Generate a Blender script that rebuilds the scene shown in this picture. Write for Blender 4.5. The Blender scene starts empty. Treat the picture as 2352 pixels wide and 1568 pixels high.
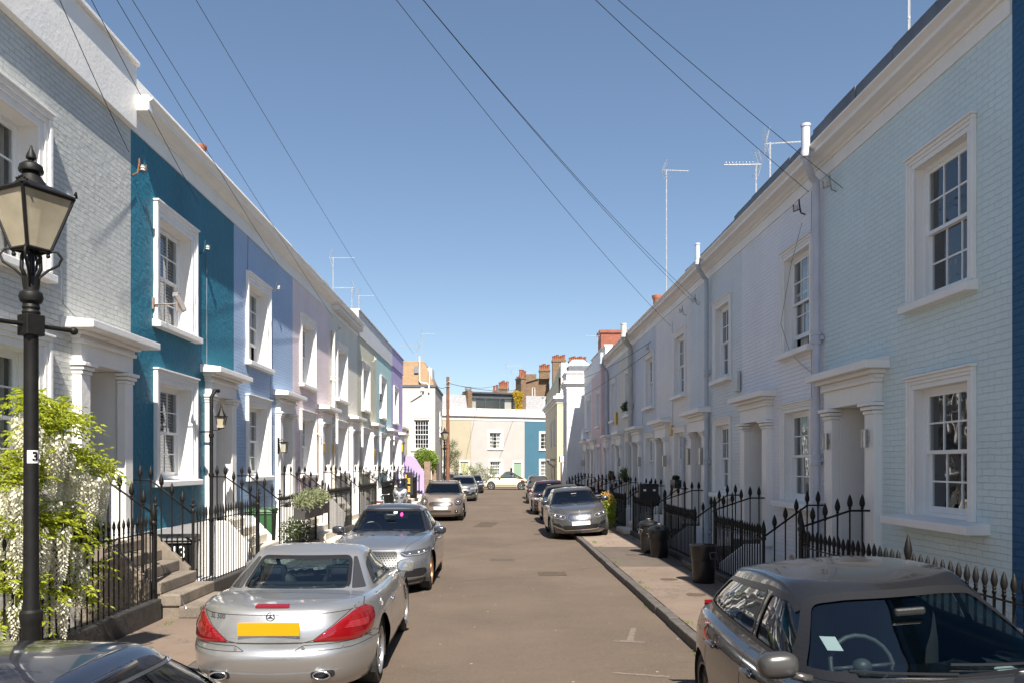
import bpy, bmesh, math, random
import numpy as np
from mathutils import Vector, Matrix
from mathutils.bvhtree import BVHTree
random.seed(7)
R = math.radians
C = bpy.context.scene.collection
scene = bpy.context.scene

# ------------------------------------------------------------------ camera
F = 1846.0            # focal length in units of a 2352 px wide frame
VX, HY, EYE = 1140.0, 1068.0, 2.33
cam_d = bpy.data.cameras.new('camera')
cam_d.sensor_width = 36.0
cam_d.sensor_fit = 'HORIZONTAL'
cam_d.lens = F / 2352.0 * 36.0
cam_d.shift_x = (1176.0 - VX) / 2352.0
cam_d.shift_y = (HY - 784.0) / 2352.0
cam_d.clip_start = 0.1
cam_d.clip_end = 3000
cam = bpy.data.objects.new('camera', cam_d)
cam.location = (0, 0, EYE)
cam.rotation_euler = (R(90), 0, 0)
C.objects.link(cam)
scene.camera = cam

# ------------------------------------------------------------------ sky, sun, exposure
SUN_TO = Vector((0.172, -0.85, 1.0)).normalized()
w = bpy.data.worlds.new('World')
scene.world = w
w.use_nodes = True
nt = w.node_tree
bg = nt.nodes['Background']
sky = nt.nodes.new('ShaderNodeTexSky')
sky.sky_type = 'NISHITA'
sky.sun_disc = False
sky.sun_elevation = math.asin(SUN_TO.z)
sky.sun_rotation = math.atan2(SUN_TO.x, SUN_TO.y)
sky.altitude = 50
sky.air_density = .9
sky.dust_density = .3
sky.ozone_density = 2.2
hs = nt.nodes.new('ShaderNodeHueSaturation'); hs.inputs['Saturation'].default_value = 1.03
nt.links.new(sky.outputs[0], hs.inputs['Color']); gm_ = nt.nodes.new('ShaderNodeGamma'); gm_.inputs[1].default_value = .85; nt.links.new(hs.outputs[0], gm_.inputs[0]); nt.links.new(gm_.outputs[0], bg.inputs[0])
bg.inputs[1].default_value = 0.078
sd = bpy.data.lights.new('sun', 'SUN')
sd.energy = 5.0
sd.angle = R(0.53)
sd.color = (1.0, 0.93, 0.83)
sun = bpy.data.objects.new('sun', sd)
sun.rotation_euler = (-SUN_TO).to_track_quat('-Z', 'Y').to_euler()
sun.location = (5, -30, 40)
C.objects.link(sun)
scene.view_settings.view_transform = 'Standard'
scene.view_settings.look = 'None'
scene.view_settings.exposure = 1.2
scene.view_settings.gamma = 1.0
scene.cycles.max_bounces = 8
scene.cycles.diffuse_bounces = 6
scene.cycles.transparent_max_bounces = 12

# ------------------------------------------------------------------ helpers
class Fr:
    """a local frame: u along the facade, v out of it, z up"""
    def __init__(s, o, u, v):
        s.o = Vector(o); s.u = Vector(u).normalized(); s.v = Vector(v).normalized()
    def p(s, u, v, z):
        return s.o + s.u * u + s.v * v + Vector((0, 0, z))
WORLD = Fr((0, 0, 0), (1, 0, 0), (0, 1, 0))
LEFT = Fr((-6.0, 0, 0), (0, 1, 0), (1, 0, 0))
RIGHT = Fr((5.5, 0, 0), (0, 1, 0), (-1, 0, 0))

BASE = {}
def base_of(o):
    while o is not None:
        if o.name in BASE: return BASE[o.name]
        o = o.parent
    return Vector((0, 0, 0))

def props(o, label=None, cat=None, group=None, kind=None):
    if label: o['label'] = label
    if cat: o['category'] = cat
    if group: o['group'] = group
    if kind: o['kind'] = kind
    return o

def thing(name, label, cat, loc=(0, 0, 0), group=None, local=False, rot=(0, 0, 0)):
    o = bpy.data.objects.new(name, None)
    o.empty_display_size = 0.3
    C.objects.link(o)
    o.location = loc; o.rotation_euler = rot
    BASE[o.name] = Vector((0, 0, 0)) if local else Vector(loc)
    return props(o, label, cat, group)

class MB:
    def __init__(s, fr=WORLD):
        s.fr = fr; s.v = []; s.f = []
    def add(s, pts, faces):
        b = len(s.v)
        s.v += [Vector(p) for p in pts]
        s.f += [tuple(i + b for i in f) for f in faces]
    def box(s, u0, u1, v0, v1, z0, z1):
        P = s.fr.p
        pts = [P(u, v, z) for z in (z0, z1) for (u, v) in ((u0, v0), (u1, v0), (u1, v1), (u0, v1))]
        s.add(pts, [(0, 1, 2, 3), (7, 6, 5, 4), (0, 4, 5, 1), (1, 5, 6, 2), (2, 6, 7, 3), (3, 7, 4, 0)])
        return s
    def quad(s, *pts):
        s.add([s.fr.p(*p) for p in pts], [tuple(range(len(pts)))])
        return s
    def prism_u(s, poly, u0, u1):
        """poly of (v,z) run along u"""
        n = len(poly); P = s.fr.p
        pts = [P(u0, a, b) for a, b in poly] + [P(u1, a, b) for a, b in poly]
        s.add(pts, [tuple(range(n)), tuple(range(2 * n - 1, n - 1, -1))] +
              [(i, i + n, (i + 1) % n + n, (i + 1) % n) for i in range(n)])
        return s
    def prism_z(s, poly, z0, z1):
        n = len(poly); P = s.fr.p
        pts = [P(a, b, z0) for a, b in poly] + [P(a, b, z1) for a, b in poly]
        s.add(pts, [tuple(range(n)), tuple(range(2 * n - 1, n - 1, -1))] +
              [(i, i + n, (i + 1) % n + n, (i + 1) % n) for i in range(n)])
        return s
    def prism_v(s, poly, v0, v1):
        n = len(poly); P = s.fr.p
        pts = [P(a, v0, b) for a, b in poly] + [P(a, v1, b) for a, b in poly]
        s.add(pts, [tuple(range(n)), tuple(range(2 * n - 1, n - 1, -1))] +
              [(i, i + n, (i + 1) % n + n, (i + 1) % n) for i in range(n)])
        return s
    def tube(s, pts, r, n=6, caps=True, closed=False):
        pts = [s.fr.p(*p) for p in pts]
        rs = r if isinstance(r, (list, tuple)) else [r] * len(pts)
        m = len(pts); rings = []
        up = None
        for i, p in enumerate(pts):
            if closed: t = pts[(i + 1) % m] - pts[i - 1]
            else: t = pts[min(i + 1, m - 1)] - pts[max(i - 1, 0)]
            if t.length < 1e-9: t = Vector((0, 0, 1))
            t.normalize()
            if up is None: up = Vector((0, 0, 1)) if abs(t.z) < .9 else Vector((1, 0, 0))
            a = t.cross(up)
            if a.length < 1e-5: a = t.orthogonal()
            a.normalize(); b = a.cross(t); up = b
            rings.append([p + (a * math.cos(2 * math.pi * k / n) + b * math.sin(2 * math.pi * k / n)) * rs[i] for k in range(n)])
        bs = len(s.v)
        for rg in rings: s.v += rg
        for i in range(m if closed else m - 1):
            j = (i + 1) % m
            for k in range(n):
                s.f.append((bs + i * n + k, bs + i * n + (k + 1) % n, bs + j * n + (k + 1) % n, bs + j * n + k))
        if caps and not closed:
            s.f.append(tuple(bs + k for k in range(n - 1, -1, -1)))
            s.f.append(tuple(bs + (m - 1) * n + k for k in range(n)))
        return s
    def lathe(s, c, prof, n=12, axis='z'):
        """prof of (r, h) up the axis from c"""
        bs = len(s.v); m = len(prof)
        c = s.fr.p(*c)
        for r, h in prof:
            for k in range(n):
                a = 2 * math.pi * k / n
                ca, sa = max(r, 1e-4) * math.cos(a), max(r, 1e-4) * math.sin(a)
                if axis == 'z': q = Vector((ca, sa, h))
                elif axis == 'y': q = Vector((ca, h, sa))
                else: q = Vector((h, ca, sa))
                s.v.append(c + q)
        for i in range(m - 1):
            for k in range(n):
                s.f.append((bs + i * n + k, bs + i * n + (k + 1) % n, bs + (i + 1) * n + (k + 1) % n, bs + (i + 1) * n + k))
        s.f.append(tuple(bs + k for k in range(n - 1, -1, -1)))
        s.f.append(tuple(bs + (m - 1) * n + k for k in range(n)))
        return s
    def ball(s, c, rx, ry=None, rz=None, n=12, m=8, e=1.0):
        ry = ry or rx; rz = rz or rx
        sg = lambda x: math.copysign(abs(x) ** e, x)
        bs = len(s.v); c = s.fr.p(*c)
        for i in range(m + 1):
            ph = math.pi * (i / m - .5)
            for k in range(n):
                a = 2 * math.pi * k / n
                cp = max(math.cos(ph), 1e-3)
                s.v.append(c + Vector((rx * sg(cp) * sg(math.cos(a)), ry * sg(cp) * sg(math.sin(a)), rz * sg(math.sin(ph)))))
        for i in range(m):
            for k in range(n):
                s.f.append((bs + i * n + k, bs + i * n + (k + 1) % n, bs + (i + 1) * n + (k + 1) % n, bs + (i + 1) * n + k))
        s.f.append(tuple(bs + k for k in range(n - 1, -1, -1)))
        s.f.append(tuple(bs + m * n + k for k in range(n)))
        return s
    def build(s, name, mat, parent=None, smooth=False, bevel=0, recalc=True, label=None):
        me = bpy.data.meshes.new(name)
        b = base_of(parent)
        me.from_pydata([v - b for v in s.v], [], s.f)
        if recalc:
            bm = bmesh.new(); bm.from_mesh(me)
            bmesh.ops.recalc_face_normals(bm, faces=bm.faces)
            bm.to_mesh(me); bm.free()
        mats = mat if isinstance(mat, (list, tuple)) else [mat]
        for m_ in mats: me.materials.append(m_)
        o = bpy.data.objects.new(name, me)
        C.objects.link(o)
        if smooth:
            if smooth is True: me.polygons.foreach_set('use_smooth', [True] * len(me.polygons))
            else:
                me.polygons.foreach_set('use_smooth', [True] * len(me.polygons))
                me.set_sharp_from_angle(angle=R(smooth))
        if parent is not None: o.parent = parent
        if bevel:
            md = o.modifiers.new('bevel', 'BEVEL'); md.width = bevel; md.segments = 2
            md.limit_method = 'ANGLE'; md.angle_limit = R(40)
        if label: o['label'] = label
        return o

def put(o, parent, loc=(0, 0, 0), rot=(0, 0, 0), scale=(1, 1, 1)):
    """a copy of a one-mesh part under a thing"""
    c = o.copy(); C.objects.link(c); c.parent = parent
    c.location = Vector(loc) - base_of(parent); c.rotation_euler = rot; c.scale = scale
    return c

# ------------------------------------------------------------------ materials
def lin(c):
    f = lambda x: x / 12.92 if x <= .04045 else ((x + .055) / 1.055) ** 2.4
    return tuple(f(x / 255.0) for x in c)

class NT:
    def __init__(s, name):
        s.m = bpy.data.materials.new(name); s.m.use_nodes = True
        s.t = s.m.node_tree; s.b = s.t.nodes['Principled BSDF']; s.out = s.t.nodes['Material Output']
    def n(s, typ, **kw):
        nd = s.t.nodes.new('ShaderNode' + typ)
        for k, v in kw.items():
            if k.startswith('i_'): nd.inputs[k[2:]].default_value = v
            else: setattr(nd, k, v)
        return nd
    def l(s, a, b): s.t.links.new(a, b)
    def math(s, op, a, b=None, c=None, clamp=False):
        nd = s.n('Math', operation=op); nd.use_clamp = clamp
        for i, x in enumerate((a, b, c)):
            if x is None: continue
            if isinstance(x, (int, float)): nd.inputs[i].default_value = x
            else: s.l(x, nd.inputs[i])
        return nd.outputs[0]
    def noise(s, vec, scale, detail=4, rough=.6):
        nd = s.n('TexNoise'); nd.inputs['Scale'].default_value = scale
        nd.inputs['Detail'].default_value = detail; nd.inputs['Roughness'].default_value = rough
        if vec is not None: s.l(vec, nd.inputs['Vector'])
        return nd
    def ramp(s, fac, stops):
        nd = s.n('ValToRGB'); el = nd.color_ramp.elements
        while len(el) > 1: el.remove(el[-1])
        el[0].position, el[0].color = stops[0][0], (*stops[0][1][:3], 1)
        for p, c in stops[1:]:
            e = el.new(p); e.color = (*c[:3], 1)
        s.l(fac, nd.inputs[0])
        return nd.outputs[0]
    def mix(s, fac, a, b, typ='MIX'):
        nd = s.n('MixRGB', blend_type=typ)
        for i, x in enumerate((fac, a, b)):
            if isinstance(x, (int, float)): nd.inputs[i].default_value = x
            elif isinstance(x, tuple): nd.inputs[i].default_value = (*x[:3], 1)
            else: s.l(x, nd.inputs[i])
        return nd.outputs[0]
    def bump(s, h, dist, strength=1.0, prev=None):
        nd = s.n('Bump'); nd.inputs['Distance'].default_value = dist; nd.inputs['Strength'].default_value = strength
        s.l(h, nd.inputs['Height'])
        if prev is not None: s.l(prev, nd.inputs['Normal'])
        return nd.outputs[0]

def sc(c, k): return tuple(min(1, x * k) for x in c)

_mc = {}
def plain(name, col, rough=.6, metal=0, var=.12, vs=3.0, bump=0, bs=30, coat=0, spec=None):
    if name in _mc: return _mc[name]
    t = NT(name)
    geo = t.n('NewGeometry').outputs['Position']
    if var:
        nz = t.noise(geo, vs, 5)
        t.l(t.ramp(nz.outputs[0], [(.3, sc(col, 1 - var)), (.7, sc(col, 1 + var * .6))]), t.b.inputs['Base Color'])
    else: t.b.inputs['Base Color'].default_value = (*col, 1)
    t.b.inputs['Roughness'].default_value = rough
    t.b.inputs['Metallic'].default_value = metal
    if coat: t.b.inputs['Coat Weight'].default_value = coat; t.b.inputs['Coat Roughness'].default_value = .05
    if spec is not None: t.b.inputs['Specular IOR Level'].default_value = spec
    if bump:
        nz = t.noise(geo, bs, 4)
        t.l(t.bump(nz.outputs[0], bump), t.b.inputs['Normal'])
    _mc[name] = t.m
    return t.m

def brick(name, col, depth=.012, lump=.0, dirt=.25, mortar=None, two=None, blotch=.1, ms=.007):
    """painted (or bare) brickwork: the courses are relief; u runs along whichever facade it is on"""
    if name in _mc: return _mc[name]
    t = NT(name)
    geo = t.n('NewGeometry').outputs['Position']
    sp = t.n('SeparateXYZ'); t.l(geo, sp.inputs[0])
    wob = t.noise(geo, 5.0, 3)
    u = t.math('ADD', sp.outputs[0], sp.outputs[1])
    u = t.math('ADD', u, t.math('MULTIPLY', wob.outputs[0], .07))
    z = t.math('ADD', sp.outputs[2], t.math('MULTIPLY', wob.outputs[0], .034))
    cb = t.n('CombineXYZ'); t.l(u, cb.inputs[0]); t.l(z, cb.inputs[1])
    br = t.n('TexBrick'); t.l(cb.outputs[0], br.inputs['Vector'])
    br.inputs['Scale'].default_value = 1
    br.inputs['Brick Width'].default_value = .225; br.inputs['Row Height'].default_value = .077
    br.inputs['Mortar Size'].default_value = ms; br.inputs['Mortar Smooth'].default_value = .6 if ms > .006 else 1.0
    br.inputs['Color1'].default_value = (.72, .72, .72, 1); br.inputs['Color2'].default_value = (1, 1, 1, 1)
    br.inputs['Mortar'].default_value = (0, 0, 0, 1)
    h = t.mix(1.0, br.outputs['Color'], (1, 1, 1), 'MULTIPLY')
    big = t.noise(geo, .9, 5, .65)
    fine = t.noise(geo, 26, 6, .7)
    mid = t.noise(geo, 9, 4, .6)
    if two:
        brc = t.n('TexBrick'); t.l(cb.outputs[0], brc.inputs['Vector'])
        for k in ('Scale', 'Brick Width', 'Row Height', 'Mortar Size', 'Mortar Smooth'):
            brc.inputs[k].default_value = br.inputs[k].default_value
        brc.inputs['Color1'].default_value = (*col, 1); brc.inputs['Color2'].default_value = (*two, 1)
        brc.inputs['Mortar'].default_value = (*mortar, 1)
        base = brc.outputs['Color']
    else:
        base = t.mix(t.math('MULTIPLY', br.outputs['Fac'], dirt), col, sc(col, .55))
    shade = t.ramp(big.outputs[0], [(.3, (1 - blotch,) * 3), (.7, (1, 1, 1))])
    base = t.mix(1.0, base, shade, 'MULTIPLY')
    base = t.mix(t.math('MULTIPLY', t.ramp(fine.outputs[0], [(.58, (0, 0, 0)), (.72, (1, 1, 1))]), .16), base, sc(col, .6))
    cs = t.n('CombineXYZ'); t.l(t.math('MULTIPLY', u, 7.0), cs.inputs[0]); t.l(t.math('MULTIPLY', sp.outputs[2], .55), cs.inputs[1])
    stk = t.noise(cs.outputs[0], 1.0, 5, .62)
    base = t.mix(t.math('MULTIPLY', t.ramp(stk.outputs[0], [(.54, (0, 0, 0)), (.78, (1, 1, 1))]), .22), base, sc(col, .62))
    t.l(base, t.b.inputs['Base Color'])
    t.b.inputs['Roughness'].default_value = .62
    n1 = t.bump(h, depth)
    n1 = t.bump(fine.outputs[0], .004, 1, n1)
    if lump: n1 = t.bump(mid.outputs[0], lump, 1, n1)
    t.l(n1, t.b.inputs['Normal'])
    _mc[name] = t.m
    return t.m

def stucco(name, col, bump=.004, var=.07):
    if name in _mc: return _mc[name]
    t = NT(name)
    geo = t.n('NewGeometry').outputs['Position']
    a = t.noise(geo, 1.4, 6, .65); f = t.noise(geo, 18, 5, .6)
    sp = t.n('SeparateXYZ'); t.l(geo, sp.inputs[0])
    cb = t.n('CombineXYZ')
    t.l(t.math('MULTIPLY', t.math('ADD', sp.outputs[0], sp.outputs[1]), 9.0), cb.inputs[0]); t.l(t.math('MULTIPLY', sp.outputs[2], .8), cb.inputs[1])
    st = t.noise(cb.outputs[0], 1.0, 4, .6)
    c1 = t.ramp(a.outputs[0], [(.3, sc(col, 1 - var)), (.65, col)])
    c2 = t.mix(t.math('MULTIPLY', t.ramp(st.outputs[0], [(.55, (0, 0, 0)), (.8, (1, 1, 1))]), .14), c1, sc(col, .6))
    t.l(c2, t.b.inputs['Base Color']); t.b.inputs['Roughness'].default_value = .55
    n1 = t.bump(f.outputs[0], bump); n1 = t.bump(a.outputs[0], .01, 1, n1)
    t.l(n1, t.b.inputs['Normal'])
    _mc[name] = t.m
    return t.m

def glass_mat(name, tint=(.8, .85, .84), refl=1.0, dirty=.0, rough=.01):
    """thin pane: see-through with a fresnel reflection"""
    if name in _mc: return _mc[name]
    t = NT(name); t.t.nodes.remove(t.b)
    tr = t.n('BsdfTransparent'); tr.inputs[0].default_value = (*tint, 1)
    gl = t.n('BsdfGlossy'); gl.inputs['Roughness'].default_value = rough; gl.inputs[0].default_value = (.95, .97, 1, 1)
    g = t.n('NewGeometry'); geo = g.outputs['Position']
    nz = t.noise(geo, 1.8, 2)
    t.l(t.bump(nz.outputs[0], .006 if refl < 1.1 else .003), gl.inputs['Normal'])
    dt = t.n('VectorMath', operation='DOT_PRODUCT'); t.l(g.outputs['Incoming'], dt.inputs[0]); t.l(g.outputs['Normal'], dt.inputs[1])
    om = t.math('SUBTRACT', 1.0, t.math('ABSOLUTE', dt.outputs['Value']), clamp=True)
    fac = t.math('MULTIPLY', t.math('ADD', .075, t.math('MULTIPLY', t.math('POWER', om, 4.2), .9)), refl, clamp=True)
    mx = t.n('MixShader'); t.l(fac, mx.inputs[0]); t.l(tr.outputs[0], mx.inputs[1]); t.l(gl.outputs[0], mx.inputs[2])
    t.l(mx.outputs[0], t.out.inputs[0])
    _mc[name] = t.m
    return t.m

WHITE = stucco('white_paint', (.80, .78, .75))
WHITE2 = stucco('offwhite_paint', (.70, .68, .64))
SASH = plain('sash_white', (.78, .78, .77), .4, var=.04)
PANE = glass_mat('window_glass', (.70, .73, .73), 1.0)
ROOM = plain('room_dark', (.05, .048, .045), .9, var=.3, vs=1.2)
CURT = plain('curtain_cloth', (.62, .58, .52), .9, var=.05)
BLIND = plain('shutter_white', (.66, .64, .6), .6, var=.05)
IRON = plain('black_iron', (.009, .0085, .008), .5, var=.3, vs=14, bump=.002, bs=60, spec=.25)
IRON2 = plain('dusty_iron', (.03, .028, .026), .5, var=.3, vs=10, bump=.002, bs=60)
LEAD = plain('lead_sheet', (.09, .10, .12), .6, var=.25, vs=2.5, bump=.01, bs=4)
DARKPL = plain('black_plastic', (.011, .011, .0115), .36, var=.2, vs=8, bump=.001)
RUST = plain('rusty_steel', (.25, .10, .03), .8, var=.4, vs=30)
# ------------------------------------------------------------------ the setting
def road_mat():
    t = NT('asphalt')
    geo = t.n('NewGeometry').outputs['Position']
    big = t.noise(geo, .35, 6, .6); mid = t.noise(geo, 2.2, 5, .65); fine = t.noise(geo, 90, 3, .7)
    sp = t.n('SeparateXYZ'); t.l(geo, sp.inputs[0])
    cb = t.n('CombineXYZ'); t.l(t.math('MULTIPLY', sp.outputs[0], 2.2), cb.inputs[0]); t.l(t.math('MULTIPLY', sp.outputs[1], .10), cb.inputs[1])
    trk = t.noise(cb.outputs[0], 1.0, 3, .5)
    c = t.ramp(big.outputs[0], [(.3, (.058, .040, .027)), (.50, (.090, .061, .040)), (.70, (.125, .088, .060))])
    c = t.mix(t.math('MULTIPLY', trk.outputs[0], .5), c, (.058, .044, .033))
    c = t.mix(t.math('MULTIPLY', t.ramp(mid.outputs[0], [(.55, (0, 0, 0)), (.75, (1, 1, 1))]), .38), c, (.054, .042, .032))
    c = t.mix(t.math('MULTIPLY', t.ramp(fine.outputs[0], [(.4, (0, 0, 0)), (.75, (1, 1, 1))]), .6), c, (.17, .137, .108))
    gr_ = t.noise(geo, 24, 4, .75); c = t.mix(t.math('MULTIPLY', t.ramp(gr_.outputs[0], [(.52, (0, 0, 0)), (.72, (1, 1, 1))]), .45), c, (.17, .135, .105)); c = t.mix(t.math('MULTIPLY', t.ramp(gr_.outputs[0], [(.30, (1, 1, 1)), (.44, (0, 0, 0))]), .4), c, (.045, .033, .025))
    vo = t.n('TexVoronoi'); vo.inputs['Scale'].default_value = 3.0; t.l(geo, vo.inputs['Vector'])
    c = t.mix(t.math('MULTIPLY', t.math('LESS_THAN', vo.outputs['Distance'], .05), .5), c, (.5, .47, .43))
    ck = t.n('TexVoronoi', feature='DISTANCE_TO_EDGE'); ck.inputs['Scale'].default_value = .33
    ws = t.n('VectorMath', operation='ADD'); t.l(geo, ws.inputs[0]); t.l(mid.outputs[1], ws.inputs[1]); t.l(ws.outputs[0], ck.inputs['Vector'])
    c = t.mix(t.math('MULTIPLY', t.math('LESS_THAN', ck.outputs['Distance'], .003), .25), c, (.035, .03, .028))
    t.l(c, t.b.inputs['Base Color']); t.b.inputs['Roughness'].default_value = .85
    n1 = t.bump(fine.outputs[0], .006); n1 = t.bump(mid.outputs[0], .02, 1, n1)
    t.l(n1, t.b.inputs['Normal'])
    return t.m
def pave_mat(name, a, b, sc_=3.1):
    t = NT(name)
    geo = t.n('NewGeometry').outputs['Position']
    big = t.noise(geo, .8, 6, .62); fine = t.noise(geo, 60, 4, .7); mid = t.noise(geo, 4, 5, .6)
    c = t.ramp(big.outputs[0], [(.3, a), (.7, b)])
    c = t.mix(t.math('MULTIPLY', t.ramp(mid.outputs[0], [(.52, (0, 0, 0)), (.7, (1, 1, 1))]), .3), c, sc(a, .55))
    c = t.mix(t.math('MULTIPLY', t.ramp(fine.outputs[0], [(.45, (0, 0, 0)), (.8, (1, 1, 1))]), .4), c, sc(b, 1.35))
    ck = t.n('TexVoronoi', feature='DISTANCE_TO_EDGE'); ck.inputs['Scale'].default_value = .45
    ws = t.n('VectorMath', operation='ADD'); t.l(geo, ws.inputs[0]); t.l(mid.outputs[1], ws.inputs[1]); t.l(ws.outputs[0], ck.inputs['Vector'])
    c = t.mix(t.math('MULTIPLY', t.math('LESS_THAN', ck.outputs['Distance'], .007), .6), c, (.05, .045, .04))
    t.l(c, t.b.inputs['Base Color']); t.b.inputs['Roughness'].default_value = .85
    n1 = t.bump(fine.outputs[0], .004); n1 = t.bump(mid.outputs[0], .012, 1, n1)
    t.l(n1, t.b.inputs['Normal'])
    return t.m
PAVE = pave_mat('concrete_paving', (.125, .092, .070), (.175, .131, .10))
PAVE2 = pave_mat('tarmac_paving', (.070, .055, .043), (.10, .078, .061))
PAVE3 = pave_mat('pale_paving', (.165, .125, .096), (.225, .172, .134))
KERB = plain('kerb_granite', (.085, .075, .066), .75, var=.35, vs=6, bump=.012, bs=18)
STONE = pave_mat('old_step_stone', (.10, .085, .07), (.27, .22, .17))
STONEW = stucco('white_stone_step', (.62, .57, .48), .006, .15)
PLINTH = plain('black_plinth', (.035, .033, .031), .55, var=.5, vs=7, bump=.012, bs=9)
EARTH = plain('area_floor', (.2, .18, .16), .9, var=.3)

def struct(o, kind='structure'):
    o['kind'] = kind; return o

KX_R, KX_L = 2.5, -3.25      # kerb lines
RX_R, RX_L = 4.38, -4.92     # railing lines
struct(MB().quad((-400, -100, -1.3), (400, -100, -1.3), (400, 1200, -1.3), (-400, 1200, -1.3)).build('ground', EARTH, recalc=False))
m = MB(); m.box(KX_L, KX_R, -12, 70, -.3, 0); m.box(-40, 40, 70.0, 92, -.3, 0.0)
m2 = MB(); m2.box(KX_L, KX_R, -12, 70, -.3, 0)
struct(m2.build('road', road_mat()))
struct(MB().box(-60, 60, 70.02, 120, -.3, -0.002).build('cross_street', bpy.data.materials['asphalt']))
def pavement(x0, x1, y0, y1, mat, name='pavement', z=.12):
    n = max(1, int((y1 - y0) / 1.0))
    struct(MB().box(x0, x1, y0, y1, -1.28, z).build(name, mat))
pavement(KX_L - .16, RX_L - .12, -12, 52.2, PAVE)
pavement(KX_L - .16, -4.3, 52.22, 69.9, PAVE)
pavement(-9, -4.32, 52.24, 56.6, PAVE)
for y0, y1, mt in ((-12, 10.6, PAVE3), (10.6, 14.2, PAVE), (14.2, 17.6, PAVE), (17.6, 21.9, PAVE2), (21.9, 30, PAVE3), (30, 51.9, PAVE)):
    pavement(KX_R + .16, RX_R + .12, y0 + .006, y1, mt)
pavement(KX_R + .16, 9, 51.92, 69.9, PAVE)
def kerb(x0, x1, y0, y1):
    m = MB(); y = y0
    rr = random.Random(3)
    while y < y1:
        L = rr.uniform(.85, 1.1)
        dz = rr.uniform(-.006, .006); dx = rr.uniform(-.008, .008)
        m.box(x0 + dx, x1 + dx, y, min(y + L - .012, y1), -.28, .125 + dz)
        y += L
    struct(m.build('kerb', KERB, bevel=.015))
kerb(KX_R, KX_R + .15, -12, 69.9)
kerb(KX_L - .15, KX_L, -12, 69.9)
# worn paint, patches and covers set into the road
PAINTW = plain('worn_paint', (.15, .12, .095), .8, var=.5, vs=20)
PATCH = plain('road_patch', (.104, .073, .050), .9, var=.35, vs=12, bump=.004)
PATCHD = plain('road_patch_dark', (.066, .047, .032), .9, var=.35, vs=12, bump=.004)
def flat(poly, z, mat, name, kind='structure'):
    m = MB(); m.add([(x, y, z) for x, y in poly], [tuple(range(len(poly)))])
    o = m.build(name, mat, recalc=False)
    if o.data.polygons[0].normal.z < 0: o.data.flip_normals()
    return struct(o)
def blob(cx, cy, rx, ry, seed, n=14):
    rr = random.Random(seed)
    return [(cx + rx * math.cos(a) * rr.uniform(.7, 1.1), cy + ry * math.sin(a) * rr.uniform(.7, 1.1)) for a in [2 * math.pi * k / n for k in range(n)]]
flat([(1.55, 10.62), (1.95, 10.55), (1.97, 10.62), (1.82, 10.68), (2.0, 11.5), (1.93, 11.52), (1.74, 10.72), (1.56, 10.69)], .004, PAINTW, 'road_marking')
flat([(1.3, 9.0), (1.9, 8.82), (1.92, 8.9), (1.32, 9.07)], .004, PAINTW, 'road_marking')
flat([(-.8, 66.6), (.9, 66.9), (.9, 67.4), (-.8, 67.1)], .004, PATCH, 'road_patch')
flat([(-.9, 58.6), (2.2, 57.6), (2.2, 58.2), (-.9, 59.0)], .004, PATCH, 'road_patch')
flat([(.9, 17.0), (1.5, 17.0), (1.5, 17.6), (.9, 17.6)], .004, PATCHD, 'road_patch')
flat([(-.9, 30.5), (-.2, 30.3), (.1, 33), (-.6, 33.2)], .004, PATCHD, 'road_patch')
flat([(-.4, 44), (1.0, 44), (1.0, 44.5), (-.4, 44.5)], .004, PATCH, 'road_patch')
COVER = plain('cast_iron_cover', (.085, .062, .045), .6, var=.4, vs=30, bump=.006, bs=50)
def cover(x, y, r, lab):
    m = MB(); m.lathe((x, y, .118), [(r, 0), (r, .006), (r * .9, .007), (r * .88, .004), (.001, .005)], 28)
    for k in range(5): m.box(x - r * .7, x + r * .7, y - r * .6 + k * r * .3 - .008, y - r * .6 + k * r * .3 + .008, .12, .1265)
    props(m.build('coal_hole_cover', COVER), lab, 'manhole cover', 'round iron covers in the pavement')
cover(3.42, 13.75, .17, 'round iron cover in the pavement nearest to the black dustbin with the handle')
cover(3.35, 15.6, .17, 'round iron cover in the pavement straight left of the lidless dustbin')
cover(3.35, 19.9, .17, 'round iron cover in pale paving beyond the pair of dustbins')
m = MB(); m.box(-.15, .45, 19.6, 20.1, 0, .005)
for k in range(6): m.box(-.12 + k * .095, -.07 + k * .095, 19.63, 20.07, .005, .008)
props(m.build('road_cover', COVER), 'rectangular iron access cover let into the road', 'manhole cover')
# weeds and grit in the gutter and cracks
GRASSM = plain('weed_green', (.10, .14, .03), .8, var=.4, vs=20)
m = MB(); rr = random.Random(11)
spots = [(KX_R + .19, 11.3), (KX_R + .2, 14.5), (KX_R + .2, 15.1), (KX_R + .25, 18.2), (KX_R + .3, 21.6), (KX_R + .3, 23.0), (KX_R + .35, 23.4), (-1.0, 8.3), (-4.55, 11.9), (-4.78, 14.6), (4.1, 17), (4.05, 21), (4.1, 24), (4.1, 25.5), (4.15, 22.3), (4.1, 12.7), (-4.7, 9.3), (2.47, 13.2), (2.47, 9.9), (-3.1, 13.5), (-4.6, 11.2)]
for (x, y) in spots:
    for k in range(30):
        a = rr.uniform(0, 6.28); d = rr.gauss(0, .05); px, py = x + d * .7, y + rr.gauss(0, .11)
        hgt = rr.uniform(.015, .05); z0 = .12 if abs(x) > 2.52 and not (-3.25 < x < 0) else 0
        ox, oy = math.cos(a) * .006, math.sin(a) * .006
        m.add([(px - ox, py - oy, z0), (px + ox, py + oy, z0), (px + rr.uniform(-.03, .03), py + rr.uniform(-.03, .03), z0 + hgt)], [(0, 1, 2)])
props(m.build('weeds', GRASSM, recalc=False), 'small green weeds growing along the kerb and fence edges', 'weeds', kind='stuff')
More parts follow.
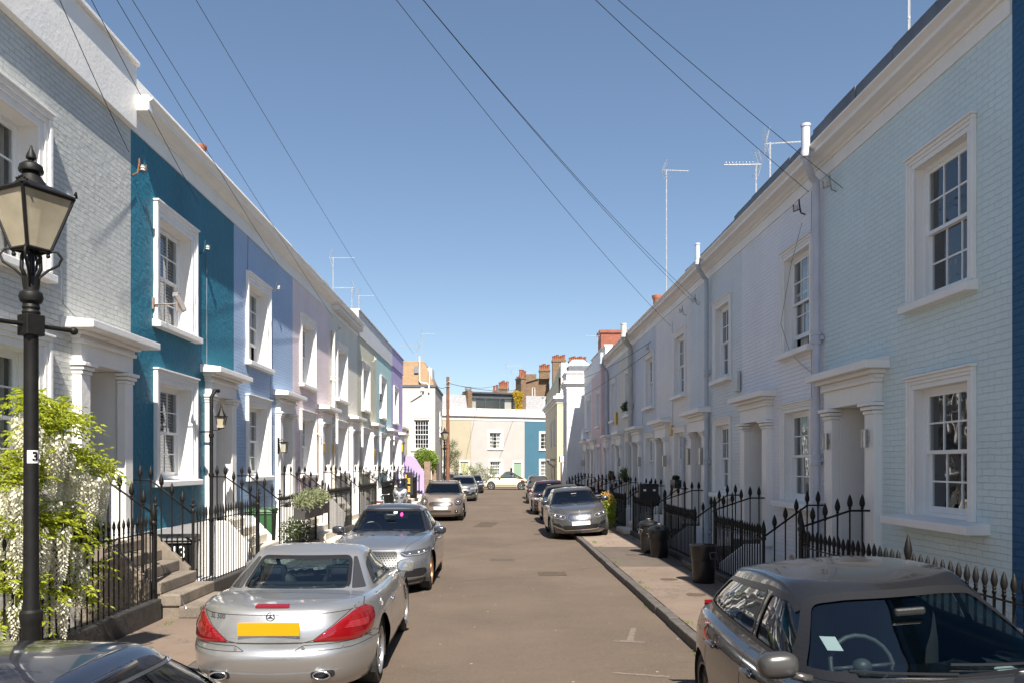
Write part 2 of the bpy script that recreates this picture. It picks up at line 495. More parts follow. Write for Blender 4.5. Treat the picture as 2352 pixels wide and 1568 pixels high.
# ------------------------------------------------------------------ house parts
def holes_wall(m, u0, u1, z0, z1, holes, v=0.0, depth=.24):
    us = sorted({u0, u1, *[h[0] for h in holes], *[h[1] for h in holes]})
    zs = sorted({z0, z1, *[h[2] for h in holes], *[h[3] for h in holes]})
    for i in range(len(us) - 1):
        for j in range(len(zs) - 1):
            cu, cz = (us[i] + us[i + 1]) / 2, (zs[j] + zs[j + 1]) / 2
            if any(h[0] < cu < h[1] and h[2] < cz < h[3] for h in holes): continue
            m.quad((us[i], v, zs[j]), (us[i + 1], v, zs[j]), (us[i + 1], v, zs[j + 1]), (us[i], v, zs[j + 1]))

def curtain(m, u0, u1, v, z0, z1, waves, amp=.025):
    n = waves * 6; P = m.fr.p; b = len(m.v)
    for k in range(n + 1):
        t = k / n; u = u0 + (u1 - u0) * t; vv = v + amp * math.sin(t * waves * 2 * math.pi)
        m.v += [P(u, vv, z0), P(u, vv, z1)]
    for k in range(n): m.f.append((b + 2 * k, b + 2 * k + 2, b + 2 * k + 3, b + 2 * k + 1))

def window(fr, parent, u0, u1, z0, z1, aw=.22, proj=.09, reveal=.26, cols=3, rows=2, mid=None, opened=0.0,
           cur='sides', sill_over=.06, sill_p=.15, sill_t=.13, arch=True, frame_mat=None, detail=2, fu=.05):
    """one sash window in the opening u0..u1, z0..z1; one part with its sub-parts"""
    fm = frame_mat or SASH
    f = MB(fr); d = reveal; bx = .055
    # box frame
    f.box(u0, u0 + bx, -d - .10, -d, z0, z1); f.box(u1 - bx, u1, -d - .10, -d, z0, z1)
    f.box(u0 + bx, u1 - bx, -d - .10, -d, z1 - bx, z1); f.box(u0 + bx, u1 - bx, -d - .10, -d + .02, z0, z0 + .05)
    zm = mid or (z0 + z1) / 2
    def sash(a, b, v):
        ua, ub = u0 + bx, u1 - bx; st = .05
        f.box(ua, ua + st, v - .035, v, a, b); f.box(ub - st, ub, v - .035, v, a, b)
        f.box(ua + st, ub - st, v - .035, v, b - .045, b); f.box(ua + st, ub - st, v - .035, v, a, a + (.075 if a < zm - .2 else .045))
        for k in range(1, cols):
            c = ua + st + (ub - ua - 2 * st) * k / cols
            f.box(c - .011, c + .011, v - .03, v - .004, a + .045, b - .045)
        for k in range(1, rows):
            c = a + (b - a) * k / rows
            f.box(ua + st, ub - st, v - .028, v - .006, c - .011, c + .011)
    sash(zm - .02, z1 - bx, -d - .015)
    sash(z0 + .05 + opened, zm + .02 + opened, -d - .055)
    root = f.build('window', fm, parent, bevel=0)
    g = MB(fr)
    g.quad((u0 + bx, -d - .032, zm), (u1 - bx, -d - .032, zm), (u1 - bx, -d - .032, z1 - bx), (u0 + bx, -d - .032, z1 - bx))
    g.quad((u0 + bx, -d - .072, z0 + .05 + opened), (u1 - bx, -d - .072, z0 + .05 + opened), (u1 - bx, -d - .072, zm + opened), (u0 + bx, -d - .072, zm + opened))
    g.build('glass', PANE, root, recalc=False)
    if arch:
        a = MB(fr); pr = proj
        # architrave: three stepped fillets round the opening
        for (w0, w1, p) in ((0, aw * .42, pr * .45), (aw * .42, aw * .72, pr * .7), (aw * .72, aw, pr)):
            a.box(u0 - w1, u0 - w0, 0, p, z0, z1 + w0); a.box(u1 + w0, u1 + w1, 0, p, z0, z1 + w0)
            a.box(u0 - w1, u1 + w1, 0, p + .001, z1 + w0, z1 + w1)
        a.box(u0 - aw - .02, u1 + aw + .02, 0, pr + .03, z1 + aw, z1 + aw + .03)
        a.build('architrave', WHITE, root, bevel=.006 if detail > 1 else 0)
    rv = MB(fr)
    rv.quad((u0, 0, z0), (u0, -d, z0), (u0, -d, z1), (u0, 0, z1)); rv.quad((u1, 0, z0), (u1, -d, z0), (u1, -d, z1), (u1, 0, z1))
    rv.quad((u0, 0, z1), (u1, 0, z1), (u1, -d, z1), (u0, -d, z1)); rv.quad((u0, 0, z0), (u1, 0, z0), (u1, -d, z0), (u0, -d, z0))
    rv.build('reveal', WHITE, root, recalc=False)
    s = MB(fr)
    s.prism_u([(-.02, z0), (-.02, z0 - sill_t), (sill_p, z0 - sill_t), (sill_p, z0 - .03), (.0, z0 + .002)], u0 - aw - sill_over, u1 + aw + sill_over)
    s.build('sill', WHITE, root, bevel=.01 if detail > 1 else 0)
    # the room behind
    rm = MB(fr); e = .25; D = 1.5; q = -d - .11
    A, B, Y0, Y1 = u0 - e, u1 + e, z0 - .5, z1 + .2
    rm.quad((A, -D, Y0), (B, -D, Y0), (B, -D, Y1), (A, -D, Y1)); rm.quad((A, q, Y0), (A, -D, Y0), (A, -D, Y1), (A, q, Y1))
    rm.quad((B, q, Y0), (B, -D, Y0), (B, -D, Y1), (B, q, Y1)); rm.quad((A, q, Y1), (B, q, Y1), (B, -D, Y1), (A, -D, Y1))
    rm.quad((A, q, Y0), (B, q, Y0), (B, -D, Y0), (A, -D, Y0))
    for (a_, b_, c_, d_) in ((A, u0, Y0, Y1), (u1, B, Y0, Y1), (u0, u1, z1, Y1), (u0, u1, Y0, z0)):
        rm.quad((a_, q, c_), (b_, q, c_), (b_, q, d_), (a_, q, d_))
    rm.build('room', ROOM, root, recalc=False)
    W = u1 - u0
    if cur == 'sides':
        c = MB(fr); curtain(c, u0 + .04, u0 + W * .33, q - .06, z0 + .02, z1, 3); curtain(c, u1 - W * .33, u1 - .04, q - .06, z0 + .02, z1, 3)
        c.build('curtain', CURT, root, smooth=True, recalc=False)
    elif cur == 'full':
        c = MB(fr); curtain(c, u0 + .04, u1 - .04, q - .06, z0 + .02, z1, 8); c.build('curtain', CURT, root, smooth=True, recalc=False)
    elif cur == 'blind':
        c = MB(fr); n = int((z1 - z0) / .06)
        for k in range(n):
            z = z0 + .05 + k * .06
            c.quad((u0 + .06, q - .03, z), (u1 - .06, q - .03, z), (u1 - .06, q - .07, z + .045), (u0 + .06, q - .07, z + .045))
        c.build('shutter', BLIND, root, recalc=False)
    elif cur == 'half':
        c = MB(fr); curtain(c, u0 + .04, u1 - .04, q - .06, zm, z1, 6, .012); c.build('curtain', CURT, root, smooth=True, recalc=False)
    return root

def cornice(m, u0, u1, z0, z1, proj, v=0.0):
    """classical crown: stepped and cut back"""
    h = z1 - z0
    m.prism_u([(v - .05, z0), (v + proj * .16, z0), (v + proj * .16, z0 + h * .14), (v + proj * .3, z0 + h * .2), (v + proj * .42, z0 + h * .34),
               (v + proj * .78, z0 + h * .42), (v + proj * .78, z0 + h * .66), (v + proj * .86, z0 + h * .74), (v + proj, z0 + h * .9), (v + proj, z1), (v - .05, z1 + .03)], u0, u1)

def porch(fr, parent, u0, u1, zl, zc, ze, zt, pw=.3, pp=.13, rec=.95, cp=.42, door_col=None, detail=2):
    """pilasters u0..u1, landing zl, capital top zc, entablature to ze, cornice to zt"""
    p = MB(fr)
    a, b = u0 + pw, u1 - pw
    for (x0, x1) in ((u0, a), (b, u1)):
        p.box(x0, x1, -.02, pp, zl, zc - .17)
        p.box(x0 - .02, x1 + .02, -.02, pp + .03, zl, zl + .22)
        for k, e in enumerate((.015, .035, .06)):
            z = zc - .17 + k * .058
            p.box(x0 - e, x1 + e, -.02, pp + e * 1.4, z, z + .05)
    # piers' flanks running back to the door
    p.box(u0 + .02, a, -rec, -.02, zl, zc); p.box(b, u1 - .02, -rec, -.02, zl, zc)
    root = p.build('porch', WHITE, parent, bevel=.008 if detail > 1 else 0)
    e = MB(fr)
    e.box(u0, u1, -rec - .0, pp, zc + .004, ze)
    e.build('entablature', WHITE, root, bevel=.006 if detail > 1 else 0)
    c = MB(fr)
    c.box(u0 - .04, u1 + .04, 0, pp + .05, ze, ze + .06)
    h = zt - ze - .06; zb = ze + .06
    for (k0, k1, q) in ((0, .25, .12), (.25, .5, .2), (.5, 1.0, cp)):
        e_ = (q - .05) * .75
        c.box(u0 - e_, u1 + e_, -.02, q + (0.02 if q < .3 else 0), zb + h * k0, zb + h * k1 - .001)
    c.prism_u([(-.02, zt), (cp - .02, zt), (-.02, zt + .05)], u0 - (cp - .05) * .72, u1 + (cp - .05) * .72)
    c.build('porch_cornice', WHITE, root, bevel=.012 if detail > 1 else 0)
    d = MB(fr)
    dz = zc - .55
    d.box(a, b, -rec - .06, -rec + .0, zl, zl + .02)
    d.box(a + .07, b - .07, -rec - .05, -rec - .01, zl, dz - .05)
    for (x0, x1) in ((a + .16, (a + b) / 2 - .03), ((a + b) / 2 + .03, b - .16)):
        d.box(x0, x1, -rec - .012, -rec + .006, zl + .25, zl + .95); d.box(x0, x1, -rec - .012, -rec + .006, zl + 1.1, dz - .25)
    dr = d.build('door', plain('door_' + '_'.join(str(int(x * 99)) for x in (door_col or (.03, .03, .035))), door_col or (.03, .03, .035), .3, coat=.4, var=.05), parent, bevel=.004)
    k = MB(fr); k.ball((a + .2, -rec + .03, zl + 1.0), .035); k.box(a + .3, b - .3, -rec, -rec + .012, zl + .98, zl + 1.04)
    k.build('door_knob', plain('brass', (.6, .42, .15), .3, 1, var=.1), dr, smooth=True)
    fr_ = MB(fr)
    fr_.box(a, a + .07, -rec - .05, -rec + .03, zl, zc); fr_.box(b - .07, b, -rec - .05, -rec + .03, zl, zc)
    fr_.box(a + .07, b - .07, -rec - .05, -rec + .03, dz - .04, dz + .03); fr_.box(a + .07, b - .07, -rec - .05, -rec + .03, zc - .08, zc)
    fr_.build('door_frame', SASH, root)
    g = MB(fr); g.quad((a + .07, -rec, dz), (b - .07, -rec, dz), (b - .07, -rec, zc - .08), (a + .07, -rec, zc - .08))
    g.build('fanlight', PANE, root, recalc=False)
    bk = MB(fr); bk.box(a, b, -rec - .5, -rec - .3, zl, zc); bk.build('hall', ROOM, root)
    return root

def downpipe(fr, parent, u, v, ztop, zbot, mat, r=.055, vent=True, joints=(.3, .62, .93)):
    m = MB(fr)
    pts = []
    if vent:
        pts = [(u - .35, v + .32, ztop + .75), (u - .35, v + .32, ztop + .25), (u - .33, v + .3, ztop + .16), (u - .06, v + .1, ztop + .0), (u - .02, v + .02, ztop - .06), (u, v, ztop - .2)]
    pts += [(u, v, ztop - .3), (u, v, zbot)]
    m.tube(pts, r, 10)
    for j in joints:
        z = ztop + (zbot - ztop) * j
        m.lathe((u, v, z), [(r * 1.05, -.09), (r * 1.35, -.085), (r * 1.35, -.055), (r * 1.18, -.05), (r * 1.18, .05), (r * 1.4, .055), (r * 1.4, .085), (r * 1.05, .09)], 12)
        m.box(u - r * 1.7, u + r * 1.7, v - .08, v - .03, z - .03, z + .03)
    if vent:
        m.lathe((u - .35, v + .32, ztop + .72), [(r * 1.1, -.5), (r * 1.35, -.49), (r * 1.35, -.4), (r * 1.12, -.39), (r * 1.12, 0), (r * 1.3, .01), (r * 1.3, .05), (r * .7, .06)], 12)
    return m.build('drainpipe', mat, parent, smooth=40)

def aerial(parent, x, y, z0, z1, yaw=0, L=.9, kind=0, mat=None, name='aerial'):
    mat = mat or plain('aerial_alu', (.5, .5, .5), .4, .6, var=.15, vs=20)
    m = MB()
    m.tube([(x, y, z0), (x + .0, y, z1)], .022, 6)
    n = int((z1 - z0) / .35)
    for k in range(n): m.lathe((x, y, z0 + k * .35), [(.022, 0), (.026, .005), (.026, .02), (.022, .025)], 6)
    c, s = math.cos(yaw), math.sin(yaw)
    m.tube([(x - c * L * .15, y - s * L * .15, z1 - .03), (x + c * L * .85, y + s * L * .85, z1 - .03)], .012, 5)
    for k in range(9):
        t = k / 9.0 * .8 * L + .1
        px, py = x + c * t, y + s * t; q = .10
        m.tube([(px - s * q, py + c * q, z1 - .03 + .02), (px + s * q, py - c * q, z1 - .03 - .02)], .005, 4)
    # corner reflector of rods
    for sg in (1, -1):
        for k in range(6):
            dz = sg * (.03 + k * .055); bx = -c * (.12 * L - k * .02), -s * (.12 * L - k * .02)
            ox = c * k * -.03 if kind else c * k * .02; oy = s * k * -.03 if kind else s * k * .02
            px, py = x + bx[0] + ox, y + bx[1] + oy
            m.tube([(px - s * .22, py + c * .22, z1 - .03 + dz), (px + s * .22, py - c * .22, z1 - .03 + dz)], .004, 4)
        for q in (-.12, .12):
            m.tube([(x - c * .12 * L - s * q, y - s * .12 * L + c * q, z1 - .03), (x - c * .02 * L - s * q, y - s * .02 * L + c * q, z1 - .03 + sg * .34)], .006, 4)
    return m.build(name, mat, parent)

def clock_lantern(fr, parent, u, v, z, s=1.0):
    m = MB(fr)
    m.box(u - .07 * s, u + .07 * s, v, v + .02, z - .18 * s, z + .2 * s); m.tube([(u, v, z + .12 * s), (u, v + .1 * s, z + .16 * s), (u, v + .14 * s, z + .1 * s)], .01, 6)
    for (a, b) in ((-1, -1), (1, -1), (1, 1), (-1, 1)):
        m.tube([(u + a * .06 * s, v + .13 * s + b * .06 * s, z - .14 * s), (u + a * .08 * s, v + .13 * s + b * .08 * s, z + .08 * s)], .008, 4)
    m.box(u - .09 * s, u + .09 * s, v + .04 * s, v + .22 * s, z + .08 * s, z + .1 * s); m.box(u - .065 * s, u + .065 * s, v + .065 * s, v + .195 * s, z - .16 * s, z - .14 * s)
    o = m.build('wall_lantern', IRON, parent)
    MB(fr).box(u - .062 * s, u + .062 * s, v + .07 * s, v + .19 * s, z - .139 * s, z + .079 * s).build('lantern_glass', plain('lamp_glass', (.35, .34, .28), .15, var=.05), o)
    return o

def alarm_box(fr, parent, u, v, z, col, w_=.22, h_=.3):
    return MB(fr).box(u - w_ / 2, u + w_ / 2, v, v + .08, z, z + h_).build('alarm_box', plain('alarm_%d' % int(col[0] * 99), col, .4, var=.05), parent, bevel=.015)

# ------------------------------------------------------------------ railings (one baluster mesh of each kind, shared)
def spear(h, r=.0095, head=.17, hw=.022, mat=IRON, name='baluster'):
    m = MB()
    m.tube([(0, 0, 0), (0, 0, h - head)], r, 6)
    m.lathe((0, 0, h - head - .06), [(r, 0), (hw * .75, .012), (hw * .75, .025), (r, .035), (r * 1.3, .045), (hw * .7, .055), (r * 1.2, .065)], 8)
    m.lathe((0, 0, h - head), [(r, 0), (hw * .9, .03), (hw * 1.12, head * .35), (hw * .85, head * .62), (hw * .4, head * .86), (.002, head)], 8)
    return m
_bal = {}
def baluster(parent, x, y, z, h, kind='spear'):
    key = (kind, round(h, 2))
    if key not in _bal:
        if kind == 'spear': mb = spear(h, .0105, .15, .021)
        elif kind == 'bold': mb = spear(h, .0130, .17, .027)
        elif kind == 'dart': mb = spear(h, .010, .20, .018)
        elif kind == 'bud': mb = spear(h, .0125, .20, .036)
        elif kind == 'newel':
            mb = MB(); mb.tube([(0, 0, 0), (0, 0, h - .3)], .026, 8)
            mb.lathe((0, 0, h - .32), [(.026, 0), (.04, .02), (.04, .05), (.024, .07), (.036, .12), (.042, .17), (.03, .24), (.015, .3), (.002, .34)], 10)
        elif kind == 'cross':
            mb = MB(); mb.tube([(0, 0, 0), (0, 0, h - .22)], .024, 8)
            mb.lathe((0, 0, h - .24), [(.024, 0), (.036, .02), (.03, .05), (.012, .08), (.03, .12), (.012, .15), (.026, .19), (.012, .22), (.002, .26)], 8)
            mb.tube([(-.055, 0, h - .12), (.055, 0, h - .12)], .012, 6); mb.tube([(0, -.055, h - .12), (0, .055, h - .12)], .012, 6)
            mb.ball((0, .06, h - .12), .018, n=6, m=4); mb.ball((0, -.06, h - .12), .018, n=6, m=4)
        nm = 'baluster' if kind in ('spear', 'bud', 'dart', 'bold') else 'newel_post'
        me = mb.build(nm, IRON, None, smooth=45)
        _bal[key] = me.data
        bpy.data.objects.remove(me)
    me = _bal[key]
    nm = 'baluster' if kind in ('spear', 'bud', 'dart', 'bold') else 'newel_post'
    o = bpy.data.objects.new(nm, me); C.objects.link(o); o.parent = parent
    o.location = Vector((x, y, z)) - base_of(parent)
    o.rotation_euler = (0, 0, random.uniform(-.3, .3))
    return o

def street_railing(fr, v, u0, u1, ztop, zbase, label, kind='spear', step=.135, plinth=True, ends=('newel', 'newel'), plz=.30, gate=None):
    """railing running along the street at distance v from the wall; bars from zbase"""
    P = fr.p; t = thing('iron_railing', label, 'railing', P((u0 + u1) / 2, v, .12), 'black iron railings along the two pavements')
    r = MB(fr); zr = ztop - .26
    r.box(u0, u1, v - .014, v + .014, zr, zr + .014)
    r.build('top_rail', IRON, t)
    if plinth:
        p = MB(fr); p.box(u0, u1, v - .11, v + .11, -.9, plz); p.build('plinth', PLINTH, t, bevel=.02)
        zbase = plz - .01
    n = int((u1 - u0) / step)
    for k in range(1, n):
        q = P(u0 + (u1 - u0) * k / n, v, zbase)
        baluster(t, q.x, q.y, q.z, round(ztop - zbase + random.uniform(-.006, .006), 2), kind)
    for e, uu in zip(ends, (u0 + .02, u1 - .02)):
        if e:
            q = P(uu, v, zbase); baluster(t, q.x, q.y, q.z, round(ztop - zbase + .16, 2), e)
    return t

def steps(fr, u0, u1, v0, v1, zl, z0, n, label, mat, side_mat, over=.55, tread_mat=None):
    """v0: wall side; v1: bottom of flight nearest the street; landing zl; flank walls"""
    P = fr.p
    t = thing('front_steps', label, 'steps', P((u0 + u1) / 2, (v0 + v1) / 2, .12), 'stone steps up to the front doors')
    land = v0 + .30
    run = (v1 - land) / (n - 1); rise = (zl - z0) / n
    for k in range(n):
        a = v0 if k == 0 else land + run * (k - 1) - .03
        b = land + run * k
        MB(fr).box(u0, u1, a, b, zl - rise * (k + 1) - .0, zl - rise * k).build('step', tread_mat or mat, t, bevel=.018)
    # solid under the flight and stringer flanks
    s = MB(fr)
    poly = [(v0, zl - rise - .01), (land, zl - rise - .01), (v1 - .04, z0 - .03), (v1 - .04, -1.25), (v0, -1.25)]
    s.prism_u(poly, u0 + .03, u1 - .03)
    s.build('flight_base', side_mat, t)
    for (a, b) in ((u0 - .11, u0 - .004), (u1 + .004, u1 + .11)):
        q = MB(fr)
        q.prism_u([(v0, zl + .04), (land + run * .6, zl + .04), (v1 - over, z0 + (zl - z0) * over / (v1 - land) + .05), (v1 - over, -1.25), (v0, -1.25)], a, b)
        q.build('side_wall', side_mat, t, bevel=.01)
    return t

def stair_rail(fr, u, v0, v1, zl, zend, zt, label, nb=6, flat_n=2, zfoot=.5, newel='cross', group='black iron rails beside the front steps'):
    """from the wall (v0, flat at zt) down to the street newel (v1, zend)"""
    P = fr.p
    t = thing('stair_railing', label, 'railing', P(u, (v0 + v1) / 2, .12), group)
    fv = v0 + (v1 - v0) * (flat_n + .3) / (nb + 1.0)
    zr = zt - .24
    r = MB(fr); r.tube([(u, v0, zr), (u, fv, zr), (u, v1, zend - .26)], .016, 6)
    r.build('handrail', IRON, t, smooth=True)
    for k in range(1, nb):
        v = v0 + (v1 - v0) * k / nb
        z_r = zr if v < fv else zr + (zend - .26 - zr) * (v - fv) / (v1 - fv)
        land = v0 + .30
        zg = zl if v < land else zl + (zfoot - zl) * (v - land) / (v1 - land)
        q = P(u, v, zg)
        baluster(t, q.x, q.y, q.z, round(z_r + .24 - zg, 2), 'bud')
    q = P(u, v1, zfoot - .2)
    baluster(t, q.x, q.y, q.z, round(zend - zfoot + .2, 2), newel)
    return t
# ------------------------------------------------------------------ the two terraces
def house(fr, S, E, name, label, col_mat, spec):
    P = fr.p
    t = thing('terraced_house', label, 'house', P((S + E) / 2, 0, 0), spec.get('group'))
    g = spec
    zb, zf, zc, zp = g['base'], g['frieze'], g['corn'], g['par']    # base top, frieze bottom, cornice top, parapet top
    wins = []
    for (a, b, z0, z1, kw) in g['wins']: wins.append((a, b, z0, z1))
    holes = list(wins)
    if g.get('porch'):
        pu0, pu1, zl, zcap = g['porch'][:4]
        holes.append((pu0 + .3, pu1 - .3, zl, zcap))
    m = MB(fr); holes_wall(m, S, E, zb, zf, [h for h in holes])
    m.build('wall', col_mat, t, recalc=False)
    m = MB(fr)
    dh = [(pu0 + .3, pu1 - .3, zl, zb)] if g.get('porch') and zl < zb else []
    if g.get('base_win'):
        a, b = g['base_win']; dh.append((a, b, -.7, .55))
    holes_wall(m, S, E, -1.29, zb, dh, v=.02)
    m.quad((S, 0, zb), (E, 0, zb), (E, .02, zb), (S, .02, zb))
    m.build('basement_wall', g.get('base_mat', WHITE), t, recalc=False)
    # shell: roof, back and party walls
    sh = MB(fr); D = -7.0; zr = zp - .35
    sh.quad((S, -.3, zr), (E, -.3, zr), (E, D, zr), (S, D, zr)); sh.quad((S, D, -1.3), (E, D, -1.3), (E, D, zp), (S, D, zp))
    a_, b_ = S + .005, E - .005; sh.quad((a_, -.001, -1.3), (a_, D, -1.3), (a_, D, zp - .1), (a_, -.001, zp - .1)); sh.quad((b_, -.001, -1.3), (b_, D, -1.3), (b_, D, zp - .1), (b_, -.001, zp - .1))
    sh.build('house_shell', g.get('shell_mat', WHITE2), t, recalc=False)
    fm = g.get('frieze_mat', WHITE)
    if g.get('style') == 'band':
        q = MB(fr); q.box(S, E, -.3, g.get('bp', .06), zf, zp - .07); q.build('parapet', fm, t, bevel=.008)
        MB(fr).box(S - .0, E + .0, -.36, g.get('bp', .06) + .06, zp - .07, zp).build('coping', g.get('cop_mat', fm), t, bevel=.012)
    else:
        q = MB(fr); q.box(S, E, -.3, .025, zf, zc - .05); q.build('frieze', fm, t)
        q = MB(fr); cornice(q, S, E, g.get('cz', zc - .27), zc, g.get('cp', .36)); q.build('cornice', fm, t, bevel=.006)
        q = MB(fr); q.box(S, E, -.3, g.get('pv', -.02), zc - .04, zp); q.build('parapet', g.get('par_mat', fm), t, bevel=.012)
        if g.get('lead'):
            rr_ = random.Random(int(S * 10)); q = MB(fr); u = S
            while u < E - .01:
                L = min(E - u, 1.1); q.box(u, u + L - .006, -.8, g['lead'] + rr_.uniform(-.01, .01), zc + .03, zp + .05 + rr_.uniform(-.015, .02)); u += L
            q.build('lead_flashing', LEAD, t)
    for i, (a, b, z0, z1, kw) in enumerate(g['wins']):
        window(fr, t, a, b, z0, z1, **kw)
    if g.get('porch'):
        a, b, zl, zcap, ze, zt = g['porch'][:6]
        porch(fr, t, a, b, zl, zcap, ze, zt, **(g['porch'][6] if len(g['porch']) > 6 else {}))
    if g.get('base_win'):
        a, b = g['base_win']
        window(fr, t, a, b, -.7, .55, aw=.06, proj=.03, reveal=.2, cols=2, rows=1, cur='none', sill_over=0, sill_p=.06, sill_t=.08, detail=1)
    return t

def lum(c, k): return tuple(x * k for x in c)
B = lambda rgb: lin(rgb)
# ---- left terrace (away from the camera)
GREY1 = brick('brick_pale_grey', (.57, .58, .555), .024, .014, .06, blotch=.22)
TEAL = brick('render_teal', (.007, .165, .255), .003, .035, .1, blotch=.25)
BLUE = brick('brick_blue', (.36, .49, .70), .018, .008, .15)
PINK = brick('brick_pink', (.84, .71, .73), .016, .006, .12)
CREAM = brick('brick_cream', (.78, .75, .66), .018, .006, .35)
OLIVE = brick('brick_olive', (.58, .57, .44), .018, .006, .35)
TURQ = brick('brick_turquoise', (.42, .64, .66), .018, .02, .35)
PURP = brick('brick_purple', (.43, .36, .66), .020, .008, .4)
GREYPAR = stucco('parapet_grey', (.50, .50, .52))
PURPAR = stucco('parapet_purple', (.34, .28, .52))
PIPEW = plain('pipe_cream', (.62, .59, .52), .45, var=.08)

def left_spec(S, E, w0, w1, **k):
    lo = dict(sill_over=.06, cur='full', proj=.075, reveal=.22); up = dict(sill_over=.05, cur='sides', proj=.075, reveal=.22)
    lo.update(k.pop('lo', {})); up.update(k.pop('up', {}))
    g = dict(base=1.2, frieze=7.84, corn=8.36, cz=8.12, cp=.36, par=8.86, group='painted terraced houses on the sunny left side',
             wins=[(w0, w1, 2.08, 3.80, lo), (w0, w1, 4.88, 6.74, up)],
             porch=(E - 1.82, E - .2, 1.15, 3.80, 4.06, 4.34, dict(cp=.42)))
    if 'porch_kw' in k: g['porch'][6].update(k.pop('porch_kw'))
    g.update(k); return g
LS = [2.0, 7.75, 13.19, 18.37, 23.67, 29.0, 34.7, 40.2, 46.0, 51.4]
H = {}
H['l0'] = house(LEFT, LS[0], LS[1], 'h', 'pale house front hidden beyond the left edge beside the lamp post', CREAM,
                left_spec(LS[0], LS[1], 3.3, 4.8, style='band', frieze=7.84, par=8.9, bp=.1))
H['l1'] = house(LEFT, LS[1], LS[2], 'h', 'pale grey brick house with plain white parapet nearest on the left behind the lamp post', GREY1,
                left_spec(LS[1], LS[2], 8.75, 10.47, style='band', par=8.92, bp=.10, base_mat=WHITE2, shell_mat=WHITE, porch_kw=dict(door_col=(.2, .2, .2), pw=.26, cp=.45),
                          lo=dict(cur='sides', proj=.11), up=dict(proj=.11)))
H['l2'] = house(LEFT, LS[2], LS[3], 'h', 'dark teal painted house with white window surrounds and white cornice', TEAL,
                left_spec(LS[2], LS[3], 14.28, 15.78, par=8.80, lo=dict(cur='blind', cols=3), up=dict(cur='blind')))
H['l3'] = house(LEFT, LS[3], LS[4], 'h', 'cornflower blue brick house between the teal house and the pink house', BLUE,
                left_spec(LS[3], LS[4], 19.46, 21.0, lo=dict(cur='full'), up=dict(opened=.45, cur='sides'), par=8.80))
H['l4'] = house(LEFT, LS[4], LS[5], 'h', 'pale pink brick house on the left with black roof edge above its cornice', PINK,
                left_spec(LS[4], LS[5], 24.75, 26.3, par=8.72, lead=-.03))
H['l5'] = house(LEFT, LS[5], LS[6], 'h', 'cream brick house on the left with bracketed cornice and a long white drainpipe', CREAM,
                left_spec(LS[5], LS[6], 30.3, 31.9, par=8.72, lead=-.03))
H['l6'] = house(LEFT, LS[6], LS[7], 'h', 'olive green brick house on the left under a plain grey parapet', OLIVE,
                left_spec(LS[6], LS[7], 36.0, 37.6, style='band', frieze=7.96, par=9.08, bp=.05, frieze_mat=GREYPAR))
H['l7'] = house(LEFT, LS[7], LS[8], 'h', 'turquoise brick house on the left next to the purple house', TURQ,
                left_spec(LS[7], LS[8], 41.6, 43.2, style='band', frieze=7.98, par=9.08, bp=.05, frieze_mat=GREYPAR))
H['l8'] = house(LEFT, LS[8], LS[9], 'h', 'bright purple brick house at the far end of the left terrace', PURP,
                left_spec(LS[8], LS[9], 47.0, 48.5, style='band', frieze=8.08, par=9.08, bp=.05, frieze_mat=PURPAR, shell_mat=PURPAR))
# bracketed underside of the cream house cornice
m = MB(LEFT); u = LS[5] + .2
while u < LS[6] - .1:
    m.box(u, u + .1, .03, .30, 8.0, 8.13); u += .32
m.build('cornice_bracket', WHITE2, H['l5'])['kind'] = 'stuff'
# seam of the white frieze return at the first party wall
MB(LEFT).box(LS[2] - .012, LS[2] + .16, .03, .30, 8.14, 8.40).build('cornice_end', WHITE, H['l2'], bevel=.02)
downpipe(LEFT, H['l5'], 29.15, .09, 7.5, -1.0, PIPEW, .07, vent=False, joints=(.24, .48, .8))
downpipe(LEFT, H['l4'], 26.95, .09, 3.95, .3, PIPEW, .05, vent=False, joints=(.15, .6))
clock_lantern(LEFT, H['l3'], 21.62, .13, 2.85, 1.15)
for S_, u_ in (('l4', 27.28), ('l4', 28.78), ('l6', 38.6), ('l7', 45.7)):
    m = MB(LEFT); m.box(u_ - .05, u_ + .05, .13, .2, 2.75, 3.1); m.build('wall_lamp', plain('brass', (.6, .42, .15), .3, 1), H[S_], bevel=.01)
alarm_box(LEFT, H['l8'], 49.7, .14, 3.2, (.75, .42, .02), .2, .45)
alarm_box(LEFT, H['l8'], 51.0, .14, 2.6, (.05, .05, .06), .15, .3)
alarm_box(LEFT, H['l7'], 41.1, .05, 5.6, (.02, .02, .02), .12, .4)
# house number plate on the blue house
m = MB(LEFT); m.box(21.28, 21.40, .0, .02, 2.35, 2.65); m.build('number_plate', IRON, H['l3'])
m = MB(LEFT); m.box(18.55, 18.95, .021, .03, .95, 1.12)
m.build('air_brick', plain('vent_grey', (.4, .4, .4)), H['l3'])
# gutter-bracket insulators where the phone wires land
def insulator(fr, parent, u, v, z, mat=RUST, w=.12):
    m = MB(fr)
    m.tube([(u, v - .02, z - .25), (u, v + .06, z - .22), (u, v + .09, z - .05), (u, v + .09, z + .02)], .013, 6)
    m.tube([(u, v + .09, z - .16), (u + w, v + .14, z - .16), (u + w, v + .15, z - .04)], .011, 6)
    o = m.build('wire_bracket', mat, parent)
    q = MB(fr); q.lathe(fr_pt(u + w * .5, v + .12, z - .16), [(.02, 0), (.045, .01), (.03, .03), (.045, .05), (.03, .07), (.04, .09), (.01, .1)], 10)
    q2 = MB(); q2.v, q2.f = q.v, q.f
    q2.build('insulator', plain('porcelain', (.6, .58, .52), .25, var=.1), o, smooth=40)
def fr_pt(u, v, z): return (u, v, z)
insulator(LEFT, H['l2'], 13.26, .02, 7.36)
insulator(LEFT, H['l2'], 16.25, .02, 6.85, plain('teal_metal', (.01, .07, .11), .5))
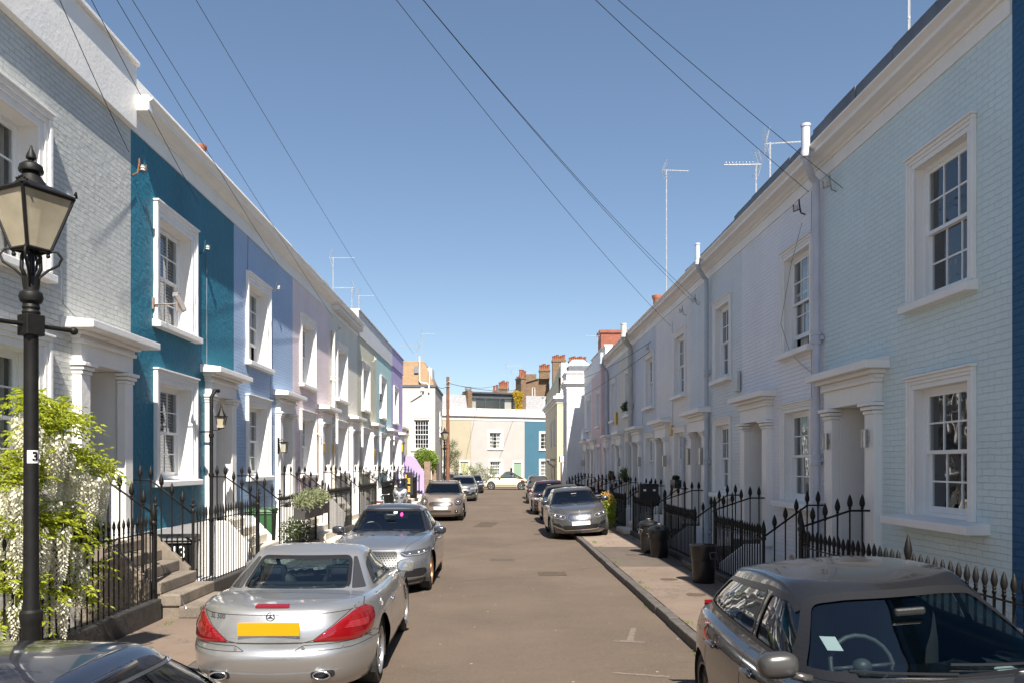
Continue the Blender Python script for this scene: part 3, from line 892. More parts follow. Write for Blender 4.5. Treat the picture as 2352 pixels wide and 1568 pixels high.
insulator(LEFT, H['l3'], 21.5, .02, 7.2, PIPEW)
insulator(LEFT, H['l5'], 30.0, .02, 7.55, PIPEW)
insulator(LEFT, H['l6'], 38.9, .02, 7.6, PIPEW)
# floodlight on an arm by the teal house's upper window
m = MB(LEFT); m.box(14.0, 14.08, 0, .03, 5.05, 5.25); m.tube([(14.04, .03, 5.13), (14.04, .42, 5.14)], .014, 6)
m.tube([(14.04, .42, 5.0), (14.04, .42, 5.2)], .02, 6)
fl = m.build('camera_arm', plain('weathered_tin', (.25, .2, .17), .6, .3, var=.3, vs=20), H['l2'])
m = MB(); c = LEFT.p(14.05, .46, 5.16)
m.tube([(c.x - .05, c.y - .02, c.z + .14), (c.x + .06, c.y + .07, c.z - .12)], .055, 8); m.tube([(c.x + .062, c.y + .072, c.z - .125), (c.x + .066, c.y + .077, c.z - .135)], .045, 8)
m.box(c.x - .1, c.x + .0, c.y - .06, c.y + .04, c.z + .1, c.z + .17)
m.build('security_camera', plain('camera_grey', (.28, .26, .25), .4, .2, var=.2), fl, bevel=.006)
# small dead wires stapled to the walls
for (fr, par, pts) in ((LEFT, 'l2', [(16.62, .012, 6.7), (16.62, .012, 4.4), (16.7, .012, 3.9)]), (LEFT, 'l3', [(19.35, .012, 8.1), (19.36, .02, 7.8), (19.34, .012, 6.9), (19.38, .012, 4.5)]),
                       (LEFT, 'l3', [(21.35, .012, 4.7), (21.35, .012, 4.1)]), (LEFT, 'l1', [(10.86, .12, 5.05), (11.1, .02, 4.55), (11.6, .02, 4.37)])):
    m = MB(fr); m.tube(pts, .007, 4); m.build('wall_cable', bpy.data.materials['wall_cable'] if 'wall_cable' in bpy.data.materials else plain('wall_cable', (.2, .24, .28), .6), H[par])

# ---- right terrace
DBLUE = brick('brick_dark_blue', (.004, .085, .20), .016, .006, .2)
MINT = brick('brick_mint', (.62, .73, .74), .006, .006, .04, ms=.005)
LILAC = brick('brick_lilac', (.80, .79, .82), .008, .006, .04, ms=.005)
SAGE = brick('brick_grey_green', (.68, .72, .73), .010, .004, .05, ms=.005)
CREAMR = brick('brick_warm_white', (.80, .77, .74), .014, .004, .08)
BGREY = brick('brick_blue_grey', (.62, .66, .72), .012, .004, .06)
STONEC = brick('brick_stone_cream', (.68, .65, .57), .012, .004, .06)
LILAC2 = brick('brick_pale_lilac', (.66, .67, .73), .015, .004, .3)
PINKR = brick('brick_pale_pink', (.74, .57, .58), .015, .004, .3)
WHITEB = brick('brick_white', (.74, .75, .76), .014, .004, .3)
def right_spec(S, E, w0, w1, **k):
    lo = dict(sill_over=.06, cur='sides', aw=.15, proj=.06, reveal=.11); up = dict(sill_over=.04, cur='none', aw=.15, proj=.06, reveal=.11)
    lo.update(k.pop('lo', {})); up.update(k.pop('up', {}))
    g = dict(base=.62, frieze=7.14, corn=7.56, cz=7.34, cp=.38, par=7.80, group='painted terraced houses on the shaded right side',
             wins=[(w0, w1, 1.68, 3.32, lo), (w0, w1, 4.46, 6.20, up)],
             porch=(E - 2.0, E - .25, .72, 3.24, 3.52, 3.82, dict(cp=.34, pp=.12, pw=.3)))
    g.update(k); return g
RS = [3.6, 8.57, 13.45, 18.0, 22.8, 27.6, 32.3, 36.4, 40.4, 46.3, 50.2]
H['r0'] = house(RIGHT, RS[0], RS[1], 'h', 'dark royal blue brick house cut off by the right edge', DBLUE,
                right_spec(RS[0], RS[1], 4.3, 5.4, porch=None, style='band', frieze=8.2, par=8.7, bp=.35, frieze_mat=DBLUE, shell_mat=DBLUE, cop_mat=IRON))
H['r1'] = house(RIGHT, RS[1], RS[2], 'h', 'pale mint green brick house on the right with twelve pane sash windows', MINT,
                right_spec(RS[1], RS[2], 9.35, 10.55, par=7.86, lead=.20, lo=dict(sill_over=.25, sill_p=.28, cur='none'), up=dict(sill_over=.03, cur='none')))
H['r2'] = house(RIGHT, RS[2], RS[3], 'h', 'pale lilac brick house on the right between the mint and the grey green houses', LILAC,
                right_spec(RS[2], RS[3], 14.08, 15.3, par=7.84, lead=.18, up=dict(opened=.18, cur='sides'), lo=dict(sill_over=.12, sill_p=.2)))
H['r3'] = house(RIGHT, RS[3], RS[4], 'h', 'grey green painted house on the right with a pipe beside its doorway', SAGE,
                right_spec(RS[3], RS[4], 18.95, 20.1, par=7.80, lead=.14, lo=dict(cur='blind')))
H['r4'] = house(RIGHT, RS[4], RS[5], 'h', 'warm off white brick house on the right with a window box on its sill', CREAMR,
                right_spec(RS[4], RS[5], 23.45, 24.75))
H['r5'] = house(RIGHT, RS[5], RS[6], 'h', 'blue grey brick house in the middle of the right terrace', BGREY,
                right_spec(RS[5], RS[6], 28.15, 29.5))
H['r6'] = house(RIGHT, RS[6], RS[7], 'h', 'stone cream house on the right just past the big grey drainpipe', STONEC,
                right_spec(RS[6], RS[7], 32.85, 34.1, porch=(RS[7] - 1.6, RS[7] - .1, .72, 3.24, 3.52, 3.82, dict(cp=.3))))
H['r7'] = house(RIGHT, RS[7], RS[8], 'h', 'pale lilac blue house next to the pink house on the right', LILAC2,
                right_spec(RS[7], RS[8], 37.1, 38.3, porch=(RS[8] - 1.5, RS[8] - .1, .72, 3.24, 3.52, 3.82, dict(cp=.3))))
H['r8'] = house(RIGHT, RS[8], RS[9], 'h', 'pale pink house near the far end of the right terrace', PINKR,
                right_spec(RS[8], RS[9], 42.5, 43.9, style='band', frieze=7.3, par=8.4, bp=.02, frieze_mat=WHITE))
H['r9'] = house(RIGHT, RS[9], RS[10], 'h', 'white brick house at the far end of the right terrace', WHITEB,
                right_spec(RS[9], RS[10], 47.0, 48.4, style='band', frieze=7.2, par=8.2, bp=.02, frieze_mat=WHITE))
PIPER = plain('pipe_grey_blue', (.42, .46, .50), .45, var=.08); PIPEL = plain('pipe_lilac', (.5, .51, .58), .45, var=.08)
downpipe(RIGHT, H['r2'], 13.55, .1, 7.15, -1.0, PIPEL, .062, joints=(.33, .58, .78))
downpipe(RIGHT, H['r3'], 20.65, .1, 7.15, -1.0, PIPER, .055, joints=(.3, .58, .8))
downpipe(RIGHT, H['r6'], 32.15, .14, 7.15, -1.0, plain('pipe_stone', (.45, .44, .4), .5, var=.1), .1, joints=(.3, .62, .85))
downpipe(RIGHT, H['r7'], 39.2, .1, 7.0, -1.0, PIPER, .08, joints=(.3, .62, .85))
downpipe(RIGHT, H['r4'], 22.95, .16, 3.3, .7, PIPER, .05, vent=False, joints=(.1,))
SS = plain('brushed_steel', (.45, .44, .42), .35, .9, var=.1)
def steel_lamp(par, u, z=2.7):
    m = MB(RIGHT); m.tube([(u, .18, z - .13), (u, .18, z + .13)], .045, 10); m.box(u - .03, u + .03, .11, .15, z - .04, z + .04)
    m.build('wall_lamp', SS, H[par], smooth=40)
for par, u in (('r1', 11.62), ('r1', 12.98)): steel_lamp(par, u, 2.72)
for par, u in (('r3', 21.0), ('r3', 22.35)):
    MB(RIGHT).box(u - .06, u + .06, .13, .2, 2.35, 2.8).build('wall_lamp', SS, H[par], bevel=.01)
for par, u in (('r4', 25.4), ('r5', 29.85), ('r6', 34.9), ('r9', 48.95), ('r9', 49.7)):
    MB(RIGHT).box(u - .06, u + .06, .13, .25, 2.3, 2.65).build('wall_lamp', SS, H[par], bevel=.01)
# doorway of the mint house: intercom, key safe
m = MB(RIGHT); m.box(12.84, 12.90, -.55, -.43, 2.55, 2.82); m.build('intercom', plain('intercom_grey', (.3, .3, .3), .4), H['r1'], bevel=.008)
m = MB(RIGHT); m.box(12.82, 12.90, -.56, -.42, 2.22, 2.42); m.build('key_safe', DARKPL, H['r1'], bevel=.02)
alarm_box(RIGHT, H['r3'], 18.15, .02, 4.0, (.45, .45, .44), .25, .45)
alarm_box(RIGHT, H['r4'], 24.98, .02, 3.25, (.55, .33, .04), .25, .32)
alarm_box(RIGHT, H['r7'], 36.6, .02, 4.2, (.65, .38, .02), .3, .55)
insulator(RIGHT, H['r1'], 13.0, .02, 7.0, plain('grey_metal', (.3, .3, .3)))
insulator(RIGHT, H['r2'], 14.2, .06, 7.0, IRON)
insulator(RIGHT, H['r4'], 23.2, .04, 6.9, plain('grey_metal', (.3, .3, .3)))
insulator(RIGHT, H['r5'], 28.4, .04, 6.6, plain('grey_metal', (.3, .3, .3)))
insulator(RIGHT, H['r3'], 21.7, .04, 6.9, plain('grey_metal', (.3, .3, .3)))
for (par, pts) in (('r2', [(13.98, .015, 7.1), (13.99, .015, 6.5), (13.98, .015, 3.4), (13.97, .015, .7)]), ('r4', [(25.05, .015, 6.8), (25.0, .015, 3.5)]), ('r5', [(30.1, .015, 4.4), (30.15, .015, 3.9)]), ('r2', [(14.2, .1, 6.6), (14.6, .14, 6.0), (15.2, .12, 5.0), (14.9, .05, 4.4), (14.0, .02, 3.95)])):
    m = MB(RIGHT); m.tube(pts, .0055, 4); m.build('wall_cable', plain('wall_cable', (.2, .24, .28), .6), H[par])
m = MB(RIGHT); m.box(13.75, 14.0, .021, .03, .95, 1.15); m.build('air_brick', plain('vent_grey', (.4, .4, .4)), H['r2'])
# pink house: boxed bay pilaster at its near edge, little pediment over the next doorway
MB(RIGHT).box(40.45, 41.1, .0, .22, 3.9, 7.7).build('pilaster', PINKR, H['r8'], bevel=.01)
m = MB(RIGHT); m.prism_v([(47.9, 3.9), (49.6, 3.9), (48.75, 4.55)], 0, .3); m.build('pediment', WHITE, H['r9'])
# rooftop things fixed to the houses: aerials, pots, chimney
AL = plain('aerial_alu', (.5, .5, .5), .4, .6, var=.15, vs=20)
aerial(H['r5'], 6.2, 29.3, 7.4, 13.1, R(5), 1.0)
aerial(H['r3'], 6.3, 19.5, 7.5, 9.65, R(178), .9)
aerial(H['r3'], 6.3, 18.5, 7.5, 9.75, R(-10), .8, 1)
aerial(H['r1'], 5.85, 11.4, 7.6, 10.9, R(60), .9)
aerial(H['r5'], 6.5, 29.6, 7.5, 8.75, R(20), .8)
aerial(H['l5'], -6.5, 32.0, 8.3, 10.6, R(0), 1.0)
aerial(H['l6'], -6.4, 35.6, 8.3, 10.2, R(180), .9)
aerial(H['l6'], -6.5, 38.0, 8.3, 10.35, R(-5), .9)
POT = plain('terracotta', (.27, .095, .05), .75, var=.25, vs=9)
def pot(parent, x, y, z, h=.55, r=.13):
    m = MB(); m.lathe((x, y, z), [(r * .95, 0), (r * 1.1, .02), (r * 1.1, .07), (r * .92, .09), (r * .86, h * .8), (r * .98, h * .85), (r * 1.12, h * .92), (r * 1.12, h), (r * .85, h), (r * .8, h * .7)], 14)
    m.build('chimney_pot', POT, parent, smooth=40)
BRK = brick('brick_red_chimney', (.30, .085, .045), .01, mortar=(.16, .1, .08), two=(.22, .06, .035))
STK = brick('brick_stock', (.20, .13, .07), .01, mortar=(.14, .1, .07), two=(.13, .075, .04), dirt=.3)
m = MB(); m.box(-8.2, -6.9, 18.8, 19.5, 8.4, 9.3); st = m.build('chimney', WHITE2, H['l3']); pot(st, -7.1, 19.2, 9.2, .75, .16)
m = MB(); m.box(6.6, 7.4, 33.4, 34.2, 7.4, 8.5); st = m.build('chimney', WHITE2, H['r6']); pot(st, 6.75, 33.6, 8.4, 1.0, .22)
m = MB(); m.box(6.2, 7.9, 47.6, 49.0, 7.4, 10.15); m.box(6.12, 7.98, 47.52, 49.08, 10.15, 10.32)
st = m.build('chimney', BRK, H['r9'])
aerial(H['r9'], 6.0, 47.6, 8.0, 10.0, R(180), .8)

# ---- basements areas: back-plinth, steps, railings
sl = ['pale grey brick', 'dark teal', 'cornflower blue', 'pale pink', 'cream brick', 'olive green', 'turquoise', 'purple']
for i in range(1, 9):
    E_ = LS[i + 1]; nm = sl[i - 1]
    s0, s1 = E_ - 1.72, E_ - .14
    if i == 1: s0, s1 = 11.62, 13.02
    mat = STONE if i == 1 else STONEW
    steps(LEFT, s0, s1, .0, 1.72 if i == 1 else 1.6, 1.15, .12, 6,
          ('worn dark stone steps' if i == 1 else 'pale stone steps') + ' up to the doorway of the %s house' % nm, mat, STONE if i == 1 else WHITE, over=.7, tread_mat=mat)
    stair_rail(LEFT, s0 - .02, .05, 1.08, 1.15, 1.88, 2.34, 'sloping iron rail on the near side of the %s house steps' % nm, nb=6)
    stair_rail(LEFT, s1 + .02, .05, 1.08, 1.15, 1.80, 2.34, 'sloping iron rail on the far side of the %s house steps' % nm, nb=6, newel='cross' if i < 3 else 'newel')
    st = LS[i] - .10 if i > 1 else 5.6
    street_railing(LEFT, 1.08, st if i > 1 else 5.6, s0 - .06, 1.63 if i == 1 else 1.66, .3, 'black spear topped railing in front of the %s house' % nm,
                   plinth=True, plz=.42 if i == 1 else .34, ends=(None if i > 1 else 'newel', 'newel'), kind='dart' if i == 2 else 'spear')
nr = ['dark blue', 'mint green', 'lilac', 'grey green', 'warm white', 'blue grey', 'stone cream', 'pale lilac blue', 'pale pink', 'far white']
for i in range(0, 10):
    E_ = RS[i + 1]; nm = nr[i]
    s0, s1 = E_ - 1.85, E_ - .30
    if i > 0:
        steps(RIGHT, s0, s1, .0, 1.42, .72, .12, 4, 'white edged steps up to the doorway of the %s house' % nm, STONEW, WHITE, over=.4, tread_mat=PLINTH if i < 4 else STONEW)
        stair_rail(RIGHT, s0 - .02, .05, 1.12, .72, 1.70, 1.92, 'sloping iron rail on the near side of the %s house steps' % nm, nb=6, zfoot=.3, newel='newel', flat_n=2)
        stair_rail(RIGHT, s1 + .02, .05, 1.12, .72, 1.42, 1.92, 'sloping iron rail on the far side of the %s house steps' % nm, nb=6, zfoot=.3, newel='newel', flat_n=2)
    a = RS[i] - .24 if i > 0 else 3.8
    street_railing(RIGHT, 1.12, a if i > 1 else (RS[1] + .05 if i == 1 else 3.8), s0 - .06 if i > 0 else RS[1], 1.42 if i < 2 else 1.36, .2, 'black spear topped railing in front of the %s house' % nm,
                   plinth=True, plz=.26, ends=(None, 'newel'), kind='bold' if i < 4 else 'spear')
# ------------------------------------------------------------------ far buildings
def box_house(name, label, fr, quads_mat, parts): pass
FARW = brick('brick_far_white', (.455, .43, .405), .012, .004, .2)
FARC = brick('brick_far_cream', (.43, .38, .27), .012, .004, .2)
FARB = brick('brick_far_teal', (.05, .145, .21), .014, .004, .3)
SLATE = brick('slates_grey', (.26, .26, .27), .01, mortar=(.1, .1, .1), two=(.36, .36, .38))
TANS = brick('slates_tan', (.42, .26, .13), .012, mortar=(.16, .11, .07), two=(.33, .22, .13))
def simple_window(fr, parent, u0, u1, z0, z1, cols, rows, lower=None, cur='sides', aw=.12, proj=.05):
    return window(fr, parent, u0, u1, z0, z1, aw=aw, proj=proj, reveal=.14, cols=cols, rows=rows, cur=cur, sill_over=.05, sill_p=.1, sill_t=.1, detail=1)

# A: white house beyond the left terrace, end wall facing us at Y=57, flank on the street at X=-4.34
FA = Fr((-12.0, 57.0, 0), (1, 0, 0), (0, -1, 0))
t = thing('corner_house', 'white rendered corner house with tan slate mansard roof beyond the purple house', 'house', (-8, 58, 0))
WA = stucco('aged_white_render', (.50, .475, .43), .004, .12)
m = MB(FA); x1 = 12 - 4.34
gw = (12 - 5.86, 12 - 4.74)
holes_wall(m, 0, x1, -.2, 8.0, [(gw[0], gw[1], 3.46, 5.6)])
m.build('end_wall', WA, t, recalc=False)
FAs = Fr((-4.34, 57.0, 0), (0, 1, 0), (1, 0, 0))
m = MB(FAs); holes_wall(m, 0.001, 7.6, -.2, 7.6, [(2.2, 3.2, .1, 2.5), (4.6, 5.5, 4.6, 6.3)])
m.quad((0, 0, 7.6), (7.6, 0, 7.6), (7.6, 0, 7.9), (0, 0, 7.9)); m.quad((7.6, 0, -.2), (7.6, -7.6, -.2), (7.6, -7.6, 7.9), (7.6, 0, 7.9))
m.build('street_wall', FARW, t, recalc=False)
window(FA, t, gw[0], gw[1], 3.46, 5.6, aw=.1, proj=.03, reveal=.12, cols=5, rows=3, cur='none', sill_over=.1, sill_p=.08, sill_t=.1, detail=1)
simple_window(FAs, t, 4.6, 5.5, 4.6, 6.3, 3, 2)
m = MB(FAs); m.box(2.2, 3.2, -.12, -.06, .1, 2.5); m.build('door', plain('door_white', (.6, .6, .58), .4), t)
m = MB(FA); m.box(-.0, x1 + .08, -7.6, .08, 7.9, 8.06); m.build('roof_edge', LEAD, t)
m = MB()  # mansard
P0 = [(-12, 57.1), (-4.42, 57.1), (-4.42, 64.5), (-12, 64.5)]; P1 = [(-12, 57.25), (-5.15, 57.3), (-5.15, 64.3), (-12, 64.3)]
m.add([(x, y, 8.06) for x, y in P0] + [(x, y, 9.75) for x, y in P1], [(0, 1, 5, 4), (1, 2, 6, 5), (2, 3, 7, 6), (3, 0, 4, 7), (4, 5, 6, 7)])
m.build('mansard_roof', TANS, t)
m = MB(); m.box(-4.95, -4.6, 57.6, 59.6, 8.06, 9.3); m.build('dormer', GREYPAR, t)
m = MB(FA); m.box(12 - 5.83, 12 - 5.5, -.15, .03 - .1, 8.9, 9.35); m.build('roof_hatch', plain('hatch_grey', (.2, .21, .23), .4), t)
m = MB(); m.tube([(-5.45, 56.98, 10.05), (-5.45, 56.98, 8.35), (-5.35, 56.95, 8.2), (-4.95, 56.95, 8.15), (-4.78, 56.9, 8.0), (-4.78, 56.9, 7.5)], .06, 8)
m.tube([(-4.75, 56.95, 9.3), (-4.75, 56.95, 8.0)], .05, 8); m.tube([(-6.75, 56.9, 10.0), (-6.75, 56.9, 8.2)], .055, 8)
m.tube([(-5.25, 56.9, 7.75), (-5.3, 56.9, 7.4), (-6.1, 56.93, 6.9), (-6.15, 56.93, 6.4), (-6.15, 56.93, 3.0)], .045, 8); m.box(-5.35, -5.1, 56.8, 56.97, 7.6, 7.85)
m.build('drainpipe', PIPEW, t, smooth=40)
aerial(t, -5.4, 58.5, 9.7, 11.9, R(0), 1.1); aerial(t, -5.8, 58.8, 9.7, 11.1, R(180), 1.5)
m = MB(FA); m.box(3.0, 12 - 6.3, 0, 3.4, -.2, 4.8); m.box(2.9, 12 - 6.2, -.02, 3.5, 4.8, 4.95); m.build('side_extension', WA, t)

# purple garden wall closing the left gardens
m = MB(Fr((0, 51.46, 0), (1, 0, 0), (0, -1, 0)))
m.prism_v([(-6.6, -.2), (-4.62, -.2), (-4.62, 1.9), (-4.85, 2.25), (-5.15, 2.75), (-5.45, 2.96), (-6.6, 3.0)], -.22, 0)
o = m.build('garden_wall', stucco('purple_render', (.36, .28, .50), .003), bevel=.02)
props(o, 'smooth lilac purple garden wall with a curved sloping top', 'garden wall')
m = MB(); m.box(-4.75, -4.35, 52.9, 53.3, .1, 2.6); m.box(-4.35, -4.05, 54.2, 56.9, .1, 2.55)
o = m.build('brick_pier', brick('brick_worn', (.3, .2, .14), .01, mortar=(.3, .27, .22), two=(.22, .14, .1))); props(o, 'worn brick pier under the round clipped bush', 'pier')

# C: white gable block beyond the right terrace
FC = Fr((4.56, 52.0, 0), (1, 0, 0), (0, -1, 0))
t = thing('end_terrace_block', 'white brick end block with moulded parapet, half in sun, after the right terrace', 'house', (6, 53, 0))
m = MB(FC); m.quad((0, 0, -.2), (3.5, 0, -.2), (3.5, 0, 7.3), (0, 0, 7.3)); m.build('end_wall', WHITEB, t, recalc=False)
FCs = Fr((4.56, 52.0, 0), (0, 1, 0), (-1, 0, 0))
m = MB(FCs); holes_wall(m, 0, 2.8, -.2, 7.3, [(.9, 1.9, 3.75, 6.0), (.9, 1.9, .12, 2.4)]); m.quad((2.8, 0, -.2), (2.8, -3.5, -.2), (2.8, -3.5, 7.3), (2.8, 0, 7.3))
m.build('street_wall', WHITEB, t, recalc=False)
simple_window(FCs, t, .9, 1.9, 3.75, 6.0, 2, 2)
m = MB(FCs); m.box(.9, 1.9, -.3, -.2, .12, 2.4); m.build('door', DARKPL, t)
m = MB(FCs); m.box(.7, 2.1, 0, .35, 2.55, 2.95); m.box(.75, .95, 0, .25, .12, 2.55); m.box(1.85, 2.05, 0, .25, .12, 2.55); m.build('porch', WHITE, t)
m = MB()
for k, (e, z0, z1) in enumerate(((.03, 7.3, 7.5), (.12, 7.5, 7.62), (.22, 7.62, 7.8), (.02, 7.8, 8.3), (.1, 8.3, 8.44))):
    m.box(4.56 - e, 8.0, 52.0 - e, 54.8 + e * .2, z0, z1)
m.build('cornice', WHITE, t)
m = MB(); m.box(4.8, 8.0, 53.4, 54.7, 8.44, 8.95); m.build('roof_upstand', LEAD, t)
m = MB(); m.add([(4.7, 54.0, 8.95), (6.4, 54.0, 8.95), (6.4, 56, 8.95), (4.7, 56, 8.95), (5.2, 54.6, 9.45), (5.9, 54.6, 9.45)], [(0, 1, 5, 4), (1, 2, 5), (2, 3, 4, 5), (3, 0, 4), (0, 1, 2, 3)])
lr = m.build('roof_lantern', plain('lantern_pane', (.25, .32, .33), .15, var=.1), t)
m = MB()
for a, b in (((4.7, 54.0, 8.96), (6.4, 54.0, 8.96)), ((4.7, 54, 8.96), (5.2, 54.6, 9.47)), ((6.4, 54, 8.96), (5.9, 54.6, 9.47)), ((5.2, 54.6, 9.47), (5.9, 54.6, 9.47)), ((5.1, 54, 8.97), (5.35, 54.6, 9.47)), ((5.9, 54, 8.97), (5.75, 54.6, 9.47))): m.tube([a, b], .035, 6)
m.build('lantern_frame', SASH, lr)

# B: cream house further on
FB = Fr((4.75, 62.8, 0), (1, 0, 0), (0, -1, 0)); FBs = Fr((4.75, 62.8, 0), (0, 1, 0), (-1, 0, 0))
t = thing('cream_house', 'tall cream yellow house with white cornice behind the white end block', 'house', (6, 66, 0))
CR = stucco('cream_render', (.52, .45, .30), .003, .05)
m = MB(FB); m.quad((0, 0, -.2), (4, 0, -.2), (4, 0, 7.4), (0, 0, 7.4)); m.quad((1.0, .0, 7.9), (4, 0, 7.9), (4, 0, 9.2), (1.0, 0, 9.2))
m.build('end_wall', CR, t, recalc=False)
m = MB(FBs); holes_wall(m, 0, 15, -.2, 7.4, [(2.6, 3.5, 4.0, 6.0), (6.2, 7.1, 4.0, 6.0), (2.4, 3.4, .1, 2.4), (5.4, 6.4, .1, 2.2)])
m.quad((15, 0, -.2), (15, -4, -.2), (15, -4, 9), (15, 0, 9)); m.quad((0, -4, 9.2), (15, -4, 9.2), (15, -.1, 9.2), (0, -.1, 9.2)); m.quad((0, -.12, 7.9), (15, -.12, 7.9), (15, -.12, 9.2), (0, -.12, 9.2))
m.build('street_wall', CR, t, recalc=False)
simple_window(FBs, t, 2.6, 3.5, 4.0, 6.0, 2, 2); simple_window(FBs, t, 6.2, 7.1, 4.0, 6.0, 2, 2)
m = MB(FBs); m.box(2.4, 3.4, -.3, -.2, .1, 2.4); m.box(5.4, 6.4, -.3, -.2, .1, 2.2); m.build('door', DARKPL, t)
m = MB(FBs); m.box(2.1, 3.7, 0, .7, 2.75, 2.85); m.tube([(2.3, .6, 2.75), (2.3, .4, 2.45), (2.3, .03, 2.2)], .05, 6); m.tube([(3.5, .6, 2.75), (3.5, .4, 2.45), (3.5, .03, 2.2)], .05, 6)
m.build('door_canopy', plain('canopy_grey', (.3, .3, .32), .5), t)
m = MB()
for (e, z0, z1) in ((.06, 7.2, 7.4), (.18, 7.4, 7.55), (.32, 7.55, 7.75), (.05, 7.75, 7.95)):
    m.box(4.75 - e, 8.5, 62.8 - e, 77.8, z0, z1)
m.box(5.05, 5.55, 62.7, 63.6, 7.95, 10.35); m.box(5.0, 5.6, 62.65, 63.7, 7.95, 8.15)
m.build('cornice', WHITE, t)
m = MB(); m.add([(5.0, 63.5, 7.95), (5.0, 77, 7.95), (5.0, 77, 9.2), (5.0, 65, 10.0), (5.0, 63.5, 10.3), (8, 63.5, 7.95), (8, 77, 7.95), (8, 77, 9.2), (8, 65, 10), (8, 63.5, 10.3)], [(0, 1, 2, 3, 4), (9, 8, 7, 6, 5), (0, 4, 9, 5), (1, 6, 7, 2), (2, 7, 8, 3), (3, 8, 9, 4)])
m.build('attic_storey', CR, t)

# D: the terrace across the end of the street
FD = Fr((-5.8, 86.0, 0), (.9358, .3526, 0), (.3526, -.9358, 0))
def far_house(u0, u1, label, mat, wins, doors, top):
    t = thing('cross_street_house', label, 'house', FD.p((u0 + u1) / 2, 0, 0), 'terraced houses across the end of the street')
    m = MB(FD); holes_wall(m, u0, u1, -.3, 7.25, [w_[:4] for w_ in wins] + [d[:4] for d in doors], depth=.1)
    m.build('wall', mat, t, recalc=False)
    m = MB(FD); m.box(u0, u1, -.3, .04, 7.25, 7.6); m.box(u0, u1, -.3, .16, 7.6, 7.68); m.box(u0, u1, -.3, .24, 7.68, 7.82); m.box(u0, u1, -.3, .03, 7.82, 8.45); m.box(u0, u1, -.34, .07, 8.45, 8.55)
    m.build('cornice', plain('far_white', (.62, .59, .55), .6), t)
    sh = MB(FD); sh.quad((u0 + .01, 0, 8.3), (u1 - .01, 0, 8.3), (u1 - .01, -8, 8.3), (u0 + .01, -8, 8.3)); sh.quad((u0 + .01, -8, -.3), (u1 - .01, -8, -.3), (u1 - .01, -8, 8.5), (u0 + .01, -8, 8.5))
    sh.quad((u0 + .01, 0, -.3), (u0 + .01, -8, -.3), (u0 + .01, -8, 8.4), (u0 + .01, 0, 8.4)); sh.quad((u1 - .01, 0, -.3), (u1 - .01, -8, -.3), (u1 - .01, -8, 8.4), (u1 - .01, 0, 8.4))
    sh.build('house_shell', WHITE2, t, recalc=False)
    for (a, b, z0, z1, c_, r_, cu) in wins: simple_window(FD, t, a, b, z0, z1, c_, r_, cur=cu, aw=.2)
    for (a, b, z0, z1, dm) in doors:
        m = MB(FD); m.box(a, b, -.14, -.08, z0, z1); m.box(a + .1, (a + b) / 2 - .05, -.08, -.065, z0 + .9, z1 - .2); m.box((a + b) / 2 + .05, b - .1, -.08, -.065, z0 + .9, z1 - .2)
        dd = m.build('door', dm, t)
        m = MB(FD); m.box(a - .16, a, -.14, .03, z0, z1 + .16); m.box(b, b + .16, -.14, .03, z0, z1 + .16); m.box(a, b, -.14, .03, z1, z1 + .16); m.build('door_frame', WHITE, t)
    return t
DG = plain('door_olive', (.35, .36, .20), .4, var=.03); DS = plain('door_sage', (.22, .31, .22), .4, var=.03)
far_house(-6.2, -2.2, 'cream house mostly hidden behind the telegraph pole and the white corner house', FARC, [(-4.6, -3.4, 4.2, 6.0, 3, 2, 'sides')], [], 0)
fc = far_house(-2.19, 3.26, 'pale yellow brick house at the street end beside the telegraph pole', FARC, [(-1.2, -.1, 1.0, 2.7, 3, 2, 'none')], [(2.05, 2.95, .1, 2.75, DG)], 0)
fw = far_house(3.27, 9.56, 'white brick house at the street end with a dark glazed roof extension', FARW, [(5.38, 6.78, 4.14, 5.94, 3, 2, 'sides'), (5.45, 6.75, 1.2, 2.80, 4, 2, 'blind')], [(8.26, 9.16, .1, 2.68, DS)], 0)
fb = far_house(9.57, 16.0, 'deep sky blue brick house at the street end', FARB, [(11.5, 13.0, 4.1, 5.94, 3, 2, 'none'), (11.5, 13.0, 1.1, 2.85, 3, 2, 'blind')], [], 0)
m = MB(FD); m.box(7.85, 8.03, 0, .12, 1.45, 2.05); m.build('wall_lantern', IRON, fw)
def mansard(t, u0, u1, z0, z1, lean=.7, mat=SLATE):
    m = MB(FD); m.prism_u([(-.4, z0), (-.4 - lean, z1), (-5, z1), (-5, z0)], u0, u1); return m.build('mansard_roof', mat, t)
mansard(fc, -2.2, 3.0, 8.4, 10.05); mansard(fb, 9.9, 16, 8.4, 10.2)
m = MB(FD); m.box(3.0, 3.5, -2.2, -.3, 8.4, 10.5); q = m.build('chimney', STK, fw); m = MB(FD); c_ = FD.p(3.2, -.8, 10.5); m = MB(); m.lathe(c_, [(.3, 0), (.3, .1), (.36, .12), (.36, .4), (.2, .45)], 12); m.build('cowl', plain('galvanised', (.35, .36, .38), .4, .5), q)
m = MB(FD); m.box(3.52, 8.6, -4, -.8, 9.75, 10.35); m.box(3.52, 8.75, -4, -.55, 10.25, 10.42); m.box(3.52, 3.62, -4, -.8, 8.45, 9.75); m.box(8.5, 8.6, -4, -.8, 8.45, 9.75)
for k in range(1, 3): m.box(3.52 + k * 1.68 - .04, 3.52 + k * 1.68 + .04, -.88, -.8, 8.45, 9.75)
ex = m.build('roof_extension', plain('zinc_dark', (.06, .065, .075), .5, var=.1), fw)
m = MB(FD); m.quad((3.6, -.86, 8.45), (8.5, -.86, 8.45), (8.5, -.86, 9.75), (3.6, -.86, 9.75)); m.build('glass', PANE, ex, recalc=False)
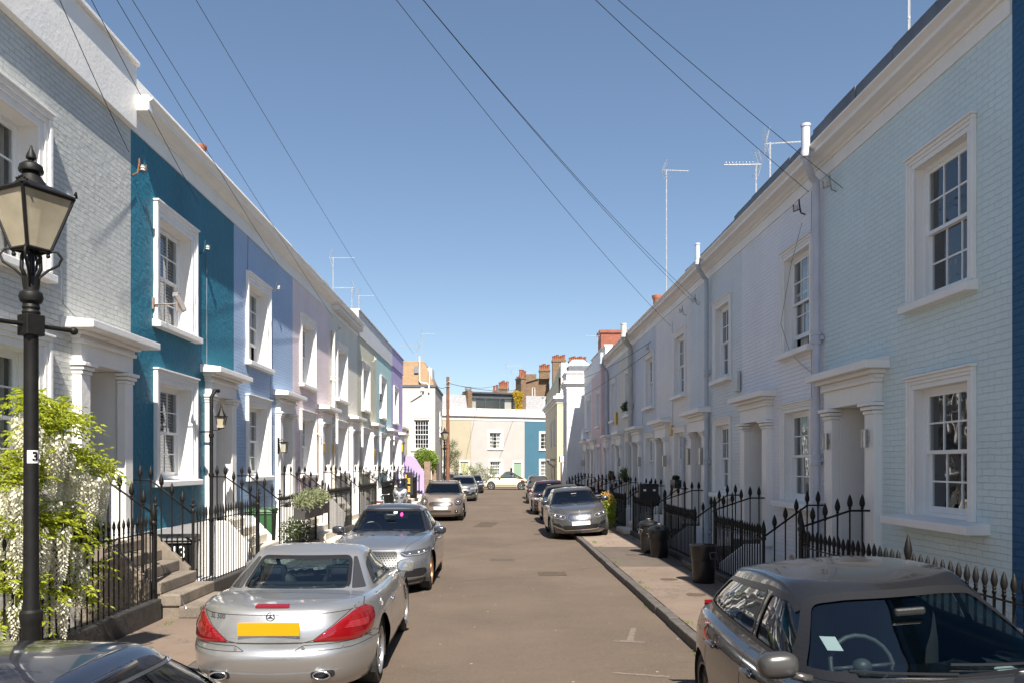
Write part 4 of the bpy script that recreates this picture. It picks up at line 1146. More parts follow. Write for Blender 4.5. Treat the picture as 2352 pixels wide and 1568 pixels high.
m = MB(FD); m.quad((3.6, -3.5, 8.45), (8.5, -3.5, 8.45), (8.5, -3.5, 9.75), (3.6, -3.5, 9.75)); curtain(m, 3.65, 4.2, -1.1, 8.5, 9.7, 5); curtain(m, 7.6, 8.4, -1.1, 8.5, 9.7, 6); m.build('curtain', CURT, ex, recalc=False)
m = MB(FD); m.box(9.3, 9.9, -2, -.4, 8.4, 12.2); m.box(9.22, 9.98, -2.05, -.33, 12.0, 12.15); q = m.build('chimney', STK, fw)
for k in range(2): c_ = FD.p(9.45 + k * .3, -1.0, 12.2); pot(q, c_.x, c_.y, c_.z, .9, .13)
simple_window(Fr(FD.p(0, -.75, 0), FD.u, FD.v), fb, 12.3, 13.6, 8.65, 9.85, 4, 2, cur='none', aw=.1)
aerial(fw, FD.p(8.3, -2, 0).x, FD.p(8.3, -2, 0).y, 10.3, 13.6, R(0), 2.0)

# brick backs and chimney stacks of the next street
def stack(parent, x0, x1, y0, y1, z0, z1, npots, hp=.9, mat=STK):
    m = MB(); m.box(x0, x1, y0, y1, z0, z1); m.box(x0 - .08, x1 + .08, y0 - .08, y1 + .08, z1, z1 + .25)
    q = m.build('chimney', mat, parent)
    for k in range(npots): pot(q, x0 + (x1 - x0) * (k + .5) / npots, (y0 + y1) / 2, z1 + .25, hp * (.85 + .3 * ((k * 7) % 3) / 2), .17)
    return q
YB = 106.0; px = lambda d: (d - VX) / F * YB; pz = lambda y: EYE + (HY - y) / F * YB
t = thing('brick_house', 'brown stock brick house backs with many chimney pots behind the far terrace', 'house', (px(1230), YB, 0), 'brown brick houses of the next street')
m = MB(); m.box(px(1208), px(1262), YB, YB + 9, 0, pz(868)); m.box(px(1208), px(1232), YB + .1, YB + 6, pz(868), pz(858)); m.build('wall', STK, t)
m = MB(); m.add([(px(1206), YB - .2, pz(878)), (px(1236), YB - .2, pz(869)), (px(1236), YB + 6, pz(866)), (px(1206), YB + 6, pz(875))], [(0, 1, 2, 3)]); m.build('roof', SLATE, t, recalc=False)
simple_window(Fr((0, YB, 0), (1, 0, 0), (0, -1, 0)), t, px(1223), px(1228), pz(911), pz(891), 2, 2, cur='none', aw=.06)
stack(t, px(1239), px(1262), YB - .6, YB + .6, pz(870), pz(853), 5, .7)
stack(t, px(1265), px(1293), YB - 3.6, YB - 2.4, pz(900), pz(838), 6, .62); stack(t, px(1302), px(1340), YB - 3.6, YB - 2.4, pz(900), pz(840), 8, .55)
YB = 112.0
t = thing('brick_house', 'lower brown brick house with paired chimney stacks just left of the taller brick backs', 'house', (px(1170), YB, 0), 'brown brick houses of the next street')
m = MB(); m.box(px(1132), px(1210), YB, YB + 8, 0, pz(905)); m.build('wall', STK, t)
m = MB(); m.add([(px(1150), YB - .3, pz(906)), (px(1184), YB - .3, pz(893)), (px(1212), YB - .3, pz(906)), (px(1150), YB + 8, pz(906)), (px(1184), YB + 8, pz(893)), (px(1212), YB + 8, pz(906))], [(0, 1, 2), (0, 3, 4, 1), (1, 4, 5, 2)]); m.build('roof', SLATE, t, recalc=False)
stack(t, px(1132), px(1145), YB, YB + 1, pz(906), pz(901), 2, .9); stack(t, px(1146), px(1168), YB, YB + 1, pz(906), pz(893), 5, .9)
stack(t, px(1186), px(1196), YB - 2, YB - 1, pz(906), pz(886), 2, 1.1); stack(t, px(1193), px(1208), YB - 3, YB - 2, pz(920), pz(881), 2, 1.3)
aerial(t, px(1178), YB, pz(900), pz(853), R(0), 3.0)
m = MB(); m.box(-80, -10, 90, 96, -.3, 7.5); m.box(-80, -10, 90, 92, 7.5, 7.8)
props(m.build('far_terrace', FARC), 'long pale terrace far off to the left behind the white corner house', 'house')
m = MB(); m.box(12, 70, 96, 102, -.3, 7.5)
props(m.build('far_terrace', FARW), 'long pale terrace far off to the right behind the end block', 'house')

# ------------------------------------------------------------------ poles, lamps, wires
m = MB(); m.tube([(-3.62, 60, 0), (-3.62, 60, 8.95)], [.15, .11], 12)
t = thing('telegraph_pole', 'tall reddish brown wooden telegraph pole at the far end on the left', 'pole', (-3.62, 60, 0))
m.build('pole', plain('creosoted_wood', (.17, .075, .04), .7, var=.35, vs=3, bump=.01, bs=14), t, smooth=50)
m = MB(); m.box(-3.8, -3.44, 59.85, 60.15, 8.2, 8.28); m.tube([(-3.62, 59.85, 8.6), (-3.3, 59.85, 8.5)], .03, 6); m.tube([(-3.62, 59.85, 8.5), (-3.95, 59.85, 8.4)], .03, 6)
m.build('wire_ring', plain('grey_metal', (.3, .3, .3)), t)

def street_lamp(x, y, s, label, yaw, number=False):
    """heritage lamp; total height 5.0*s"""
    t = thing('street_lamp', label, 'street lamp', (x, y, .12), 'black heritage street lamps')
    V = lambda r, h: (r * s, h * s)
    col = MB(); col.lathe((x, y, .12), [V(.13, 0), V(.13, .06), V(.10, .1), V(.078, .5), V(.074, .90), V(.082, .93), V(.09, .97), V(.086, 1.01), V(.068, 1.03), V(.066, 1.06), V(.060, 1.10), V(.057, 2.0), V(.055, 3.0),
        V(.055, 3.42), V(.066, 3.44), V(.070, 3.46), V(.060, 3.48), V(.068, 3.50), V(.060, 3.53), V(.084, 3.55), V(.093, 3.585), V(.084, 3.62), V(.058, 3.64), V(.060, 3.75), V(.028, 3.76), V(.022, 3.95)], 20)
    col.build('post', IRON, t, smooth=35)
    c, sn = math.cos(yaw), math.sin(yaw)
    def W(a, b, h): return (x + (c * a - sn * b) * s, y + (sn * a + c * b) * s, .12 + h * s)
    br = MB(); c, sn = math.cos(R(58)), math.sin(R(58)); br.tube([W(-.34, .0, 3.36), W(.34, 0, 3.36)], .02 * s, 8); br.ball(W(-.36, 0, 3.36), .034 * s); br.ball(W(.36, 0, 3.36), .034 * s)
    br.add([W(a, b, h) for h in (3.27, 3.44) for (a, b) in ((-.075, -.075), (.075, -.075), (.075, .075), (-.075, .075))], [(0, 1, 2, 3), (7, 6, 5, 4), (0, 4, 5, 1), (1, 5, 6, 2), (2, 6, 7, 3), (3, 7, 4, 0)])
    br.build('ladder_bar', IRON, t, bevel=.01 * s)
    c, sn = math.cos(yaw), math.sin(yaw)
    fg = MB()
    for k in range(4):
        a = yaw + math.pi / 4 + k * math.pi / 2
        def Q(r, h): return (x + math.cos(a) * r * s, y + math.sin(a) * r * s, .12 + h * s)
        fg.tube([Q(.05, 3.66), Q(.06, 3.75), Q(.12, 3.81), Q(.20, 3.86), Q(.225, 3.92), Q(.19, 3.97), Q(.14, 3.97), Q(.125, 3.94)], .011 * s, 6); fg.ball(Q(.125, 3.93), .018 * s, n=8, m=6)
        fg.tube([Q(.03, 3.72), Q(.07, 3.82), Q(.065, 3.92), Q(.04, 3.97)], .016 * s, 6)
    fg.build('frog', IRON, t, smooth=True)
    # lantern: four-sided taper, open frame with dull glass
    b0, b1, z0, z1 = .10, .222, 3.97, 4.42
    cor = [(-1, -1), (1, -1), (1, 1), (-1, 1)]
    fm = MB()
    for (a, b) in cor: fm.tube([W(a * b0, b * b0, z0), W(a * b1, b * b1, z1)], .014 * s, 6)
    for i in range(4):
        (a, b), (e, f) = cor[i], cor[(i + 1) % 4]
        fm.tube([W(a * b0, b * b0, z0), W(e * b0, f * b0, z0)], .016 * s, 6); fm.tube([W(a * b1, b * b1, z1), W(e * b1, f * b1, z1)], .02 * s, 6)
    for (a, b) in cor:
        for k in range(5):
            fm.ball(W(a * (b1 + .01) + (k - 2) * .012 * -b, b * (b1 + .01) + (k - 2) * .012 * a, z1 + .03 + .012 * (2 - abs(k - 2))), .012 * s, n=6, m=4)
    bo = [W(a * b0, b * b0, z0) for a, b in cor]; fm.add(bo, [(0, 1, 2, 3)])
    ln = fm.build('lantern', IRON, t)
    gl = MB()
    for i in range(4):
        (a, b), (e, f) = cor[i], cor[(i + 1) % 4]
        gl.add([W(a * b0, b * b0, z0), W(e * b0, f * b0, z0), W(e * b1, f * b1, z1), W(a * b1, b * b1, z1)], [(0, 1, 2, 3)])
    gl.build('lamp_glass', LAMPG, ln, recalc=False)
    rf = MB(); pr = [W(a * (b1 + .015), b * (b1 + .015), z1 + .01) for a, b in cor] + [W(a * .10, b * .10, z1 + .09) for a, b in cor]
    rf.add(pr, [(0, 1, 5, 4), (1, 2, 6, 5), (2, 3, 7, 6), (3, 0, 4, 7), (4, 5, 6, 7), (3, 2, 1, 0)])
    rf.lathe(W(0, 0, z1 + .065), [V(.13, 0), V(.125, .02), V(.112, .035), V(.105, .05), V(.068, .10), V(.062, .12), V(.092, .125), V(.096, .14), V(.085, .18), V(.05, .205), V(.022, .212), V(.02, .225), V(.038, .235), V(.04, .248), V(.03, .28), V(.012, .32), V(.008, .345), V(.002, .35)], 18)
    rf.build('lantern_roof', IRON, ln, smooth=35)
    if number:
        ang = -math.pi / 2 + .80
        pl = MB()
        r = .0575 * s
        for k in range(6):
            a0, a1 = ang - .8 + k * .27, ang - .8 + (k + 1) * .27
            pl.add([(x + math.cos(q) * r, y + math.sin(q) * r, zz) for q, zz in ((a0, 2.35), (a1, 2.35), (a1, 2.455), (a0, 2.455))], [(0, 1, 2, 3)])
        pn = pl.build('number_plate', plain('plate_white', (.75, .75, .73), .4, var=.04), t, recalc=False)
        cu = bpy.data.curves.new('digit', 'FONT'); cu.body = '3'; cu.size = .10; cu.align_x = 'CENTER'; cu.align_y = 'CENTER'; cu.resolution_u = 3; cu.offset = .004
        tmp = bpy.data.objects.new('digit', cu); C.objects.link(tmp); bpy.context.view_layer.update()
        me = bpy.data.meshes.new_from_object(tmp.evaluated_get(bpy.context.evaluated_depsgraph_get())); bpy.data.objects.remove(tmp)
        for v in me.vertices:
            q = ang + .25 + v.co.x / r; zz = 2.402 + v.co.y; rr_ = r + .003
            v.co = Vector((x + math.cos(q) * rr_, y + math.sin(q) * rr_, zz)) - base_of(t)
        me.materials.append(IRON); d = bpy.data.objects.new('digit', me); C.objects.link(d); d.parent = pn
    return t
tl = NT('lamp_glass_old'); tl.b.inputs['Roughness'].default_value = .25
_g = tl.n('NewGeometry').outputs['Position']; _n = tl.noise(_g, 3.5, 4)
tl.l(tl.ramp(_n.outputs[0], [(.3, (.40, .35, .25)), (.7, (.56, .50, .38))]), tl.b.inputs['Base Color'])
tl.b.inputs['Transmission Weight'].default_value = .35; tl.b.inputs['IOR'].default_value = 1.1
LAMPG = tl.m
street_lamp(-3.82, 6.6, 1.0, 'tall black heritage lamp post with a number three plate in front of the wisteria', R(-26), True)
street_lamp(-3.52, 54.6, 1.0, 'distant black heritage lamp post beside the white corner house', R(30))
# small lamp on a pipe bracket by the teal house porch
t = thing('bracket_lamp', 'small black lantern on an iron downpipe beside the doorway of the teal house', 'lamp', LEFT.p(16.45, .35, 1.2))
m = MB(LEFT); m.tube([(16.35, .2, -1), (16.35, .2, 3.2), (16.35, .2, 3.72), (16.4, .26, 3.86), (16.5, .3, 3.86)], .04, 8)
for z in (1.2, 2.1, 2.9): m.lathe((16.35, .2, z), [(.042, 0), (.055, .01), (.055, .07), (.042, .08)], 10)
m.box(16.335, 16.365, .0, .20, 3.0, 3.03)
m.build('pipe', IRON, t, smooth=40)
m = MB(LEFT); cx, cv, cz = 16.42, .38, 3.1
for (a, b) in ((-1, -1), (1, -1), (1, 1), (-1, 1)): m.tube([(cx + a * .05, cv + b * .05, cz), (cx + a * .085, cv + b * .085, cz + .22)], .008, 5)
m.box(cx - .1, cx + .1, cv - .1, cv + .1, cz + .22, cz + .24); m.box(cx - .05, cx + .05, cv - .05, cv + .05, cz - .02, cz)
m.lathe((cx, cv, cz + .24), [(.1, 0), (.05, .1), (.03, .16), (.01, .24)], 8); m.tube([(cx, cv, cz - .02), (cx - .03, cv - .08, cz - .05), (16.35, .2, cz - .05)], .014, 6)
ln = m.build('lantern', IRON, t)
MB(LEFT).box(cx - .066, cx + .066, cv - .066, cv + .066, cz, cz + .215).build('lamp_glass', LAMPG, ln)

# overhead wires
def wire(p0, p1, sag, label, r=.006):
    pts = []
    for k in range(25):
        s_ = k / 24; p = Vector(p0).lerp(Vector(p1), s_); p.z -= sag * 4 * s_ * (1 - s_); pts.append(tuple(p))
    o = MB().tube(pts, r, 4).build('overhead_wire', plain('wire_black', (.02, .02, .022), .5, var=0), smooth=True)
    return props(o, label, 'wire', group='telephone wires over the street')
def top_to(px_, Xw, pxe, pye, ext=.5, sag=.12, z=8.8, label='', r=.006):
    Ym = (z - EYE) * F / HY; A = Vector(((px_ - VX) / F * Ym, Ym, z))
    Ye = Xw * F / (pxe - VX); B_ = Vector((Xw, Ye, EYE + (HY - pye) / F * Ye))
    A2 = A + (A - B_) * ext; wire(A2, B_, sag, label, r)
top_to(140, -5.9, 296, 350, .4, .05, 8.3, 'thin wire running down to the bracket between the grey and teal houses')
top_to(213, -5.9, 457, 470, .3, .05, 8.6, 'thin wire ending above the upper window of the teal house')
top_to(275, -5.9, 640, 610, .3, .10, 8.9, 'thin wire ending on the blue house wall')
top_to(312, -5.9, 765, 730, .3, .12, 9.1, 'long thin wire reaching the cream house pipe')
top_to(462, -4.6, 950, 812, .2, .25, 9.6, 'long wire crossing the sky to the tan mansard roof')
top_to(928, 5.4, 1541, 750, .2, .25, 8.8, 'single wire crossing the sky to the blue grey house on the right')
top_to(988, 5.4, 1590, 692, .2, .22, 8.8, 'left one of two close wires to the grey green house')
top_to(992, 5.4, 1607, 696, .2, .26, 8.8, 'right one of two close wires to the grey green house')
top_to(1374, 5.4, 1858, 442, .2, .06, 8.0, 'wire ending at the cornice of the lilac house')
top_to(1424, 5.4, 1936, 433, .2, .04, 8.0, 'wire ending on the mint house wall')
for (e, lab) in (((-4.4, 57.5, 8.2), 'short wire from the telegraph pole to the white corner house'), ((px(1140), 112, 13.5), 'wire from the telegraph pole towards the brown brick chimneys'), ((3.0, 89, 10.8), 'lower wire from the telegraph pole to the dark roof extension')):
    wire((-3.5, 60, 8.45), e, .35, lab, .018)
for (pa, pb, s_) in (((1700, 905), (1335, 930), 0), ((1700, 885), (1340, 900), 0)): pass
wire((5.35, 27.9, 6.6), (4.2, 52, 7.7), .3, 'slack wire running along the right terrace cornices', .012)
wire((5.35, 28.0, 6.3), (4.1, 53, 6.2), .2, 'lower slack wire along the right terrace', .012)
# ------------------------------------------------------------------ cars
def pchip(kn):
    xs = np.array([k[0] for k in kn], float); ys = np.array([k[1] for k in kn], float)
    h = np.diff(xs); d = np.diff(ys) / h; n = len(xs); m = np.zeros(n)
    for i in range(1, n - 1):
        if d[i - 1] * d[i] > 0:
            w1, w2 = 2 * h[i] + h[i - 1], h[i] + 2 * h[i - 1]; m[i] = (w1 + w2) / (w1 / d[i - 1] + w2 / d[i])
    m[0], m[-1] = d[0], d[-1]
    def f(x):
        x = np.clip(np.asarray(x, float), xs[0], xs[-1]); i = np.clip(np.searchsorted(xs, x) - 1, 0, n - 2)
        t = (x - xs[i]) / h[i]
        return ((2 * t ** 3 - 3 * t ** 2 + 1) * ys[i] + (t ** 3 - 2 * t ** 2 + t) * h[i] * m[i] + (-2 * t ** 3 + 3 * t ** 2) * ys[i + 1] + (t ** 3 - t ** 2) * h[i] * m[i + 1])
    return f
def outline(nf, nr, N=120):
    th = np.linspace(0, 2 * np.pi, 6000, endpoint=False); c, s = np.cos(th), np.sin(th)
    n = np.where(c > 0, nf, nr)
    x = np.sign(c) * np.abs(c) ** (2 / n); y = np.sign(s) * np.abs(s) ** (2 / n)
    X, Y = x * 2.2, y
    L = np.concatenate([[0], np.cumsum(np.hypot(np.diff(np.append(X, X[0])), np.diff(np.append(Y, Y[0]))))])
    q = np.linspace(0, L[-1], N, endpoint=False) + L[-1] / N * .5
    xi = np.interp(q, L, np.append(x, x[0])); yi = np.interp(q, L, np.append(y, y[0]))
    return xi, yi
def round_poly(pts, r=.04, n=4):
    out = []; m = len(pts)
    for i in range(m):
        a, b, c = Vector(pts[i - 1]), Vector(pts[i]), Vector(pts[(i + 1) % m])
        d1, d2 = (a - b), (c - b); k = min(r, d1.length * .45, d2.length * .45)
        p, q = b + d1.normalized() * k, b + d2.normalized() * k
        for j in range(n + 1):
            t = j / n; out.append(tuple((1 - t) ** 2 * p + 2 * t * (1 - t) * b + t * t * q))
    return out
def in_poly(x, y, poly):
    c = False; n = len(poly); j = n - 1
    for i in range(n):
        if (poly[i][1] > y) != (poly[j][1] > y) and x < (poly[j][0] - poly[i][0]) * (y - poly[i][1]) / (poly[j][1] - poly[i][1]) + poly[i][0]: c = not c
        j = i
    return c
AX = {'L': (0, 2, 1, 1), 'Rt': (0, 2, 1, -1), 'F': (1, 2, 0, 1), 'B': (1, 2, 0, -1), 'T': (0, 1, 2, 1)}   # view: u axis, v axis, depth axis, side

def paint(name, col, metal=.55, rough=.32, flake=True, coat=1.0, dust=.12):
    if name in _mc: return _mc[name]
    t = NT(name); geo = t.n('NewGeometry')
    nz = t.noise(geo.outputs['Position'], 2.0, 5)
    sp_ = t.n('SeparateXYZ'); t.l(geo.outputs['Normal'], sp_.inputs[0])
    up = t.math('MULTIPLY', t.math('MAXIMUM', sp_.outputs[2], 0.0), t.math('MULTIPLY', nz.outputs[0], dust * 2), clamp=True)
    base = t.mix(up, col, (.30, .26, .20))
    base = t.mix(geo.outputs['Backfacing'], base, (.03, .03, .032))
    t.l(base, t.b.inputs['Base Color'])
    t.b.inputs['Metallic'].default_value = metal
    t.l(t.math('ADD', t.math('MULTIPLY', up, .5), rough), t.b.inputs['Roughness'])
    t.b.inputs['Coat Weight'].default_value = coat; t.l(t.math('ADD', t.math('MULTIPLY', up, .3), .03), t.b.inputs['Coat Roughness'])
    if flake:
        fl = t.noise(geo.outputs['Position'], 900, 2); t.l(t.bump(fl.outputs[0], .0004), t.b.inputs['Normal'])
    _mc[name] = t.m; return t.m
CARGLASS = glass_mat('car_glass', (.42, .50, .50), 1.2)
CARGLASS_D = glass_mat('car_glass_dark', (.16, .19, .19), 1.2)
TYRE = plain('tyre_rubber', (.022, .021, .02), .8, var=.3, vs=10, bump=.003, bs=60)
TRIM = plain('trim_black', (.012, .012, .013), .35, var=.1)
MATT = plain('matt_black', (.018, .018, .018), .75, var=.2)
CHROME = plain('chrome', (.72, .72, .74), .12, 1, var=.03)
ALLOY = plain('alloy_rim', (.42, .42, .43), .3, .85, var=.1)
BRONZE = plain('bronze_rim', (.34, .19, .11), .32, .8, var=.1)
DARKRIM = plain('dark_rim', (.05, .05, .055), .3, .7, var=.1)
SEATM = plain('seat_leather', (.045, .045, .05), .6, var=.2)
SEATG = plain('seat_grey', (.22, .22, .21), .6, var=.15)
PLW = plain('plate_reflective_white', (.80, .80, .80), .35, var=.02)
PLY = plain('plate_yellow', (.46, .235, .003), .35, var=.02)
def lens(name, col, rough=.08, coat=1):
    if name in _mc: return _mc[name]
    t = NT(name); geo = t.n('NewGeometry').outputs['Position']
    wv = t.n('TexWave', bands_direction='Z'); wv.inputs['Scale'].default_value = 14; wv.inputs['Distortion'].default_value = .6; t.l(geo, wv.inputs['Vector'])
    t.l(t.mix(t.math('MULTIPLY', wv.outputs[0], .45), col, sc(col, .45)), t.b.inputs['Base Color'])
    t.b.inputs['Roughness'].default_value = rough; t.b.inputs['Coat Weight'].default_value = coat
    _mc[name] = t.m; return t.m
REDL = lens('tail_red', (.19, .004, .006)); HEADL = lens('head_lens', (.30, .31, .33), .12); HEADD = lens('head_dark', (.05, .052, .058), .12)
PEARL = plain('reflector', (.75, .76, .78), .15, .8, var=.1)

class Car:
    def __init__(s, sp, name, label, loc, yaw, group=None, roll=0, cat='car'):
        s.sp = sp; s.root = thing(name, label, cat, loc, group, local=True, rot=(0, roll, yaw))
        s.body_mesh()
    # -- shells
    def shell(s, rows, zlow, top, plan, crown, wheels=(), flare=0, rsh=.06, cap=True, N=120, capn=8):
        nf, nr, bf, bb = plan; cx, cy = outline(nf, nr, N)
        W_, XF, XR = pchip([(r[0], r[1]) for r in rows]), pchip([(r[0], r[2]) for r in rows]), pchip([(r[0], r[3]) for r in rows])
        tp = pchip(top); lvl = []
        for t in np.linspace(0, 1, 22): lvl.append((t, 0, 0))
        ring = []
        Hh = max(float(tp(0.0)) - rsh - zlow, .1)
        sf, sr, sy = [max(0.0, v_) for v_ in ((float(XF(.9)) - float(XF(1))) / (.1 * Hh), (float(XR(1)) - float(XR(.9))) / (.1 * Hh), (float(W_(.9)) - float(W_(1))) / (.1 * Hh))]
        def pts(t, inset, dz):
            w = float(W_(t)) - inset - sy * dz * .8; xf = float(XF(t)) - inset * 1.2 - min(sf, 2.2) * dz * .75; xr = float(XR(t)) + inset * 1.2 + min(sr, 2.2) * dz * .75
            xm = (xf + xr) / 2; hf = (xf - xr) / 2
            x = xm + cx * hf; y = cy * w
            bow = np.where(cx > 0, bf, bb) * (np.abs(cx) ** 3) * cy ** 2
            x = x - np.sign(cx) * bow
            # side taper towards the ends
            z = zlow + t * (tp(x) - rsh - zlow) + dz
            if flare:
                for wx, wr in wheels:
                    g = np.exp(-((x - wx) / (wr * 1.25)) ** 2) * np.exp(-((z - wr * 1.0) / (wr * 1.1)) ** 2)
                    y = y + np.sign(y) * flare * g * np.clip(np.abs(cy) * 1.2, 0, 1) ** 4
            return np.stack([x, y, z], 1)
        for t in np.linspace(0, 1, 24): ring.append(pts(t, 0, 0))
        for ph in np.linspace(0, np.pi / 2, 6)[1:]: ring.append(pts(1.0, rsh * (1 - np.cos(ph)), rsh * np.sin(ph)))
        last = ring[-1]; xm = last[:, 0].mean(); ymax = np.abs(last[:, 1]).max()
        cr = pchip(crown)
        if cap:
            for q in np.linspace(0, 1, capn + 1)[1:]:
                k = 1 - q * .999
                x = xm + (last[:, 0] - xm) * k; y = last[:, 1] * k
                # crown measured from the ring edge at that x
                z = tp(x) + cr(x) * (1 - k * k)
                ring.append(np.stack([x, y, z], 1))
        V = np.concatenate(ring); F_ = []
        for i in range(len(ring) - 1):
            for k in range(N):
                F_.append((i * N + k, i * N + (k + 1) % N, (i + 1) * N + (k + 1) % N, (i + 1) * N + k))
        return V, F_
    def body_mesh(s):
        sp = s.sp
        V, F_ = s.shell(sp['rows'], sp['zlow'], sp['belt'], sp['plan'], sp['crown'], sp['wheels'], sp.get('flare', .02), sp.get('rsh', .06))
        V2, F2 = s.shell(sp['grows'], sp['gz'], sp['roof'], sp['gplan'], sp['gcrown'], rsh=sp.get('grsh', .07))
        s.bm = bmesh.new(); s.gm = bmesh.new()
        for bm, v, f in ((s.bm, V, F_), (s.gm, V2, F2)):
            vs = [bm.verts.new(p) for p in v]
            for q in f:
                try: bm.faces.new([vs[i] for i in q])
                except ValueError: pass
            bmesh.ops.remove_doubles(bm, verts=bm.verts, dist=.0006)
            bmesh.ops.recalc_face_normals(bm, faces=bm.faces)
            bm.normal_update()
            cen = sum((v_.co for v_ in bm.verts), Vector()) / len(bm.verts)
            if sum((f_.calc_center_median() - cen).dot(f_.normal) for f_ in bm.faces) < 0:
                bmesh.ops.reverse_faces(bm, faces=bm.faces); bm.normal_update()
        # open the deck under the cabin
        N = 120; foot = [(float(p[0]), float(p[1])) for p in V2[sp.get('foot', 8) * N:(sp.get('foot', 8) + 1) * N]]
        fx = sum(p[0] for p in foot) / N
        foot = [(fx + (a - fx) * .965, b * .955) for a, b in foot]
        dead = [f for f in s.bm.faces if f.normal.z > .3 and f.calc_center_median().z > sp['gz'] - .12 and all(in_poly(v_.co.x, v_.co.y, foot) for v_ in f.verts)]
        bmesh.ops.delete(s.bm, geom=dead, context='FACES')
        both = bmesh.new()
        for v, f in ((V, F_), (V2, F2)):
            vs = [both.verts.new(p) for p in v]
            for q in f: both.faces.new([vs[i] for i in q])
        both.normal_update()
        s.bvh = BVHTree.FromBMesh(both); both.free()
    def cast(s, view, u, v):
        ua, va, da, sg = AX[view]; o = [0, 0, 0]; o[ua] = u; o[va] = v; o[da] = sg * 6.0
        d = [0, 0, 0]; d[da] = -sg
        h = s.bvh.ray_cast(Vector(o), Vector(d), 12)
        return (h[0], h[1]) if h[0] is not None else (None, None)
    def cut(s, bm, view, poly, glass=None, name='window', r=.04, keep=True, edge=None, nmin=.12):
        """remove the region seen inside poly in this view; its own faces become the pane"""
        ua, va, da, sg = AX[view]; pp = round_poly(poly, r) if r else poly
        us = [p[0] for p in pp]; vs = [p[1] for p in pp]
        def near(f, pad=.06):
            c = f.calc_center_median()
            return min(us) - pad < c[ua] < max(us) + pad and min(vs) - pad < c[va] < max(vs) + pad and f.normal[da] * sg > nmin and c[da] * sg > 0
        for i in range(len(pp)):
            a, b = pp[i], pp[(i + 1) % len(pp)]
            du, dv = b[0] - a[0], b[1] - a[1]; L = math.hypot(du, dv)
            if L < 1e-5: continue
            no = [0, 0, 0]; no[ua] = dv / L; no[va] = -du / L; co = [0, 0, 0]; co[ua] = a[0]; co[va] = a[1]
            fs = [f for f in bm.faces if near(f)]
            fs = [f for f in fs if min(a[0], b[0]) - .08 < f.calc_center_median()[ua] < max(a[0], b[0]) + .08 and min(a[1], b[1]) - .08 < f.calc_center_median()[va] < max(a[1], b[1]) + .08]
            if not fs: continue
            g = set(fs); 
            for f in fs: g.update(f.edges); g.update(f.verts)
            bmesh.ops.bisect_plane(bm, geom=list(g), plane_co=co, plane_no=no, dist=1e-5)
        dead = [f for f in bm.faces if near(f, .01) and in_poly(f.calc_center_median()[ua], f.calc_center_median()[va], pp)]
        o = None
        if glass is not None and dead:
            mb = MB(); idx = {}
            for f in dead:
                q = []
                for v_ in f.verts:
                    if v_ not in idx: idx[v_] = len(mb.v); mb.v.append(v_.co - v_.normal * .006)
                    q.append(idx[v_])
                mb.f.append(tuple(q))
            o = mb.build(name, glass, s.root, smooth=True, recalc=False)
        bmesh.ops.delete(bm, geom=dead, context='FACES')
        return o
    def ribbon(s, view, pts, width=.008, raise_=.0015, closed=False, mat=None, name='trim', parent=None, th=0, step=.03, r=0):
        if r: pts = round_poly(pts, r)
        P = []
        m = len(pts)
        for i in range(m if closed else m - 1):
            a, b = Vector(pts[i]), Vector(pts[(i + 1) % m]); n = max(1, int((b - a).length / step))
            for k in range(n): P.append(a.lerp(b, k / n))
        if not closed: P.append(Vector(pts[-1]))
        mb = MB(); rows = []; mm = len(P)
        for i, p in enumerate(P):
            a = P[i - 1] if (closed or i > 0) else p; b = P[(i + 1) % mm] if (closed or i < mm - 1) else p
            t = (b - a); t = t.normalized() if t.length > 1e-9 else Vector((1, 0)); nn = Vector((-t.y, t.x)) * width / 2
            row = []
            for q in (p + nn, p - nn):
                h, no = s.cast(view, q.x, q.y)
                if h is not None and abs(no[AX[view][2]]) < (.5 if view in ('L', 'Rt') and h.z > s.sp['gz'] + .08 else .12): h = None
                if h is None and view in 'FB':
                    kk = 1.0
                    while h is None and kk > .8:
                        kk -= .01; h, no = s.cast(view, q.x * kk, q.y)
                        if h is not None and abs(no[AX[view][2]]) < .12: h = None
                row.append(None if h is None else h + (no if no.dot(Vector([AX[view][3] if k == AX[view][2] else 0 for k in range(3)])) > 0 else -no) * raise_)
            rows.append(row)
        for i in range(mm if closed else mm - 1):
            r0, r1 = rows[i], rows[(i + 1) % mm]
            if None in r0 or None in r1: continue
            if (r0[0] - r1[0]).length > .2: continue
            b = len(mb.v); mb.v += [r0[0], r0[1], r1[1], r1[0]]; mb.f.append((b, b + 1, b + 2, b + 3))
        if not mb.f: return None
        return mb.build(name, mat or TRIM, parent or s.root, recalc=False)
    def patch(s, view, poly, mat, name, parent=None, off=.004, r=.02, grid=.035, bulge=0, thick=True, smooth=True):
        ua, va, da, sg = AX[view]; pp = round_poly(poly, r) if r else list(poly)
        bm = bmesh.new()
        vs = [bm.verts.new((p[0], p[1], 0)) for p in pp]; bm.faces.new(vs)
        us = [p[0] for p in pp]; vv = [p[1] for p in pp]
        for ax, lo, hi in ((0, min(us), max(us)), (1, min(vv), max(vv))):
            n = int((hi - lo) / grid)
            for k in range(1, n + 1):
                co = [0, 0, 0]; co[ax] = lo + (hi - lo) * k / (n + 1); no = [0, 0, 0]; no[ax] = 1
                bmesh.ops.bisect_plane(bm, geom=bm.verts[:] + bm.edges[:] + bm.faces[:], plane_co=co, plane_no=no, dist=1e-6)
        bm.normal_update()
        cu, cv = sum(us) / len(us), sum(vv) / len(vv)
        top, low = [], []
        bd = {v for e in bm.edges if e.is_boundary for v in e.verts}
        hits = []
        for v in bm.verts:
            h = s.cast(view, v.co.x, v.co.y); k = 1.0
            while h[0] is None and view in 'FB' and k > .8:
                k -= .01; h = s.cast(view, v.co.x * k, v.co.y)
            hits.append(h)
